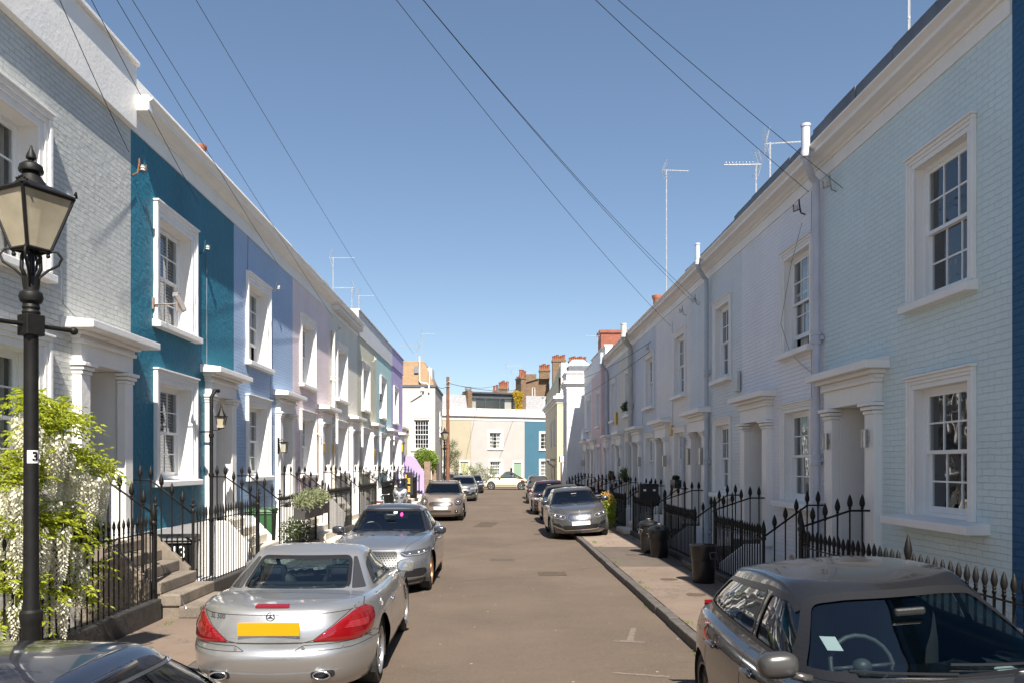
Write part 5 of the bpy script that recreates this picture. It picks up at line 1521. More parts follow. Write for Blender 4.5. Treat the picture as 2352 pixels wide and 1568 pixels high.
        good = [h[0][da] for h in hits if h[0] is not None]
        if not good: bm.free(); return None
        md = sorted(good)[len(good) // 2]
        for v, (h, no) in zip(bm.verts, hits):
            if h is None: h = Vector([0, 0, 0]); h[ua] = v.co.x; h[va] = v.co.y; h[da] = md; no = Vector([sg if k == da else 0 for k in range(3)])
            if no[da] * sg < 0: no = -no
            b = 0
            if bulge and v not in bd: b = bulge
            top.append(h + no * (off + b)); low.append(h - no * .01)
        mb = MB(); n = len(top); mb.v = top + low; bm.verts.index_update()
        for f in bm.faces: mb.f.append(tuple(v.index for v in f.verts))
        for e in bm.edges:
            if e.is_boundary: a, b = e.verts[0].index, e.verts[1].index; mb.f.append((a, b, b + n, a + n))
        bm.free()
        return mb.build(name, mat, parent or s.root, smooth=60 if smooth else False)
    def text(s, view, body, u, v, size, mat, name, off=.004, flip=1):
        cu = bpy.data.curves.new(name, 'FONT'); cu.body = body; cu.size = size; cu.align_x = 'CENTER'; cu.align_y = 'CENTER'; cu.resolution_u = 2; cu.offset = .001
        tmp = bpy.data.objects.new(name, cu); C.objects.link(tmp); bpy.context.view_layer.update()
        me = bpy.data.meshes.new_from_object(tmp.evaluated_get(bpy.context.evaluated_depsgraph_get())); bpy.data.objects.remove(tmp)
        ua, va, da, sg = AX[view]
        for q in me.vertices:
            uu, vv = u + flip * q.co.x, v + q.co.y; h, no = s.cast(view, uu, vv)
            if h is None: continue
            p = h.copy(); p[da] += sg * off; q.co = p
        me.materials.append(mat); o = bpy.data.objects.new(name, me); C.objects.link(o); o.parent = s.root; return o
    def finish(s, body_mat, roof_mat=None, gname='cabin_shell'):
        for bm, nm, mt in ((s.bm, 'body', body_mat), (s.gm, gname, roof_mat or body_mat)):
            me = bpy.data.meshes.new(nm); bm.to_mesh(me); bm.free()
            me.polygons.foreach_set('use_smooth', [True] * len(me.polygons)); me.materials.append(mt)
            o = bpy.data.objects.new(nm, me); C.objects.link(o); o.parent = s.root
            if nm == 'body': s.body = o
    def arches(s, gap=.045):
        for wx, wr in s.sp['wheels']:
            for view in ('L', 'Rt'):
                R_ = wr + gap; poly = [(wx + R_ * math.cos(a), wr + R_ * math.sin(a)) for a in [math.pi * 2 * k / 28 for k in range(28)]]
                s.cut(s.bm, view, poly, r=0, nmin=.05)
        # liners
        for wx, wr in s.sp['wheels']:
            w = s.sp['w']
            for sg in (1, -1):
                m = MB(); R_ = wr + gap + .004; n = 20; b = len(m.v)
                for k in range(n + 1):
                    a = math.pi * (-.12 + 1.24 * k / n)
                    for yy in (w * .97 - s.sp.get('arch_in', .02), w * .52): m.v.append(Vector((wx + R_ * math.cos(a), sg * yy, wr + R_ * math.sin(a))))
                for k in range(n): m.f.append((b + 2 * k, b + 2 * k + 1, b + 2 * k + 3, b + 2 * k + 2))
                b = len(m.v); m.v += [Vector((wx + R_ * math.cos(math.pi * 2 * k / 24), sg * w * .52, wr + R_ * math.sin(math.pi * 2 * k / 24))) for k in range(24)]; m.f.append(tuple(range(b, b + 24)))
                m.build('wheel_well', MATT, s.root, recalc=False)
        x0, x1 = s.sp['rows'][0][3] + .12, s.sp['rows'][0][2] - .12
        m = MB(); m.box(x0, x1, -w * .5, w * .5, s.sp['zlow'] + .01, s.sp['zlow'] + .05)
        m.box(s.sp['wheels'][1][0] + .42, s.sp['wheels'][0][0] - .42, -w * .9, w * .9, s.sp['zlow'] + .012, s.sp['zlow'] + .05)
        m.build('floor_pan', MATT, s.root)
    def wheel(s, style='5', rim=None, steer=0):
        rim = rim or ALLOY; w = s.sp['w']
        for i, (wx, wr) in enumerate(s.sp['wheels']):
            for sg in (1, -1):
                y = sg * (w - .14 - s.sp.get('arch_in', .02)); tw = .105; rr_ = wr * .70
                t = MB(); t.lathe((0, 0, 0), [(rr_, -tw * .8), (rr_ * 1.06, -tw), (wr * .93, -tw), (wr * .985, -tw * .82), (wr, -tw * .6), (wr, tw * .6), (wr * .985, tw * .82), (wr * .93, tw), (rr_ * 1.06, tw), (rr_, tw * .8)], 40, 'y')
                ty = t.build('wheel', TYRE, s.root, smooth=40)
                h = MB(); h.lathe((0, sg * .02, 0), [(rr_ * .99, -tw * .9 * sg), (rr_ * .99, tw * .82 * sg), (rr_ * 1.03, tw * .86 * sg), (rr_ * 1.03, tw * .92 * sg), (rr_ * .95, tw * .9 * sg), (rr_ * .9, tw * .6 * sg), (rr_ * .9, -tw * .5 * sg)], 32, 'y')
                ns = int(''.join(ch for ch in style if ch.isdigit())); dbl = style.endswith('d')
                for k in range(ns):
                    a = 2 * math.pi * k / ns + .3
                    for da in ((-.1, .1) if dbl else (0,)):
                        c1, s1 = math.cos(a + da * .5), math.sin(a + da * .5); c2, s2 = math.cos(a + da * 1.6), math.sin(a + da * 1.6); q = .022 if dbl else .034
                        p0, p1 = Vector((c1 * .05, sg * (tw * .75), s1 * .05)), Vector((c2 * rr_ * .96, sg * tw * .88, s2 * rr_ * .96))
                        d = (p1 - p0).normalized(); n_ = Vector((-d.z, 0, d.x)); dy = Vector((0, sg * .022, 0))
                        h.add([p0 + n_ * q * 1.3, p0 - n_ * q * 1.3, p1 - n_ * q, p1 + n_ * q, p0 + n_ * q * 1.3 - dy * 1.6, p0 - n_ * q * 1.3 - dy * 1.6, p1 - n_ * q * .9 - dy, p1 + n_ * q * .9 - dy], [(0, 1, 2, 3), (0, 4, 5, 1), (1, 5, 6, 2), (2, 6, 7, 3), (3, 7, 4, 0), (4, 7, 6, 5)])
                h.lathe((0, 0, 0), [(.075, tw * .55 * sg), (.072, tw * .84 * sg), (.05, tw * .92 * sg), (.002, tw * .94 * sg)], 16, 'y')
                ri = h.build('rim', rim, ty, smooth=35)
                dk = MB(); dk.lathe((0, 0, 0), [(rr_ * .8, 0), (rr_ * .8, sg * .012), (.05, sg * .012)], 24, 'y'); dk.lathe((0, 0, 0), [(rr_ * .97, -sg * .03), (rr_ * .97, -sg * .026), (.02, -sg * .026)], 24, 'y')
                dk.build('brake_disc', plain('brake_steel', (.10, .095, .09), .5, .7), ty)
                ty.location = (wx, y, wr)
                if i == 0: ty.rotation_euler[2] = steer
    def interior(s, seats=((-.15, 1), (-.15, -1)), rhd=True, dash_x=.62, z=.52, col=None, rear=None, wheel=True, bulk=None):
        col = col or SEATM; g = MB(); zz = s.sp['gz']; w = s.sp['w']
        g.box(dash_x - .12, dash_x + .42, -w * .72, w * .72, zz - .22, zz + .02); g.box(s.sp['grows'][0][3] + .25, dash_x + .3, -w * .74, w * .74, zz - .5, zz - .44)
        g.box(s.sp['grows'][0][3] + .18, s.sp['grows'][0][3] + .5, -w * .66, w * .66, zz - .12, zz - .03)
        g.build('dashboard', MATT, s.root, bevel=.03)
        for (sx, sg) in seats:
            q = MB(); q.ball((sx - .05, sg * .36, z + .0), .27, .25, .10, e=.5); q.ball((sx - .36, sg * .36, z + .30), .09, .24, .33, e=.55); q.ball((sx - .40, sg * .36, z + .63), .06, .13, .08, e=.6)
            q.build('seat', col, s.root, smooth=True)
        if rear is not None:
            q = MB(); q.ball((rear, 0, z), .25, .62, .12, e=.4); q.ball((rear - .3, 0, z + .28), .1, .62, .3, e=.4)
            for yy in (-.38, .38): q.ball((rear - .32, yy, z + .50), .05, .12, .07, e=.6)
            q.build('rear_bench', col, s.root, smooth=True)
        if wheel:
            yw = -.36 if rhd else .36; c = (dash_x - .2, yw, zz + .06); pts = []
            for k in range(20):
                a = 2 * math.pi * k / 20; pts.append((c[0] - .07 * math.sin(a), c[1] + .185 * math.cos(a), c[2] + .17 * math.sin(a)))
            q = MB(); q.tube(pts, .016, 6, closed=True); q.ball(c, .05, .06, .05); q.tube([pts[0], c], .014, 5); q.tube([pts[10], c], .014, 5); q.tube([pts[15], c], .014, 5)
            q.build('steering_wheel', plain('wheel_grey', (.08, .085, .09), .45), s.root, smooth=True)
        q = MB(); q.box(dash_x - .32, dash_x - .29, -.095, .095, s.sp['mz'] - .03, s.sp['mz'] + .02); q.build('rear_view_mirror', DARKPL, s.root, bevel=.02)
    def mirror(s, x, z, w0, mat, size=.11, glassback=True):
        for sg in (1, -1):
            q = MB(); q.ball((x, sg * (w0 + .13), z), .07, .115, .075, e=.72, n=18, m=10); q.tube([(x + .02, sg * (w0 - .05), z - .09), (x + .01, sg * (w0 + .06), z - .06)], .025, 8)
            mm = q.build('door_mirror', mat, s.root, smooth=True)
            g = MB(); g.add([(x - .068, sg * (w0 + .13) + a * .09, z + b * .055) for a, b in ((-1, -1), (-.5, -1.08), (.6, -1), (1, -.4), (.95, .7), (.5, 1.05), (-.7, 1.05), (-1, .6))], [tuple(range(8))])
            g.build('mirror_glass', plain('mirror_face', (.5, .5, .52), .03, 1, var=0), mm, recalc=False)
    def handles(s, xs, z, mat, w=.11):
        for view in ('L', 'Rt'):
            for x in xs:
                h, no = s.cast(view, x, z)
                if h is None: continue
                q = MB(); sg = AX[view][3]
                q.ball((h.x, h.y + sg * .022, h.z), w, .016, .019, e=.6); q.ball((h.x, h.y, h.z - .004), w * .6, .006, .035)
                q.build('door_handle', mat, s.root, smooth=True)
    def plate(s, view, u0, u1, v0, v1, mat, rec=None, dx=.0):
        ua, va, da, sg = AX[view]
        h = max((s.cast(view, (u0 + u1) / 2, v)[0] or Vector((0, 0, 0)))[da] * sg for v in (v0, v1)) if True else 0
        q = MB(); d0 = sg * (h + .004 + dx); d1 = sg * (h + .016 + dx)
        q.box(min(d0, d1), max(d0, d1), u0, u1, v0, v1); return q.build('number_plate', mat, s.root, bevel=.004)
    def exhaust(s, y, z, x, rx=.045):
        q = MB(); q.tube([(x + .2, y, z), (x, y, z)], rx, 12); q.tube([(x, y, z), (x - .004, y, z)], rx * .8, 12)
        q.build('exhaust', CHROME, s.root, smooth=40)
K = 1.06
def side_windows(c, front, rear=None, quarter=None, glass=None):
    glass = glass or CARGLASS
    for view in ('L', 'Rt'):
        for p in (front, rear, quarter):
            if p:
                c.cut(c.gm, view, p, glass, 'side_window', r=.05)
                c.ribbon(view, round_poly(p, .05), .022, .003, True, TRIM, 'window_seal')
def screens(c, f, b, glass=None, gb=None):
    glass = glass or CARGLASS
    if f: c.cut(c.gm, 'F', f, glass, 'windscreen', r=.06); c.ribbon('F', round_poly(f, .06), .04, .003, True, TRIM, 'windscreen_seal')
    if b: c.cut(c.gm, 'B', b, gb or glass, 'rear_window', r=.06); c.ribbon('B', round_poly(b, .06), .035, .003, True, TRIM, 'rear_seal')
def doors(c, xs, z0, zt, x_top=None):
    for view in ('L', 'Rt'):
        for x in xs: c.ribbon(view, [(x, z0), (x + .01, (z0 + zt) / 2), (x, zt)], .007, .001, False, MATT, 'door_gap')
        c.ribbon(view, [(xs[0], z0), (xs[-1], z0)], .008, .001, False, MATT, 'sill_gap')
def wipers(c, pts):
    for (a, b) in pts:
        P = []
        for k in range(9):
            t = k / 8; h, no = c.cast('F', a[0] + (b[0] - a[0]) * t, a[1] + (b[1] - a[1]) * t)
            if h is not None: P.append(h + no * .012)
        if len(P) > 1: MB().tube([tuple(p) for p in P], .008, 5).build('wiper', TRIM, c.root)
def mirY(p): return [(-a, b) for a, b in p][::-1]
def place(c):
    c.root.scale = (K, K, K)

# ---- the silver roadster, rear towards us
SL = dict(w=.905, zlow=.17, wheels=[(1.36, .33), (-1.20, .33)], flare=.022, rsh=.07, foot=11, plan=(3.8, 4.6, .24, .17),
    rows=[(0, .82, 2.04, -2.10), (.10, .865, 2.18, -2.17), (.30, .90, 2.25, -2.235), (.50, .91, 2.265, -2.262), (.56, .905, 2.24, -2.232), (.78, .89, 2.18, -2.215), (1, .84, 2.04, -2.16)],
    belt=[(-2.27, .90), (-2.1, .925), (-1.6, .93), (-1, .915), (0, .89), (.9, .87), (1.6, .78), (2.27, .61)], crown=[(-2.2, .015), (-1.5, .045), (0, .05), (1, .08), (1.8, .06), (2.2, .03)],
    gz=.86, grows=[(0, .785, 1.02, -1.44), (.5, .70, .58, -1.16), (1, .60, .12, -.80)], roof=[(-1.5, 1.19), (-.8, 1.255), (-.3, 1.30), (.12, 1.275), (1, 1.15)], gcrown=[(-1, .03), (0, .035), (1, .03)], gplan=(9, 7, .10, .13), grsh=.075, mz=1.17)
SILV = paint('silver_paint', (.42, .42, .42), .75, .28, dust=.08)
c = Car(SL, 'parked_car', 'silver two-seat roadster seen from behind with a blank yellow rear plate', (-2.17, 9.92, 0), R(90.7), 'cars parked along the street'); place(c)
c.arches()
screens(c, [(-.66, .90), (.66, .90), (.52, 1.20), (-.52, 1.20)], [(-.53, .955), (.53, .955), (.47, 1.215), (-.47, 1.215)])
for p in ([(-.69, .95), (-.56, .95), (-.495, 1.215), (-.53, 1.22)],): 
    for q in (p, mirY(p)): c.patch('B', q, plain('gloss_black_panel', (.03, .028, .027), .12, coat=1, var=.05), 'rear_quarter_panel', off=.002, r=.015)
side_windows(c, [(.70, .93), (-.48, .95), (-.40, 1.20), (-.05, 1.225), (.20, 1.19)], [(-.51, .95), (-.86, .955), (-.68, 1.13), (-.44, 1.20)])
c.interior(seats=((-.22, 1), (-.22, -1)), dash_x=.55, z=.42, wheel=True)
q = MB(); q.box(-.86, -.80, -.66, .66, .80, .97); q.build('bulkhead', MATT, c.root, bevel=.02)
for sg in (1, -1): q = MB(); q.tube([(-.78, sg * .24, .9), (-.78, sg * .24, 1.12), (-.78, sg * .46, 1.12), (-.78, sg * .46, .9)], .022, 8); q.build('roll_hoop', MATT, c.root, smooth=True)
# tail lamps: big swept triangles wrapping round the corners
tail = [(.37, .625), (.74, .60), (.83, .63), (.845, .73), (.82, .82), (.77, .868), (.71, .862), (.54, .745)]
for q_ in (tail, mirY(tail)):
    q = c.patch('B', q_, REDL, 'tail_light', off=.006, r=.03, grid=.03, bulge=.008)
for sgn in (1, -1):
    p = [(sgn * a, b) for a, b in ((.62, .715), (.80, .70), (.80, .755), (.68, .765))]
    c.patch('B', p if sgn > 0 else p[::-1], lens('lamp_smoke', (.25, .02, .025), .1), 'lamp_insert', off=.017, r=.02)
# boot lid shut lines, lip, high brake lamp
lid = [(-.72, .90), (-.55, .76), (-.38, .635), (-.28, .615), (.28, .615), (.38, .635), (.55, .76), (.72, .90)]
c.ribbon('B', lid, .007, .0015, False, MATT, 'boot_gap')
c.ribbon('T', [(-2.12, -.80), (-1.5, -.74), (-1.47, .0), (-1.5, .74), (-2.12, .80)], .008, .0015, False, MATT, 'boot_gap')
c.ribbon('B', [(-.80, .865), (-.4, .858), (0, .856), (.4, .858), (.80, .865)], .006, .0012, False, MATT, 'boot_crease')
c.patch('B', [(-.155, .908), (.155, .908), (.15, .926), (-.15, .926)], REDL, 'brake_light', off=.016, r=.007, grid=.01)
c.patch('B', [(-.40, .66), (.40, .66), (.50, .80), (-.50, .80)], SILV, 'plate_recess', off=.002, r=.05)
c.plate('B', -.275, .275, .685, .805, PLY, dx=.004)
# bumper rub strips with sensors, bumper line
for sgn in (1, -1):
    p = [(sgn * a, b) for a, b in ((.22, .545), (.70, .545), (.88, .565), (.88, .605), (.70, .60), (.30, .595))]
    c.ribbon('B', p, .006, .0015, True, MATT, 'rub_strip_gap', r=.02)
    for yy in (.30, .62):
        h, no = c.cast('B', sgn * yy, .572); MB().lathe((h.x - .008, h.y, h.z), [(.016, 0), (.016, .01)], 12, 'x').build('parking_sensor', SILV, c.root)
    p = [(sgn * a, b) for a, b in ((.36, .29), (.56, .29), (.56, .36), (.36, .36))]
    c.patch('B', p if sgn > 0 else p[::-1], MATT, 'exhaust_cutout', off=.003, r=.03)
    q = MB(); n = 20
    ring = [(-2.20, sgn * .46 + .075 * math.cos(2 * math.pi * k / n), .325 + .034 * math.sin(2 * math.pi * k / n)) for k in range(n)]
    q.tube(ring, .009, 6, closed=True); q.add([(-2.10, a[1], a[2]) for a in ring], [tuple(range(n))])
    for k in range(n): a, b = ring[k], ring[(k + 1) % n]; q.add([a, b, (-2.10, b[1], b[2]), (-2.10, a[1], a[2])], [(0, 1, 2, 3)])
    q.build('exhaust', CHROME, c.root, smooth=True)
for view in ('L', 'Rt'): c.ribbon(view, [(-2.1, .665), (-1.85, .64), (-1.62, .56)], .006, .0015, False, MATT, 'bumper_gap')
c.ribbon('B', [(-.88, .625), (-.5, .62), (0, .62), (.5, .62), (.88, .625)], .007, .0015, False, MATT, 'bumper_gap')
c.ribbon('B', [(-.6, .36), (0, .345), (.6, .36)], .02, .0012, False, plain('grey_trim', (.2, .2, .21), .4), 'valance_line')  # plain grey strip across the lower bumper
# star and badge
EZ, R_ = .845, .036
h, no = c.cast('B', 0, EZ); ex_ = h.x - .012
DKC = plain('shadowed_chrome', (.10, .10, .105), .25, .6)  # chrome of emblem and badge, its shade painted in as dark grey
q = MB(); q.tube([(ex_, R_ * math.cos(2 * math.pi * k / 24), EZ + R_ * math.sin(2 * math.pi * k / 24)) for k in range(24)], .0042, 6, closed=True)
for k in range(3):
    a = math.pi / 2 + k * 2 * math.pi / 3; q.add([(ex_ - .008, 0, EZ), (ex_, .008 * math.cos(a + 1.57), EZ + .008 * math.sin(a + 1.57)), (ex_, R_ * math.cos(a), EZ + R_ * math.sin(a)), (ex_, -.008 * math.cos(a + 1.57), EZ - .008 * math.sin(a + 1.57))], [(0, 1, 2), (0, 2, 3)])
q.build('boot_emblem', DKC, c.root, smooth=True)
c.text('B', 'SL 500', .50, .838, .058, DKC, 'boot_badge', .006, flip=-1)
doors(c, [-.62, .66], .30, .88); c.handles((-.42,), .73, CHROME, .075)
for view in ('L', 'Rt'):
    c.ribbon(view, [(-1.08 + .11 * math.cos(2 * math.pi * k / 20), .80 + .10 * math.sin(2 * math.pi * k / 20)) for k in range(20)], .005, .0012, True, MATT, 'fuel_flap_gap') if view == 'Rt' else None
    c.patch(view, [(.80, .50), (.98, .50), (.96, .68), (.78, .68)], MATT, 'side_vent', off=.002, r=.03)
    for k in range(3): c.ribbon(view, [(.78, .54 + k * .05), (.98, .545 + k * .05)], .016, .008, False, SILV, 'vent_fin')
c.mirror(.62, .96, .80, SILV)
q = MB(); q.tube([(-2.05, .80, .90), (-2.10, .83, 1.03)], [.008, .003], 6); q.build('radio_aerial', CHROME, c.root)
c.wheel('10', ALLOY); c.finish(SILV)

# ---- silver saloon facing us
A3 = dict(w=.90, zlow=.15, wheels=[(1.36, .335), (-1.28, .335)], flare=.022, rsh=.06, plan=(4.4, 4.6, .26, .13),
    rows=[(0, .80, 2.10, -2.08), (.12, .87, 2.20, -2.18), (.35, .895, 2.225, -2.23), (.62, .90, 2.20, -2.23), (.85, .885, 2.12, -2.20), (1, .85, 2.03, -2.17)],
    belt=[(-2.25, 1.0), (-1.9, 1.01), (-1.3, .98), (0, .95), (.9, .945), (1.5, .90), (2.0, .80), (2.25, .70)], crown=[(-2.2, .02), (-1.6, .04), (1, .05), (1.8, .045), (2.2, .02)],
    gz=.90, grows=[(0, .80, 1.04, -1.85), (.5, .71, .64, -1.45), (1, .59, .20, -.95)], roof=[(-2, 1.28), (-1, 1.355), (-.5, 1.41), (0, 1.42), (.2, 1.385), (1, 1.2)], gcrown=[(-1, .03), (0, .035), (1, .03)], gplan=(9, 7, .13, .10), grsh=.07, mz=1.26)
c = Car(A3, 'parked_car', 'silver four door car with honeycomb grille and bronze wheels behind the roadster', (-2.12, 16.62, 0), R(-90), 'cars parked along the street'); place(c)
SILV2 = paint('silver_blue_paint', (.27, .285, .31), .75, .26, dust=.08)
GLB = paint('gloss_black_roof', (.02, .024, .032), .1, .15, dust=.08)
c.arches()
screens(c, [(-.70, .965), (.70, .965), (.545, 1.335), (-.545, 1.335)], [(-.62, 1.02), (.62, 1.02), (.5, 1.3), (-.5, 1.3)], CARGLASS_D, CARGLASS_D)
side_windows(c, [(.80, .985), (-.20, .995), (-.20, 1.345), (.16, 1.32)], [(-.27, .995), (-1.10, 1.02), (-.85, 1.28), (-.27, 1.345)], None, CARGLASS_D)
c.patch('T', [(.10, -.52), (.10, .52), (-.85, .50), (-.85, -.50)], GLB, 'roof_panel', off=.003, r=.06, grid=.06)
c.interior(seats=((-.0, 1), (-.0, -1)), dash_x=.72, z=.52, rear=-.7)
gr = [(-.27, .42), (.27, .42), (.33, .55), (.30, .73), (-.30, .73), (-.33, .55)]
c.patch('F', gr, TRIM, 'grille', off=.004, r=.04)
q = MB()
for i in range(14):
    for j in range(8):
        y = -.29 + i * .045 + (j % 2) * .022; z = .45 + j * .036
        if not in_poly(y, z, [(-.26, .43), (.26, .43), (.31, .55), (.285, .72), (-.285, .72), (-.31, .55)]): continue
        h, no = c.cast('F', y, z); b = len(q.v); q.v += [h + Vector((.012, .012 * a, .013 * b_)) for a, b_ in ((-1, 0), (0, -1), (1, 0), (0, 1))]; q.f.append((b, b + 1, b + 2, b + 3))
o = q.build('grille_mesh', plain('mesh_chrome', (.07, .07, .075), .25, .9), c.root, recalc=False)
c.ribbon('F', gr, .014, .008, True, TRIM, 'grille_frame', r=.04)
hl = [(.36, .70), (.42, .645), (.70, .655), (.82, .70), (.845, .775), (.60, .745), (.38, .725)]
for q_ in (hl, mirY(hl)): c.patch('F', q_, HEADD, 'headlight', off=.004, r=.015, grid=.03)
for sgn in (1, -1):
    for (y, z, r_) in ((.66, .70, .03), (.74, .715, .028), (.52, .69, .022)):
        h, no = c.cast('F', sgn * y, z); MB().ball(tuple(h + no * .002), .018, r_, r_ * .8, n=10, m=6).build('lamp_reflector', PEARL, c.root, smooth=True)
    c.ribbon('F', [(sgn * .38, .705), (sgn * .46, .668), (sgn * .68, .672), (sgn * .80, .71)], .010, .006, False, PEARL, 'lamp_strip')
    fg = [(sgn * a, b) for a, b in ((.42, .30), (.74, .30), (.80, .36), (.78, .45), (.66, .46), (.46, .42))]
    c.patch('F', fg if sgn > 0 else fg[::-1], TRIM, 'air_intake', off=.004, r=.03)
    c.ribbon('F', fg, .016, .008, True, SILV2, 'intake_frame', r=.03)
c.ribbon('F', [(-.80, .25), (-.4, .235), (0, .23), (.4, .235), (.80, .25)], .05, .010, False, TRIM, 'front_splitter')
c.ribbon('F', [(-.30, .76), (0, .765), (.30, .76)], .006, .002, False, MATT, 'bonnet_gap')
c.ribbon('T', [(2.05, .38), (1.6, .62), (1.0, .74)], .006, .0015, False, MATT, 'bonnet_gap'); c.ribbon('T', [(2.05, -.38), (1.6, -.62), (1.0, -.74)], .006, .0015, False, MATT, 'bonnet_gap')
c.ribbon('T', [(2.0, .28), (1.1, .5)], .01, .0025, False, SILV2, 'bonnet_crease'); c.ribbon('T', [(2.0, -.28), (1.1, -.5)], .01, .0025, False, SILV2, 'bonnet_crease')
wipers(c, (((.62, .985), (.08, 1.0)), ((.02, .985), (-.5, 1.0))))
c.patch('F', [(.16, 1.24), (.20, 1.22), (.22, 1.26), (.19, 1.30), (.16, 1.28)], plain('pink_tag', (.8, .05, .3), .5), 'pink_tag', off=.008, r=.01)
c.patch('F', [(.03, 1.28), (.10, 1.28), (.10, 1.31), (.03, 1.31)], PLW, 'permit_sticker', off=.008, r=0)
doors(c, [-1.12, -.22, .88], .28, .93); c.handles((-.05, -.92), .80, SILV2)
c.mirror(.68, 1.0, .82, GLB); c.wheel('5', BRONZE, steer=R(0)); c.finish(SILV2)
for view in ('L', 'Rt'): pass

# ---- beige-pink crossover facing us
MN = dict(w=.905, zlow=.19, wheels=[(1.32, .345), (-1.35, .345)], flare=.025, rsh=.08, plan=(4.4, 4.6, .26, .12),
    rows=[(0, .82, 2.02, -2.0), (.12, .885, 2.11, -2.1), (.4, .905, 2.15, -2.15), (.7, .905, 2.11, -2.12), (1, .86, 1.96, -2.05)],
    belt=[(-2.15, 1.04), (0, 1.04), (.85, 1.05), (1.5, 1.03), (1.9, .97), (2.15, .86)], crown=[(-2.1, .03), (0, .04), (1, .05), (1.7, .05), (2.1, .03)],
    gz=1.0, grows=[(0, .81, 1.0, -2.02), (.5, .75, .76, -1.95), (1, .64, .50, -1.8)], roof=[(-2.1, 1.46), (-1.7, 1.50), (-.5, 1.56), (.3, 1.55), (.5, 1.52), (1, 1.4)], gcrown=[(-2, .02), (0, .03), (1, .03)], gplan=(9, 7, .10, .08), grsh=.07, mz=1.42)
c = Car(MN, 'parked_car', 'pinkish beige compact crossover with round headlights and black roof', (-2.31, 35.62, 0), R(-90), 'cars parked along the street'); place(c)
BEI = paint('rose_beige_paint', (.20, .162, .140), .45, .3, dust=.1)
c.arches(.03)
screens(c, [(-.72, 1.07), (.72, 1.07), (.60, 1.45), (-.60, 1.45)], None, CARGLASS_D)
side_windows(c, [(.72, 1.08), (-.22, 1.09), (-.22, 1.45), (.42, 1.45)], [(-.28, 1.09), (-1.7, 1.10), (-1.6, 1.44), (-.28, 1.45)], None, CARGLASS_D)
c.interior(seats=((-.05, 1), (-.05, -1)), dash_x=.70, z=.70, rear=-1.0)
gr = [(-.42, .60), (.42, .60), (.50, .68), (.40, .78), (-.40, .78), (-.50, .68)]
c.patch('F', gr, TRIM, 'grille', off=.004, r=.06)
for k in range(4): c.ribbon('F', [(-.44 + .03 * (k in (0, 3)), .625 + k * .043), (.44 - .03 * (k in (0, 3)), .625 + k * .043)], .012, .014, False, plain('slat_chrome', (.35, .35, .36), .2, .9), 'grille_bar')
c.ribbon('F', gr, .02, .010, True, BEI, 'grille_frame', r=.06)
lo_ = [(-.38, .36), (.38, .36), (.45, .44), (-.45, .44)]; c.patch('F', lo_, TRIM, 'lower_grille', off=.004, r=.03); c.ribbon('F', lo_, .018, .008, True, BEI, 'lower_frame', r=.03)
for k in range(2): c.ribbon('F', [(-.40, .385 + k * .03), (.40, .385 + k * .03)], .008, .010, False, plain('slat_chrome', (.35, .35, .36), .2, .9), 'grille_bar')
for sgn in (1, -1):
    circ = [(sgn * .66 + .125 * math.cos(2 * math.pi * k / 20), .765 + .115 * math.sin(2 * math.pi * k / 20)) for k in range(20)]
    c.patch('F', circ, HEADD, 'headlight', off=.006, r=0); c.ribbon('F', circ, .024, .010, True, TRIM, 'lamp_surround')
    c.ribbon('F', [(sgn * .66 + .092 * math.cos(2 * math.pi * k / 20), .765 + .085 * math.sin(2 * math.pi * k / 20)) for k in range(20)], .014, .012, True, PEARL, 'light_ring')
    h, no = c.cast('F', sgn * .66, .765); MB().ball(tuple(h), .03, .045, .045).build('lamp_reflector', PEARL, c.root, smooth=True)
    circ = [(sgn * .60 + .065 * math.cos(2 * math.pi * k / 16), .40 + .065 * math.sin(2 * math.pi * k / 16)) for k in range(16)]
    c.patch('F', circ, TRIM, 'fog_lamp', off=.006, r=0); h, no = c.cast('F', sgn * .60, .40); MB().ball(tuple(h), .025, .035, .035).build('fog_lens', PEARL, c.root, smooth=True)
    c.ribbon('F', [(sgn * .80, .38), (sgn * .83, .52)], .07, .004, False, TRIM, 'side_intake')
c.plate('F', -.27, .27, .475, .585, PLW)
c.ribbon('F', [(-.78, .24), (0, .225), (.78, .24)], .09, .006, False, MATT, 'lower_valance')
c.ribbon('T', [(2.0, .55), (1.6, .66), (.98, .72)], .006, .0015, False, MATT, 'bonnet_gap'); c.ribbon('T', [(2.0, -.55), (1.6, -.66), (.98, -.72)], .006, .0015, False, MATT, 'bonnet_gap')
q = MB(); h, no = c.cast('T', 1.93, 0); q.box(h.x - .02, h.x + .015, -.07, .07, h.z + .002, h.z + .008); q.ball((h.x, 0, h.z + .008), .025, .025, .008); q.build('bonnet_emblem', TRIM, c.root)
for sg in (1, -1): q = MB(); q.tube([(.35, sg * .60, 1.50), (.28, sg * .60, 1.575), (-1.4, sg * .60, 1.56), (-1.5, sg * .60, 1.48)], .018, 8); q.build('roof_rail', TRIM, c.root, smooth=True)
wipers(c, (((.62, 1.085), (.1, 1.10)), ((.05, 1.085), (-.45, 1.10))))
doors(c, [-1.2, -.25, .85], .34, 1.0); c.mirror(.62, 1.12, .83, GLB); c.wheel('5', DARKRIM); c.finish(BEI, BEI)
c2 = c
c.patch('T', [(.40, -.56), (.40, .56), (-1.7, .56), (-1.7, -.56)], GLB, 'roof_panel', off=.004, r=.05, grid=.08)

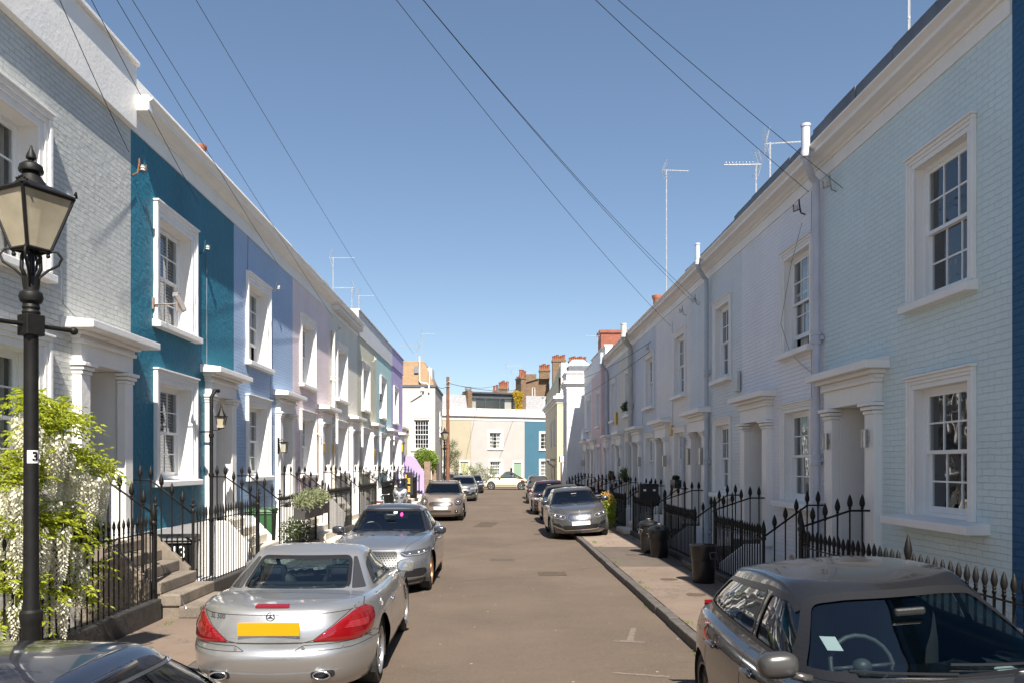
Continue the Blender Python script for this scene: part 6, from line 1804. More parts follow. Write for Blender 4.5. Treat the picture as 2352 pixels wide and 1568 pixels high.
# ---- generic hatchback nose used further off, each with its own face
HT = dict(w=.90, zlow=.16, wheels=[(1.33, .33), (-1.33, .33)], flare=.02, rsh=.06, plan=(4.4, 4.6, .26, .12),
    rows=[(0, .82, 2.03, -2.02), (.1, .87, 2.12, -2.1), (.35, .9, 2.16, -2.15), (.65, .90, 2.13, -2.14), (.85, .885, 2.07, -2.12), (1, .85, 1.98, -2.08)],
    belt=[(-2.15, 1.0), (-1.5, 1.0), (0, .96), (.9, .965), (1.5, .93), (2.0, .84), (2.2, .74)], crown=[(-2.2, .02), (0, .04), (1, .05), (1.8, .045), (2.2, .02)],
    gz=.92, grows=[(0, .80, 1.08, -2.0), (.5, .715, .72, -1.88), (1, .59, .28, -1.62)], roof=[(-2, 1.31), (-1.6, 1.36), (-.6, 1.43), (0, 1.44), (.28, 1.40), (1, 1.22)], gcrown=[(-2, .02), (0, .035), (1, .03)], gplan=(9, 7, .13, .10), grsh=.045, mz=1.27)
def hatch(sp, label, loc, yaw, pt, roll=0, glass=None, rim=ALLOY, spokes='5', mir=None, group='cars parked along the street', soft=False, roofm=None, rear=False):
    c = Car(sp, 'parked_car', label, loc, yaw, group, roll); place(c); c.root.rotation_euler = (roll, 0, yaw); c.arches(.03)
    gl = glass or CARGLASS_D
    H_ = max(r[1] for r in sp['roof']); zb = sp['gz'] + .05; zt = H_ - .10
    k = (zt - .04); wb, wt = sp['grows'][0][1] - .05, sp['grows'][2][1] - sp.get('wtin', .028)
    zf = float(pchip(sp['roof'])(sp['grows'][2][2])) - sp.get('grsh', .07) - sp.get('zfin', .022)
    def top_z(y):
        z = zf + .02
        while z > zf - .12:
            h, no = c.cast('F', y, z + .015)
            if h is not None and abs(no.x) > .3 and h.x > sp['grows'][2][2] - .12: return z
            z -= .005
        return z
    zc_ = [top_z(wt), min(top_z(wt * .93), top_z(wt) + .02), top_z(wt * .6), top_z(0)]
    screens(c, [(-wb, zb + .02), (wb, zb + .02), (wt, zc_[0]), (wt * .6, zc_[2]), (0, zc_[3]), (-wt * .6, zc_[2]), (-wt, zc_[0])], None if soft else [(-wb + .08, zb + .10), (wb - .08, zb + .10), (wt - .02, zt - .03), (-wt + .02, zt - .03)], gl, gl)
    xf0, xf1, xr1 = sp['grows'][0][2], sp['grows'][2][2], sp['grows'][2][3]
    if not soft:
        side_windows(c, [(xf0 - (.30 if 'dlo' in sp else .20), zb + .03), (-.16, zb + .04), (-.16, zt - .01), (xf1 - (.15 if 'dlo' in sp else .04), zt - .015)], [(-.23, zb + .04), (sp['dlo'][0], zb + .09), (sp['dlo'][1], zt - .05), (-.23, zt - .01)] if 'dlo' in sp else [(-.23, zb + .04), (sp['grows'][0][3] + .42, zb + .07), (xr1 + .12, zt - .06), (-.23, zt - .01)], None, gl)
    else:
        side_windows(c, [(xf0 - .22, zb + .03), (-.30, zb + .04), (-.25, zt - .04), (xf1 - .06, zt - .04)], [(-.36, zb + .04), (-.85, zb + .06), (-.65, zt - .12), (-.31, zt - .06)], None, gl)
    c.interior(seats=((.0, 1), (.0, -1)), dash_x=xf0 - .32, z=sp['gz'] - .36, rear=None if soft else -.75)
    c.mirror(xf0 - .36, zb + .10, sp['w'] - .10, mir or pt); c.wheel(spokes, rim); doors(c, [-1.1, -.2, xf0 - .18], .28, sp['gz'] + .03); c.handles((-.02, -.9), sp['gz'] - .1, pt)
    c.pt = pt; return c
GREYP = paint('warm_grey_paint', (.105, .102, .10), .6, .27, dust=.04)
c = hatch(HT, 'grey hatchback with twin kidney grille parked half on the right pavement', (2.66, 27.15, .055), R(-90), GREYP, roll=R(4.2), rim=DARKRIM, mir=GLB)
for sgn in (1, -1):
    gk = [(sgn * a, b) for a, b in ((.02, .56), (.10, .51), (.30, .53), (.375, .60), (.36, .70), (.28, .745), (.10, .745), (.02, .72))]
    c.patch('F', gk, TRIM, 'grille', off=.004, r=.03); c.ribbon('F', gk, .02, .012, True, CHROME, 'grille_frame', r=.03)
    for k in range(7): c.ribbon('F', [(sgn * (.055 + k * .045), .54), (sgn * (.055 + k * .045), .72)], .012, .012, False, CHROME, 'grille_bar')
    hl = [(sgn * a, b) for a, b in ((.42, .64), (.50, .60), (.80, .66), (.86, .79), (.70, .76), (.44, .70))]
    c.patch('F', hl, HEADD, 'headlight', off=.005, r=.02); c.ribbon('F', hl, .012, .007, True, PEARL, 'lamp_surround', r=.02)
    for y in (.56, .72): h, no = c.cast('F', sgn * y, .675 + (y - .56) * .2); MB().ball(tuple(h), .022, .045, .035).build('lamp_reflector', PEARL, c.root, smooth=True)
    fi = [(sgn * a, b) for a, b in ((.50, .36), (.74, .40), (.80, .50), (.62, .47))]
    c.patch('F', fi, TRIM, 'air_intake', off=.004, r=.02); c.ribbon('F', [(sgn * .86, .35), (sgn * .855, .55)], .05, .004, False, TRIM, 'side_intake')
    c.ribbon('F', [(0, .275), (sgn * .45, .275), (sgn * .78, .42)], .022, .01, False, CHROME, 'bumper_blade')
c.patch('F', [(-.50, .29), (.50, .29), (.52, .42), (-.52, .42)], TRIM, 'lower_grille', off=.004, r=.03)
c.plate('F', -.265, .265, .41, .52, PLW, dx=.003)
h, no = c.cast('F', 0, .79); MB().lathe(tuple(h), [(.038, -.005), (.038, .008), (.03, .01), (.001, .011)], 16, 'x').build('bonnet_emblem', PEARL, c.root)
c.ribbon('T', [(2.0, .42), (1.5, .60), (1.0, .70)], .007, .002, False, MATT, 'bonnet_gap'); c.ribbon('T', [(2.0, -.42), (1.5, -.60), (1.0, -.70)], .007, .002, False, MATT, 'bonnet_gap')
wipers(c, (((.60, 1.0), (.1, 1.02)), ((.05, 1.0), (-.45, 1.02)))); c.finish(c.pt)

# dark hatchback cropped at the lower right, seen from above its roof
DG_ = paint('anthracite_paint', (.013, .013, .0145), .3, .18, dust=.022)
BM = dict(HT, w=.88); BM['rows'] = [(a, b * .98, c_, d) for a, b, c_, d in HT['rows']]; BM['belt'] = [(-2.15, .98), (-1.5, .99), (0, .945), (.9, .945), (1.5, .90), (2.0, .80), (2.2, .70)]
BM['grows'] = [(0, .785, 1.12, -1.98), (.5, .70, .76, -1.84), (1, .575, .30, -1.50)]; BM['roof'] = [(-2, 1.20), (-1.6, 1.295), (-1.1, 1.375), (-.5, 1.425), (0, 1.43), (.3, 1.39), (1, 1.2)]; BM['gplan'] = (6, 4.6, .14, .12); BM['gcrown'] = [(-2, .03), (0, .05), (1, .04)]; BM['dlo'] = (-1.50, -1.16, -.02); BM['wtin'] = .06
c = hatch(BM, 'dark grey hatchback cropped by the lower right corner, its roof and windscreen near us', (2.76, 5.70, .055), R(-90), DG_, roll=R(4.2), rim=DARKRIM, spokes='5d', glass=CARGLASS, mir=plain('mirror_satin', (.11, .105, .10), .3, .7, var=.1))
for view in ('L', 'Rt'):
    c.ribbon(view, round_poly([(.80, .985), (-1.52, 1.05), (-1.18, 1.285), (-.2, 1.345), (.12, 1.33)], .08), .03, .004, True, TRIM, 'window_trim')
    c.ribbon(view, [(1.5, .80), (-.2, .82), (-1.9, .86)], .006, .003, False, DG_, 'body_crease')
    tl_ = [(-2.12, .80), (-1.86, .84), (-1.80, .93), (-2.1, .95)]
    c.patch(view, tl_, REDL, 'tail_light', off=.004, r=.02)
tl_ = [(.45, .78), (.88, .80), (.86, .95), (.60, .93)]
for q_ in (tl_, mirY(tl_)): c.patch('B', q_, REDL, 'tail_light', off=.005, r=.02)
c.ribbon('T', [(.24, -.57), (-1.58, -.545)], .012, .002, False, TRIM, 'roof_gutter'); c.ribbon('T', [(.24, .57), (-1.58, .545)], .012, .002, False, TRIM, 'roof_gutter')
h, no = c.cast('T', -1.38, 0); q = MB(); q.prism_v([(-1.47, h.z - .02), (-1.27, h.z - .02), (-1.43, h.z + .06), (-1.47, h.z + .055)], -.018, .018); q.build('roof_aerial', DG_, c.root, bevel=.012)
wipers(c, (((.58, .99), (.02, 1.02)), ((.02, .985), (-.52, 1.01))))
c.patch('F', [(-.56, 1.10), (-.48, 1.10), (-.48, 1.16), (-.56, 1.16)], PLW, 'permit_sticker', off=-.008, r=0)
q = MB(); q.box(.80, .92, .28, .40, .975, .98); q.build('paper_note', PLW, c.root)
c.ribbon('L', [(-1.98, .70), (-1.98, .62)], .12, .003, False, plain('fuel_gloss', (.04, .04, .045), .1, coat=1), 'fuel_flap')
c.finish(DG_)

# burgundy hatchback
WINE = paint('burgundy_paint', (.06, .008, .014), .4, .25, dust=.03)
c = hatch(HT, 'burgundy hatchback with slim headlights on the right beyond the black soft top', (2.66, 39.75, .055), R(-90), WINE, roll=R(4.2))
gr = [(-.50, .66), (.50, .66), (.48, .73), (-.48, .73)]; c.patch('F', gr, TRIM, 'grille', off=.004, r=.02); c.ribbon('F', [(-.8, .655), (0, .645), (.8, .655)], .012, .01, False, CHROME, 'grille_bar')
for sgn in (1, -1):
    hl = [(sgn * a, b) for a, b in ((.50, .66), (.82, .68), (.85, .79), (.72, .78), (.50, .73))]; c.patch('F', hl, HEADL, 'headlight', off=.005, r=.02)
    for y in (.60, .73): h, no = c.cast('F', sgn * y, .715); MB().ball(tuple(h), .02, .035, .03).build('lamp_reflector', PEARL, c.root, smooth=True)
    fi = [(sgn * a, b) for a, b in ((.50, .36), (.80, .36), (.82, .50), (.56, .48))]; c.patch('F', fi, TRIM, 'air_intake', off=.004, r=.02); c.ribbon('F', fi, .014, .008, True, CHROME, 'intake_frame', r=.02)
c.patch('F', [(-.44, .30), (.44, .30), (.46, .46), (-.46, .46)], TRIM, 'lower_grille', off=.004, r=.03)
c.plate('F', -.26, .26, .48, .59, PLW); c.finish(WINE)

# silver crossover and dark car on the left
TCp = paint('silver_grey_paint', (.22, .225, .23), .7, .28, dust=.1)
TC = dict(MN); TC['grows'] = [(0, .80, 1.05, -2.0), (.5, .74, .78, -1.92), (1, .63, .48, -1.78)]
c = hatch(TC, 'silver grey crossover with wide chromed grille parked behind the beige crossover', (-2.22, 54.2, 0), R(-90), TCp)
gr = [(-.80, .72), (.80, .72), (.84, .86), (-.84, .86)]; c.patch('F', gr, TRIM, 'grille', off=.004, r=.03)
for z in (.735, .79, .845): c.ribbon('F', [(-.78, z), (.78, z)], .014, .012, False, CHROME, 'grille_bar')
for sgn in (1, -1):
    hl = [(sgn * a, b) for a, b in ((.48, .74), (.82, .75), (.85, .87), (.50, .85))]; c.patch('F', hl, HEADL, 'headlight', off=.008, r=.02)
    fi = [(sgn * a, b) for a, b in ((.56, .44), (.80, .45), (.80, .58), (.58, .58))]; c.patch('F', fi, TRIM, 'fog_lamp', off=.005, r=.03); c.ribbon('F', fi, .014, .01, True, CHROME, 'fog_frame', r=.03)
c.ribbon('F', [(-.75, .34), (0, .31), (.75, .34)], .03, .01, False, CHROME, 'skid_plate'); c.ribbon('F', [(-.6, .42), (.6, .42)], .10, .006, False, TRIM, 'lower_grille')
c.plate('F', -.26, .26, .60, .71, PLW)
for sg in (1, -1): MB().tube([(.3, sg * .60, 1.52), (.2, sg * .60, 1.60), (-1.4, sg * .60, 1.59), (-1.5, sg * .60, 1.5)], .016, 6).build('roof_rail', CHROME, c.root)
c.finish(TCp)
BLK = paint('black_paint', (.015, .016, .02), .3, .2, dust=.04)
DBL = paint('dark_blue_paint', (.03, .035, .05), .4, .22, dust=.04)
c = hatch(A3, 'dark blue grey saloon behind the silver crossover near the end of the left kerb', (-2.0, 69.6, 0), R(-90), DBL)
gr = [(-.38, .5), (.38, .5), (.42, .72), (-.42, .72)]; c.patch('F', gr, TRIM, 'grille', off=.004, r=.05); c.ribbon('F', [(-.38, .61), (.38, .61)], .02, .01, False, CHROME, 'grille_bar')
for sgn in (1, -1):
    hl = [(sgn * a, b) for a, b in ((.48, .66), (.80, .68), (.84, .78), (.52, .75))]; c.patch('F', hl, HEADL, 'headlight', off=.006, r=.02)
    fi = [(sgn * a, b) for a, b in ((.48, .30), (.78, .32), (.78, .44), (.52, .44))]; c.patch('F', fi, TRIM, 'air_intake', off=.004, r=.02)
c.finish(DBL)
c = hatch(MN, 'black car standing side-on behind the telegraph pole', (-5.2, 79.5, 0), R(180), BLK); c.finish(BLK)

# soft-tops: black one behind the grey hatchback, silver one seen from behind, cream rounded one across the street end
FAB = plain('soft_top_fabric', (.035, .033, .032), .92, var=.2, vs=4, bump=.004, bs=200)
ST = dict(HT); ST['roof'] = [(-1.7, 1.06), (-1.2, 1.20), (-.6, 1.35), (0, 1.39), (.28, 1.37), (1, 1.22)]; ST['grows'] = [(0, .80, 1.08, -1.6), (.5, .72, .72, -1.5), (1, .58, .28, -1.1)]
c = hatch(ST, 'black convertible with raised black fabric roof behind the grey hatchback', (2.80, 33.4, .055), R(-90), BLK, roll=R(4.2), soft=True)
for sgn in (1, -1): hl = [(sgn * a, b) for a, b in ((.50, .66), (.82, .68), (.85, .79), (.50, .74))]; c.patch('F', hl, HEADD, 'headlight', off=.005, r=.02)
c.patch('F', [(-.4, .5), (.4, .5), (.42, .7), (-.42, .7)], TRIM, 'grille', off=.004, r=.05); c.finish(BLK, FAB, 'soft_top')
BT = dict(w=.86, zlow=.17, wheels=[(1.27, .325), (-1.24, .325)], flare=.06, arch_in=.09, rsh=.10, plan=(2.6, 2.6, .18, .18),
    rows=[(0, .74, 1.95, -1.95), (.15, .80, 2.03, -2.04), (.4, .82, 2.04, -2.04), (.7, .80, 1.9, -1.94), (1, .74, 1.62, -1.75)],
    belt=[(-2.04, .62), (-1.8, .80), (-1.4, .96), (-.8, 1.0), (.6, .98), (1.1, .95), (1.5, .86), (1.8, .72), (2.04, .52)], crown=[(-2, .04), (-1, .06), (0, .03), (1.2, .08), (2, .04)],
    gz=.93, grows=[(0, .73, 1.0, -1.50), (.5, .67, .66, -1.36), (1, .50, .22, -.75)], roof=[(-1.6, 1.02), (-1.2, 1.16), (-.8, 1.34), (-.3, 1.45), (.1, 1.46), (.3, 1.43), (1, 1.2)], gcrown=[(-1, .03), (0, .03), (1, .02)], gplan=(5, 5, .12, .1), grsh=.09, mz=1.3)
CRM = paint('cream_paint', (.66, .56, .38), .05, .3, dust=.05)
def softie(label, loc, yaw, pt, spokes='5', view_glass=None, roll=0):
    c = Car(BT, 'parked_car', label, loc, yaw, 'cars parked along the street'); place(c); c.root.rotation_euler = (roll, 0, yaw); c.arches(.025)
    screens(c, [(-.62, .99), (.62, .99), (.46, 1.36), (-.46, 1.36)], [(-.30, 1.08), (.30, 1.08), (.28, 1.22), (-.28, 1.22)], CARGLASS, CARGLASS_D)
    side_windows(c, [(.62, 1.02), (-.50, 1.02), (-.46, 1.34), (.06, 1.37)], [(-.54, 1.02), (-1.02, 1.03), (-.80, 1.24), (-.50, 1.33)])
    c.interior(seats=((-.1, 1), (-.1, -1)), dash_x=.62, z=.56, col=SEATG)
    for view in ('L', 'Rt'):
        c.ribbon(view, [(-.62, .30), (-.60, .96)], .007, .001, False, MATT, 'door_gap'); c.ribbon(view, [(.60, .30), (.72, .70), (.72, .94)], .007, .001, False, MATT, 'door_gap')
        c.patch(view, [(-2.0, .62), (-1.84, .62), (-1.80, .76), (-1.86, .80)], REDL, 'tail_light', off=.006, r=.03)
        c.patch(view, [(1.56, .60), (1.76, .56), (1.84, .66), (1.66, .74)], HEADL, 'headlight', off=.006, r=.04)
        c.ribbon(view, [(.88, .34), (-.85, .34)], .05, .004, False, pt, 'sill_trim'); c.ribbon(view, [(1.9, .50), (1.75, .50)], .03, .004, False, plain('amber', (.7, .3, .05), .2), 'side_marker')
    for sgn in (1, -1):
        tl_ = [(sgn * .62 + .09 * math.cos(2 * math.pi * k / 14), .70 + .09 * math.sin(2 * math.pi * k / 14)) for k in range(14)]; c.patch('B', tl_, REDL, 'tail_light', off=.006, r=0)
        hl = [(sgn * .62 + .11 * math.cos(2 * math.pi * k / 14), .64 + .11 * math.sin(2 * math.pi * k / 14)) for k in range(14)]; c.patch('F', hl, HEADL, 'headlight', off=.006, r=0)
    c.plate('B', -.26, .26, .42, .53, PLY)
    if pt is CRM: c.root.scale = (K * 1.09, K * 1.09, K * 1.12)
    c.handles((-.42,), .80, pt, .08); c.mirror(.55, 1.03, .72, pt); c.wheel(spokes, ALLOY); c.finish(pt, FAB, 'soft_top'); return c
softie('cream rounded convertible with black fabric roof parked side-on across the street end', (1.0, 78.2, 0), R(178), CRM, '6')
softie('silver convertible seen from behind with black fabric roof beyond the burgundy car', (2.72, 50.6, .055), R(90), TCp, roll=R(-4.2))
c = hatch(HT, 'dark car far down the right kerb of which mainly the roof shows', (3.0, 57.5, .06), R(-90), GREYP); c.finish(GREYP)

# ---- old dark blue saloon in the lower left corner, drip rails and chromed window frame
OLD = dict(w=.80, zlow=.22, wheels=[(1.35, .30), (-1.25, .30)], flare=.012, rsh=.09, plan=(5.0, 5.0, .06, .06),
    rows=[(0, .74, 2.0, -2.0), (.2, .79, 2.04, -2.05), (.5, .80, 2.05, -2.06), (.8, .79, 2.03, -2.04), (1, .76, 1.98, -2.0)],
    belt=[(-2.05, .88), (-1.5, .92), (0, .94), (1, .93), (1.9, .86), (2.05, .80)], crown=[(-2, .03), (0, .04), (1.5, .05), (2, .03)],
    gz=.90, grows=[(0, .72, .95, -1.80), (.5, .66, .62, -1.42), (1, .58, .28, -.98)], roof=[(-1.6, 1.25), (-1.0, 1.33), (-.3, 1.37), (.28, 1.34), (1, 1.22)], gcrown=[(-1, .03), (0, .04), (1, .03)], gplan=(9, 7, .06, .05), grsh=.07, mz=1.25)
NAVY = paint('navy_paint', (.010, .014, .028), .1, .14, flake=False, dust=.03)
c = Car(OLD, 'parked_car', 'old black and navy saloon with chrome window frames cropped by the lower left corner', (-2.26, 3.12, 0), R(-90), 'cars parked along the street'); place(c)
c.arches(.03)
c.root.rotation_euler = (0, 0, R(-90)); c.root.scale = (K, K, K * 1.03)
screens(c, [(-.60, .98), (.60, .98), (.50, 1.28), (-.50, 1.28)], [(-.58, .99), (.58, .99), (.48, 1.27), (-.48, 1.27)])
fw_, rw_ = [(.68, .96), (-.18, .97), (-.18, 1.27), (.28, 1.26)], [(-.26, .97), (-1.34, .98), (-1.0, 1.24), (-.26, 1.27)]
side_windows(c, fw_, rw_)
for view in ('L', 'Rt'):
    for p in (fw_, rw_): c.ribbon(view, round_poly([(a * 1.0, b) for a, b in p], .06), .014, .010, True, CHROME, 'window_frame')
    sgv = AX[view][3]
    pts = [(x, z) for x, z in ((.70, 1.05), (.34, 1.285), (0, 1.315), (-.5, 1.312), (-.95, 1.28), (-1.30, 1.08))]
    P_ = [c.cast(view, x, z) for x, z in pts]; P_ = [tuple(h + Vector((0, sgv * .014, .0))) for h, no in P_ if h is not None]
    if len(P_) > 1: MB().tube(P_, .013, 6).build('drip_rail', NAVY, c.root, smooth=True)
c.interior(seats=((.0, 1), (.0, -1)), dash_x=.62, z=.46, rear=-.55, col=SEATG)
doors(c, [-1.1, -.22, .75], .34, .90); c.handles((-.05, -.9), .80, CHROME); c.wheel('8', ALLOY)
for sgn in (1, -1):
    tl_ = [(sgn * a, b) for a, b in ((.60, .62), (.76, .62), (.76, .80), (.60, .80))]; c.patch('B', tl_, REDL, 'tail_light', off=.005, r=.01)
c.ribbon('B', [(-.74, .50), (.74, .50)], .09, .05, False, CHROME, 'bumper'); c.plate('B', -.26, .26, .60, .71, PLY)
c.ribbon('T', [(-1.62, -.66), (-1.98, -.68)], .006, .002, False, MATT, 'boot_gap'); c.ribbon('T', [(-1.62, .66), (-1.98, .68)], .006, .002, False, MATT, 'boot_gap')
c.finish(NAVY)
# ------------------------------------------------------------------ plants
def leafm(name, a, b, rough=.5, trans=.35):
    if name in _mc: return _mc[name]
    t = NT(name); geo = t.n('NewGeometry'); nz = t.noise(geo.outputs['Position'], 6, 4)
    wn = t.n('TexWhiteNoise'); t.l(geo.outputs['Position'], wn.inputs[0])
    rnd = t.n('TexNoise'); rnd.inputs['Scale'].default_value = 45; t.l(geo.outputs['Position'], rnd.inputs['Vector'])
    f = t.math('MULTIPLY_ADD', rnd.outputs[0], .9, t.math('MULTIPLY', nz.outputs[0], .5), clamp=True)
    c = t.ramp(f, [(.4, a), (.85, b)])
    t.l(c, t.b.inputs['Base Color']); t.b.inputs['Roughness'].default_value = rough
    tr = t.n('BsdfTranslucent'); t.l(c, tr.inputs[0]); mx = t.n('MixShader'); mx.inputs[0].default_value = trans
    t.l(t.b.outputs[0], mx.inputs[1]); t.l(tr.outputs[0], mx.inputs[2]); t.l(mx.outputs[0], t.out.inputs[0])
    _mc[name] = t.m; return t.m
def leaf(m, p, d, L, wd, rr, droop=.3):
    d = d.normalized(); s_ = d.cross(Vector((rr.uniform(-1, 1), rr.uniform(-1, 1), rr.uniform(-.2, 1)))).normalized() * wd / 2
    q = p + d * L * .55 - Vector((0, 0, droop * L * .2)); e = p + d * L - Vector((0, 0, droop * L * .6))
    m.add([p, q + s_, e, q - s_], [(0, 1, 2, 3)])
def rdir(rr, up=.0):
    v = Vector((rr.gauss(0, 1), rr.gauss(0, 1), rr.gauss(0, 1) + up)); return v.normalized()
def cloud(m, blobs, n, L, wd, rr, shell=.55, up=.4):
    tot = sum(b[3] ** 2 for b in blobs)
    for (x, y, z, r, *sq) in blobs:
        sz = sq[0] if sq else 1.0
        for k in range(int(n * r * r / tot)):
            d = rdir(rr); q = r * (shell + (1 - shell) * rr.random()) * rr.uniform(.85, 1.08)
            p = Vector((x, y, z)) + Vector((d.x * q, d.y * q, d.z * q * sz))
            leaf(m, p, (d + rdir(rr, up) * .9), L * rr.uniform(.6, 1.2), wd * rr.uniform(.7, 1.2), rr)
BARK = plain('bark', (.12, .09, .06), .85, var=.4, vs=12, bump=.01)
def limbs(m, base, tips, r0, rr, mid=.5):
    b = Vector(base)
    for t_ in tips:
        e = Vector(t_); c = b.lerp(e, mid) + Vector((rr.uniform(-.1, .1), rr.uniform(-.1, .1), rr.uniform(0, .15)))
        m.tube([tuple(b), tuple(c), tuple(e)], [r0, r0 * .6, r0 * .2], 6)
def plant(name, label, cat, base, trunk, blobs, n, L, wd, mat, seed, r0=.05, group=None, shell=.3, up=.4, tips=None):
    rr = random.Random(seed); t = thing(name, label, cat, base, group)
    m = MB()
    if trunk: m.tube([tuple(p) for p in trunk], [r0 * (1 - .5 * k / len(trunk)) for k in range(len(trunk))], 8); limbs(m, trunk[-1], tips or [(b[0] + rr.uniform(-.2, .2) * b[3], b[1], b[2] + b[3] * .3) for b in blobs], r0 * .6, rr)
    m.build('trunk' if r0 > .03 else 'stem', BARK, t, smooth=True)
    c = MB(); cloud(c, blobs, n, L, wd, rr, shell, up); c.build('crown' if r0 > .03 else 'foliage', mat, t, recalc=False)
    return t
OLIVE_L = leafm('olive_leaf', (.06, .075, .035), (.20, .22, .12)); BRIGHT = leafm('bright_leaf', (.07, .13, .015), (.26, .36, .05)); MIDG = leafm('mid_leaf', (.04, .075, .018), (.13, .19, .05))
GREYG = leafm('grey_leaf', (.10, .12, .06), (.30, .33, .17)); YEL = leafm('yellow_leaf', (.30, .20, .01), (.65, .48, .03)); ORG = leafm('orange_leaf', (.45, .22, .05), (.75, .50, .15)); DARKG = leafm('dark_leaf', (.02, .04, .012), (.06, .10, .03))
# olive tree by the telegraph pole
plant('olive_tree', 'olive tree with loose grey green crown just right of the telegraph pole', 'tree', (-4.1, 72, 0), [(-4.1, 72, 0), (-4.2, 72, 1.3), (-4.35, 72, 2.1)],
      [(-4.4, 72, 2.9, .75), (-3.9, 72.2, 3.3, .7), (-3.6, 72, 2.4, .6), (-4.3, 71.8, 3.9, .6), (-3.85, 72, 4.3, .45), (-3.5, 72, 3.4, .45), (-4.6, 72, 2.2, .5), (-3.6, 72, 1.8, .4)], 3600, .13, .045, OLIVE_L, 3, .09, shell=.15)
for i, (px_, Y_, w_, z_, lab) in enumerate(((1080, 83, .8, 1.9, 'left one of the pale olive bushes before the white far house'), (1100, 83.5, .9, 2.1, 'middle pale olive bush before the white far house'), (1127, 84, .8, 1.7, 'right pale olive bush below the ground floor window of the far white house'))):
    X_ = (px_ - VX) / F * Y_
    plant('olive_bush', lab, 'bush', (X_, Y_, 0), [(X_, Y_, 0), (X_ + .05, Y_, .6)], [(X_ - .4, Y_, z_ - .5, w_ * .6), (X_ + .35, Y_, z_ - .3, w_ * .6), (X_, Y_, z_ + .2, w_ * .5), (X_ - .2, Y_, z_ - 1.0, w_ * .45), (X_ + .3, Y_, z_ - 1.0, w_ * .4)], 1100, .16, .055, GREYG, 20 + i, .05, 'olive bushes in front of the far terrace', shell=.1)
for i, (px_, Y_, z_, mt, lab) in enumerate(((1228, 85, 1.3, GREYG, 'pale green bush against the sky blue far house'), (1246, 84, 1.0, MIDG, 'darker low bush beside the sky blue house window'))):
    X_ = (px_ - VX) / F * Y_
    plant('shrub', lab, 'bush', (X_, Y_, 0), [(X_, Y_, 0), (X_, Y_, .5)], [(X_, Y_, z_ * .7, .6), (X_ + .3, Y_, z_ * .5, .5), (X_ - .3, Y_, z_ * .4, .5)], 700, .15, .06, mt, 40 + i, .04, shell=.1)
# clipped round bush on the pier, yellow climber, pavement shrub
plant('clipped_bush', 'dense bright green round clipped bush above the purple garden wall', 'bush', (-4.75, 54.0, 0), [(-4.6, 54.0, 1.0), (-4.7, 54, 2.4)], [(-4.95, 54, 3.0, .55), (-4.5, 54, 2.85, .55), (-4.75, 53.9, 2.7, .6), (-4.55, 54.0, 2.35, .42), (-5.1, 54, 2.75, .4), (-4.2, 54, 2.6, .3)], 5200, .11, .075, BRIGHT, 5, .06, shell=.72)
c0 = FD.p(9.0, -.4, 8.6)
plant('climbing_plant', 'bright yellow climber beside the dark roof extension', 'plant', (c0.x, c0.y, 8.5), [(c0.x, c0.y, 8.45), (c0.x, c0.y, 9.2)], [(c0.x, c0.y - .1, 9.0, .4, 1.3), (c0.x - .1, c0.y - .1, 9.7, .45, 1.2), (c0.x - .3, c0.y - .1, 10.3, .4), (c0.x + .1, c0.y - .1, 10.2, .4)], 1500, .14, .09, YEL, 6, .02, shell=.3)
t = plant('pavement_shrub', 'green shrub with orange new leaves beside the grey hatchback and the railing', 'bush', (4.0, 28.7, .12), [(4.0, 28.7, .12), (4.0, 28.7, .6)], [(3.98, 28.7, .55, .30), (3.96, 28.7, .8, .32), (4.0, 28.65, 1.0, .28), (4.05, 28.7, .4, .25), (3.92, 28.7, .6, .28)], 2600, .075, .05, leafm('lime_leaf', (.16, .24, .02), (.42, .50, .08)), 8, .02, shell=.5)
q = MB(); cloud(q, [(3.96, 28.65, 1.22, .2), (4.0, 28.6, 1.12, .22)], 300, .08, .05, random.Random(9), .3, 1.0); q.build('new_leaves', ORG, t, recalc=False)

# ---- wisteria over the first railing
def WP(px_, py_, X_): Y_ = X_ * F / (px_ - VX); return Vector((X_, Y_, EYE + (HY - py_) / F * Y_))
rr = random.Random(12)
wt = thing('wisteria', 'white flowering wisteria hanging over the black railing behind the lamp post', 'climbing plant', (-5.1, 9.0, .1))
WLEAF = leafm('wisteria_leaf', (.12, .18, .010), (.42, .46, .03), trans=.45)
stem = MB()
stem.tube([tuple(WP(30, 1480, -5.25)), tuple(WP(45, 1300, -5.2)), tuple(WP(20, 1180, -5.15)), tuple(WP(40, 1080, -5.1)), tuple(WP(55, 1000, -5.1)), tuple(WP(90, 950, -5.0))], [.045, .04, .035, .03, .022, .012], 8)
stem.tube([tuple(WP(40, 1080, -5.1)), tuple(WP(110, 1060, -5.0)), tuple(WP(170, 1075, -4.95)), tuple(WP(235, 1095, -4.9))], [.022, .016, .012, .008], 6)
stem.tube([tuple(WP(20, 1180, -5.15)), tuple(WP(90, 1190, -5.0)), tuple(WP(180, 1200, -4.95))], [.022, .016, .008], 6); stem.tube([tuple(WP(0, 1075, -5.1)), tuple(WP(40, 1070, -5.12))], .02, 6)
stem.tube([tuple(WP(45, 1300, -5.2)), tuple(WP(120, 1330, -5.0)), tuple(WP(185, 1345, -4.95))], [.02, .014, .008], 6)
stem.build('stem', BARK, wt, smooth=True)
lf = MB()
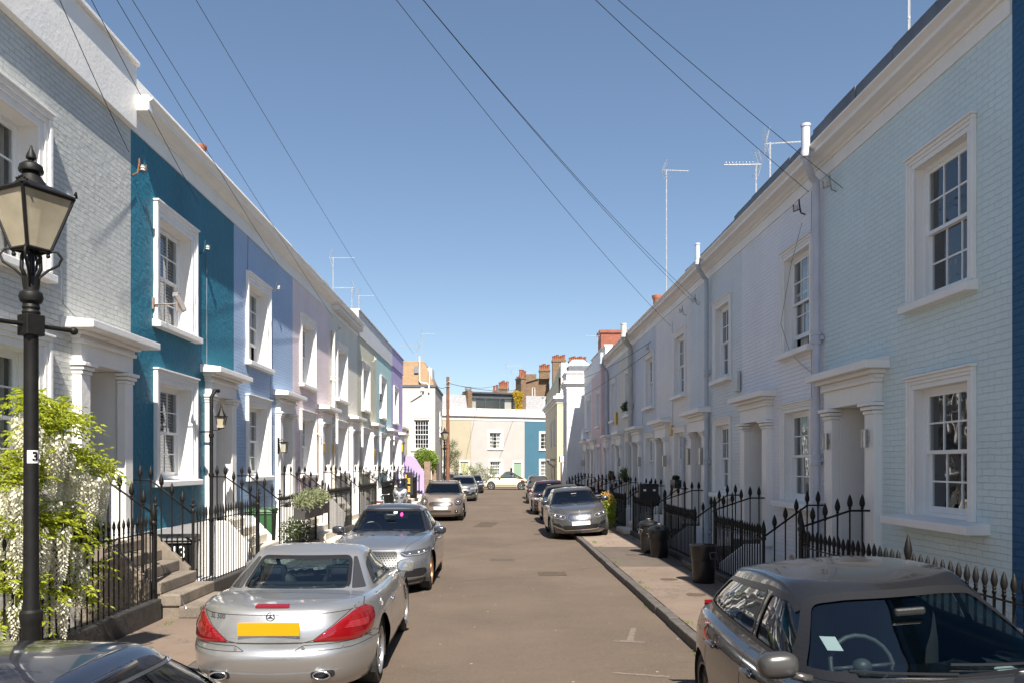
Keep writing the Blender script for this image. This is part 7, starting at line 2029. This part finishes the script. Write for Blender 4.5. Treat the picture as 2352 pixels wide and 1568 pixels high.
def pinnate(m, p, d, L, rr):
    d = d.normalized(); side = d.cross(Vector((0, 0, 1)))
    side = side.normalized() if side.length > .05 else Vector((1, 0, 0)); prev = p
    for k in range(6):
        t_ = (k + 1) / 6; q = p + d * L * t_ - Vector((0, 0, .45 * L * t_ * t_))
        for sg in (1, -1): leaf(m, q, side * sg + d * .45 - Vector((0, 0, .25)), L * .30 * (1.1 - .4 * t_), L * .095, rr, .5)
        prev = q
    leaf(m, prev, d - Vector((0, 0, .5)), L * .28, L * .09, rr, .4)
lb = [(60, 925, 26), (95, 940, 32), (130, 950, 30), (160, 975, 26), (110, 985, 34), (70, 985, 26), (25, 1065, 34), (70, 1050, 30), (100, 1085, 26), (150, 1045, 26), (175, 1050, 26), (205, 1062, 26), (232, 1078, 18), (15, 1110, 30), (55, 1110, 30), (12, 1210, 32), (50, 1215, 34),
      (100, 1195, 34), (130, 1180, 36), (160, 1190, 32), (190, 1210, 22), (120, 1215, 32), (150, 1225, 26), (200, 1240, 18), (10, 1330, 30), (40, 1350, 28), (100, 1350, 26), (135, 1345, 30), (170, 1350, 26), (185, 1370, 14), (10, 1290, 26), (205, 1300, 14), (150, 1300, 16), (20, 1420, 26), (60, 1400, 20)]
for (bx, by, br) in lb:
    for k in range(int(br * 1.5)):
        a = rr.uniform(0, 6.28); q = br * math.sqrt(rr.random())
        p = WP(bx + q * math.cos(a), by + q * math.sin(a) * .8, -5.08 + rr.gauss(0, .13))
        d = Vector((rr.uniform(-.6, 1), rr.uniform(-1, 1), rr.uniform(-.1, .8)))
        pinnate(lf, p, d, rr.uniform(.18, .30), rr)
lf.build('foliage', WLEAF, wt, recalc=False)
PETAL = leafm('wisteria_petal', (.56, .55, .36), (.84, .81, .70), .6, .5)
rc = [(35, 70, 955, 1075, 9), (60, 80, 970, 1100, 4), (88, 150, 1000, 1130, 15), (125, 165, 1035, 1150, 12), (150, 190, 1080, 1190, 8), (185, 245, 1080, 1205, 20), (0, 55, 1110, 1240, 17), (40, 75, 1130, 1220, 7), (85, 155, 1215, 1350, 20), (160, 205, 1225, 1350, 12), (5, 60, 1240, 1350, 14), (95, 150, 1370, 1480, 9), (20, 60, 1370, 1460, 7), (175, 195, 1290, 1400, 5), (110, 150, 1130, 1180, 7)]
ri = 0
for (xa, xb, ya, yb, n) in rc:
    for k in range(int(n * .8)):
        px_ = rr.uniform(xa, xb); X_ = -5.0 + rr.gauss(0, .13); top = WP(px_, ya + rr.uniform(-10, 25), X_); Lr = (yb - ya) / F * top.y * rr.uniform(.7, 1.1)
        m = MB(); npet = int(Lr / .0042)
        for j in range(npet):
            t_ = j / npet; a = j * 2.4; r_ = .046 * (1 - t_) ** .8 * rr.uniform(.6, 1.1) + .006
            p = top + Vector((math.cos(a) * r_, math.sin(a) * r_, -Lr * t_))
            leaf(m, p, Vector((math.cos(a), math.sin(a), -.5)), .048 * (1.05 - .65 * t_), .040 * (1.05 - .6 * t_), rr, .6)
        m.tube([tuple(top + Vector((0, 0, .03))), tuple(top - Vector((0, 0, Lr)))], .0025, 3)
        m.build('flower_raceme', PETAL, wt, recalc=False); ri += 1

# ---- planters
def trough(name, label, fr, u0, u1, v0, v1, z0, z1, mat, pmat, h, n, L, wd, seed, group=None, cat='planter'):
    t = thing(name, label, cat, fr.p((u0 + u1) / 2, (v0 + v1) / 2, z0), group)
    m = MB(fr); th = .02
    m.box(u0, u1, v0, v1, z0, z0 + .03); m.box(u0, u1, v0, v0 + th, z0 + .03, z1); m.box(u0, u1, v1 - th, v1, z0 + .03, z1); m.box(u0, u0 + th, v0 + th, v1 - th, z0 + .03, z1); m.box(u1 - th, u1, v0 + th, v1 - th, z0 + .03, z1)
    m.build('box', mat, t, bevel=.004)
    MB(fr).box(u0 + th, u1 - th, v0 + th, v1 - th, z1 - .05, z1 - .02).build('soil', plain('soil', (.05, .035, .025), .95), t)
    rr = random.Random(seed); q = MB(); bl = []
    k = max(2, int((u1 - u0) / .22))
    for i in range(k):
        u = u0 + (u1 - u0) * (i + .5) / k; p = fr.p(u, (v0 + v1) / 2, z1 + h * rr.uniform(.25, .45)); bl.append((p.x, p.y, p.z, h * rr.uniform(.45, .62)))
    cloud(q, bl, n, L, wd, rr, .25, 1.0); q.build('foliage', pmat, t, recalc=False); return t
PLM = plain('planter_dark', (.05, .047, .045), .5, var=.15)
trough('railing_planter', 'longer dark trough of bushy herbs hung on the railing of the blue house', LEFT, 19.25, 21.3, 1.14, 1.42, 1.03, 1.31, PLM, GREYG, .45, 2300, .09, .03, 51, 'troughs hung on the railing')
trough('railing_planter', 'shorter dark trough of herbs and pebbles at the step end of the railing', LEFT, 21.4, 22.0, 1.14, 1.42, 1.05, 1.31, PLM, GREYG, .38, 900, .08, .03, 52, 'troughs hung on the railing')
trough('planter', 'dark box with a climbing plant low behind the railing of the blue house', LEFT, 20.6, 21.6, .6, .9, .0, .35, PLM, MIDG, .7, 1200, .08, .04, 53)
MB(LEFT).box(20.4, 21.8, .55, .95, -1.28, -.002).build('planter_plinth', WHITE); props(bpy.data.objects['planter_plinth'], 'low white block under the planter behind the railing', 'plinth')
trough('window_box', 'dark window box with clipped box hedge on the warm white house sill', RIGHT, 23.75, 24.4, .02, .22, 1.655, 1.90, DARKPL, DARKG, .14, 700, .04, .03, 54, 'window boxes on the right terrace')
trough('window_box', 'leafy plant pot on the lower sill of the stone cream house', RIGHT, 33.1, 33.8, .02, .22, 1.655, 1.83, DARKPL, MIDG, .42, 900, .08, .05, 55, 'window boxes on the right terrace')
trough('window_box', 'small fern like plant on the upper sill of the stone cream house', RIGHT, 33.1, 33.7, .0, .16, 4.435, 4.58, WHITE, DARKG, .42, 700, .08, .04, 56, 'window boxes on the right terrace')
trough('window_box', 'brown wicker trough on the lower sill of the pale lilac blue house', RIGHT, 37.3, 38.1, .02, .22, 1.655, 1.95, BARK, MIDG, .14, 300, .06, .04, 57, 'window boxes on the right terrace')

# ---- bins
def dustbin(label, x, y, z, r, h, lid, yaw=0, group='black dustbins on the right pavement', handle=True):
    t = thing('dustbin', label, 'bin', (x, y, z), group)
    m = MB(); m.lathe((x, y, z), [(r * .80, 0), (r * .82, .01), (r * .90, h * .55), (r * .93, h * .62), (r * .97, h * .64), (r * 1.0, h * .95), (r * 1.06, h * .955), (r * 1.06, h * .985), (r * .97, h), (r * .95, h * .9), (r * .78, .05)], 36)
    m.build('bin_body', DARKPL, t, smooth=35)
    if lid:
        q = MB(); q.lathe((x, y, z + h * .985), [(r * 1.1, -.03), (r * 1.1, .01), (r * 1.02, .03), (r * .9, .06), (r * .55, .085), (r * .5, .10), (.02, .105)], 32)
        q.tube([(x - .07, y, z + h + .08), (x - .05, y, z + h + .12), (x + .05, y, z + h + .12), (x + .07, y, z + h + .08)], .012, 6); q.build('lid', DARKPL, t, smooth=35)
    if handle:
        for a in (yaw, yaw + math.pi):
            c, s_ = math.cos(a), math.sin(a); hz = z + h * .74; ox, oy = x + c * r * .97, y + s_ * r * .97; tx, ty = -s_ * .07, c * .07
            q = MB(); q.tube([(ox - tx, oy - ty, hz + .05), (ox - tx + c * .05, oy - ty + s_ * .05, hz + .06), (ox + tx + c * .05, oy + ty + s_ * .05, hz + .06), (ox + tx, oy + ty, hz + .05), (ox + tx + c * .03, oy + ty + s_ * .03, hz - .06), (ox - tx + c * .03, oy - ty + s_ * .03, hz - .06)], .010, 6, closed=True)
            q.build('handle', plain('grey_handle', (.12, .12, .12), .4), t, smooth=True)
dustbin('open black dustbin without a lid nearest to us on the right pavement', 3.92, 15.2, .12, .245, .72, False, R(-62))
dustbin('black ribbed dustbin with a domed lid in front of its twin', 3.93, 19.4, .12, .245, .68, True, R(-10))
dustbin('black dustbin half hidden behind the lidded one', 3.86, 20.35, .12, .235, .74, True, R(20))
def wheelie(label, x, y, z, mat, yaw, h=1.05, w=.56, d=.6, text=None):
    t = thing('wheeled_bin', label, 'wheelie bin', (x, y, z), None); c, s_ = math.cos(yaw), math.sin(yaw); f_ = Fr((x, y, z), (c, s_, 0), (-s_, c, 0))
    m = MB(f_); a, b = w / 2, d / 2
    pts = [f_.p(u * .86, v * .82, .02) for u, v in ((-a, -b), (a, -b), (a, b), (-a, b))] + [f_.p(u, v, h - .12) for u, v in ((-a, -b), (a, -b), (a, b), (-a, b))]
    m.add(pts, [(3, 2, 1, 0), (4, 5, 6, 7), (0, 1, 5, 4), (1, 2, 6, 5), (2, 3, 7, 6), (3, 0, 4, 7)]); m.box(-a - .02, a + .02, -b - .02, b + .02, h - .16, h - .11); o = m.build('bin_body', mat, t, bevel=.02)
    m = MB(f_); m.prism_u([(-b - .04, h - .105), (b + .03, h - .105), (b + .0, h - .03), (0, h), (-b, h - .04)], -a - .03, a + .03); m.build('lid', mat, t, bevel=.02)
    m = MB(f_)
    m.tube([(-a, b + .07, h - .08), (a, b + .07, h - .08)], .014, 6); m.build('handle', mat, t)
    for u in (-a * .8, a * .8):
        q = MB(f_); q.tube([(u - .03, b * .8, .1), (u + .03, b * .8, .1)], .1, 14); q.build('wheel', TYRE, t)
    if text:
        cu = bpy.data.curves.new('digits', 'FONT'); cu.body = text; cu.size = .30; cu.align_x = 'CENTER'; cu.align_y = 'CENTER'; cu.extrude = .002
        tmp = bpy.data.objects.new('digits', cu); C.objects.link(tmp); bpy.context.view_layer.update()
        me = bpy.data.meshes.new_from_object(tmp.evaluated_get(bpy.context.evaluated_depsgraph_get())); bpy.data.objects.remove(tmp)
        for v in me.vertices: v.co = f_.p(v.co.x * .8 + .06, -b - .012 - v.co.z + .03 * (v.co.y), h * .62 + v.co.y) - base_of(t)
        me.materials.append(PLW); d_ = bpy.data.objects.new('bin_number', me); C.objects.link(d_); d_.parent = o
    return t
GRN = plain('bin_green', (.03, .10, .035), .45, var=.15)
MB(LEFT).box(13.35, 14.35, .1, .98, -1.28, .36).build('bin_store', WHITE); props(bpy.data.objects['bin_store'], 'white rendered block holding the numbered bin beside the worn stone steps', 'bin store')
wheelie('grey black bin marked 13 behind the railing of the teal house', -5.45, 13.75, .363, DARKPL, R(10), .80, .62, .5, '13')
MB(LEFT).box(18.55, 19.2, .1, .9, -1.28, .28).build('bin_store', WHITE); props(bpy.data.objects['bin_store.001'], 'white rendered block under the green wheelie bin', 'bin store')
wheelie('green wheelie bin behind the railing of the blue house', -5.5, 18.88, .283, GRN, R(5), 1.07, .58, .55)
wheelie('black wheelie bin against the railing just beyond the grey hatchback', 4.05, 31.2, .12, DARKPL, R(-80), 1.1)
wheelie('black wheelie bin next to the black convertible and the railing', 4.0, 34.2, .12, DARKPL, R(-95), 1.1)
# number stencil panel behind the right railing
t = thing('meter_cupboard', 'black double door meter cupboard behind the railing of the blue grey house', 'cupboard', RIGHT.p(26.3, .5, 1.0))
MB(RIGHT).box(25.5, 25.9, .35, .95, 1.05, 1.75).build('cabinet', DARKPL, t, bevel=.01)
m = MB(RIGHT); m.box(25.49, 25.50, .45, .53, 1.52, 1.58); m.build('sticker', PLW, t); m = MB(RIGHT); m.box(25.49, 25.50, .75, .83, 1.52, 1.58); m.build('sticker', PLW, t)

# ---- motor scooter facing us by the left railing
def tubes(pts, r, mat, name, par, n=8, **k): return MB().tube(pts, r, n, **k).build(name, mat, par, smooth=True)
sx, sy = -4.42, 36.8
t = thing('motor_scooter', 'grey and black motor scooter with tall clear windshield facing us by the left railing', 'scooter', (sx, sy, .12))
SG = paint('scooter_grey', (.30, .31, .33), .6, .28)
for dx_ in (-.17, .17):
    m = MB(); m.lathe((sx + dx_, sy - .05, .12 + .27), [(.16, -.05), (.25, -.055), (.27, -.03), (.27, .03), (.25, .055), (.16, .05)], 24, 'x'); w_ = m.build('wheel', TYRE, t, smooth=40)
    m = MB(); m.lathe((sx + dx_, sy - .05, .12 + .27), [(.165, -.03), (.165, .03), (.03, .04), (.03, -.04)], 12, 'x'); m.build('rim', DARKRIM, w_)
m = MB(); m.lathe((sx, sy + 1.5, .12 + .28), [(.16, -.06), (.26, -.065), (.28, -.03), (.28, .03), (.26, .065), (.16, .06)], 24, 'x'); m.build('wheel', TYRE, t, smooth=40)
m = MB()  # front shield: pointed oval fairing
prof = [(0, .42, -.10), (.10, .50, -.10), (.24, .72, -.06), (.31, .95, 0), (.27, 1.12, .06), (.12, 1.20, .10), (0, 1.16, .10)]
vs = []
for (x_, z_, y_) in prof: vs.append((sx + x_, sy + y_ - .1, .12 + z_))
for (x_, z_, y_) in prof[-2:0:-1]: vs.append((sx - x_, sy + y_ - .1, .12 + z_))
ctr = (sx, sy - .26, .12 + .88); m.add(vs + [ctr] + [(a, b + .35, c) for a, b, c in vs], [(i, (i + 1) % len(vs), len(vs)) for i in range(len(vs))] + [(i, (i + 1) % len(vs), (i + 1) % len(vs) + len(vs) + 1, i + len(vs) + 1) for i in range(len(vs))])
m.build('front_fairing', SG, t, smooth=50)
for sg in (1, -1):
    m = MB(); m.ball((sx + sg * .13, sy - .22, .12 + .95), .075, .05, .085, e=.8); m.build('headlight', PEARL, t, smooth=True)
    tubes([(sx + sg * .05, sy - .28, .12 + .75), (sx + sg * .17, sy - .24, .12 + .80), (sx + sg * .27, sy - .14, .12 + 1.02)], .018, TRIM, 'trim_strip', t)
    tubes([(sx, sy + .1, .12 + 1.18), (sx + sg * .2, sy + .14, .12 + 1.2), (sx + sg * .40, sy + .25, .12 + 1.18)], .02, TRIM, 'handlebar', t)
    m = MB(); m.ball((sx + sg * .42, sy + .05, .12 + 1.34), .085, .03, .055, e=.7); m.tube([(sx + sg * .3, sy + .16, .12 + 1.2), (sx + sg * .40, sy + .06, .12 + 1.32)], .009, 6); m.build('mirror', TRIM, t, smooth=True)
    m = MB(); m.ball((sx + sg * .17, sy - .05, .12 + .50), .075, .30, .10, e=.7); m.build('mudguard', TRIM, t, smooth=True)
m = MB()
for i in range(7):
    for j in range(9):
        u, v = i / 6 * 2 - 1, j / 8; hw = .25 * (1 - .45 * v ** 2) if v > .25 else .25 * (.55 + 1.5 * v); m.v.append(Vector((sx + u * hw, sy - .16 + .28 * v + .10 * u * u, .12 + 1.02 + .62 * v)))
for i in range(6):
    for j in range(8): a = i * 9 + j; m.f.append((a, a + 9, a + 10, a + 1))
m.build('windshield', glass_mat('smoke_screen', (.55, .55, .55), 1.2), t, smooth=True, recalc=False)
m = MB(); m.ball((sx, sy + .95, .12 + .78), .17, .55, .13, e=.6); m.ball((sx, sy + 1.35, .12 + .92), .18, .26, .10, e=.6); m.build('seat', MATT, t, smooth=True)
m = MB(); m.ball((sx, sy + 1.2, .12 + .60), .19, .62, .16, e=.6); m.ball((sx, sy + .35, .12 + .42), .17, .4, .10, e=.5); m.build('rear_bodywork', SG, t, smooth=True)

# ---- bicycle leaning on the left railing, rear towards us
bx, by = -4.62, 32.6
t = thing('bicycle', 'pale blue and white bicycle with a red rear lamp locked to the left railing', 'bicycle', (bx, by, .12))
def bp(dx_, y_, z_): return (bx + dx_ - .12 * (z_ - .1), by + y_, .12 + z_)
for yy in (0, 1.02):
    w_ = MB().tube([bp(0, yy + .33 * math.cos(2 * math.pi * k / 28), .33 + .33 * math.sin(2 * math.pi * k / 28)) for k in range(28)], .016, 6, closed=True).build('wheel', TYRE, t, smooth=True)
    m = MB()
    for k in range(14): a = 2 * math.pi * k / 14; m.tube([bp(0, yy, .33), bp(0, yy + .32 * math.cos(a), .33 + .32 * math.sin(a))], .002, 3)
    m.build('spokes', ALLOY, w_)
BL = plain('cycle_blue', (.30, .42, .48), .35, .2, coat=.5)
m = MB()
for a, b in (((0, .33), (.42, .30)), ((0, .33), (.30, .80)), ((.42, .30), (.28, .86)), ((.30, .80), (.88, .82)), ((.42, .30), (.88, .74)), ((.88, .70), (.90, .92)), ((.90, .72), (1.02, .33))): m.tube([bp(0, *a), bp(0, *b)], .016, 6)
m.build('frame', BL, t, smooth=True)
m = MB(); m.ball(bp(0, .27, .93), .07, .13, .03); m.build('saddle', MATT, t, smooth=True)
tubes([bp(-.28, .82, 1.02), bp(-.1, .93, 1.0), bp(.1, .93, 1.0), bp(.28, .82, 1.02)], .012, ALLOY, 'handlebar', t)
m = MB(); m.box(bx - .20, bx - .03, by - .20, by - .17, .12 + .70, .12 + .78); m.build('rear_lamp', REDL, t, bevel=.01)
m = MB(); m.tube([bp(-.05, 0, .35), bp(-.07, -.1, .78), bp(-.07, .3, .78)], .007, 4); m.tube([bp(.05, 0, .35), bp(.07, -.1, .78), bp(.07, .3, .78)], .007, 4); m.box(bx - .14, bx + .03, by - .15, by + .3, .12 + .78, .12 + .79); m.build('carrier', SASH, t)
m = MB(); m.tube([bp(0, -.36 * math.sin(a), .33 + .36 * math.cos(a)) for a in [k * .22 for k in range(-1, 9)]], .022, 4); m.build('mudguard', SASH, t)
# ---- property board on the railing and a dark slatted gate beyond the scooter
t = thing('advert_board', 'black advertising board with orange lettering tied to the railing behind the scooter', 'board', (-4.7, 43.5, .9))
m = MB(); m.box(-4.95, -4.52, 43.48, 43.52, .75, 1.95); m.build('board', MATT, t)
m = MB()
for k in range(7): m.box(-4.80 + .02 * (k % 2), -4.66, 43.47, 43.479, .92 + k * .11, .985 + k * .11)
m.build('lettering', plain('orange_print', (.75, .45, .05), .5), t)
m = MB(); m.box(-4.92, -4.86, 43.465, 43.48, 1.65, 1.85); m.build('logo', plain('orange_print', (.75, .45, .05), .5), t)
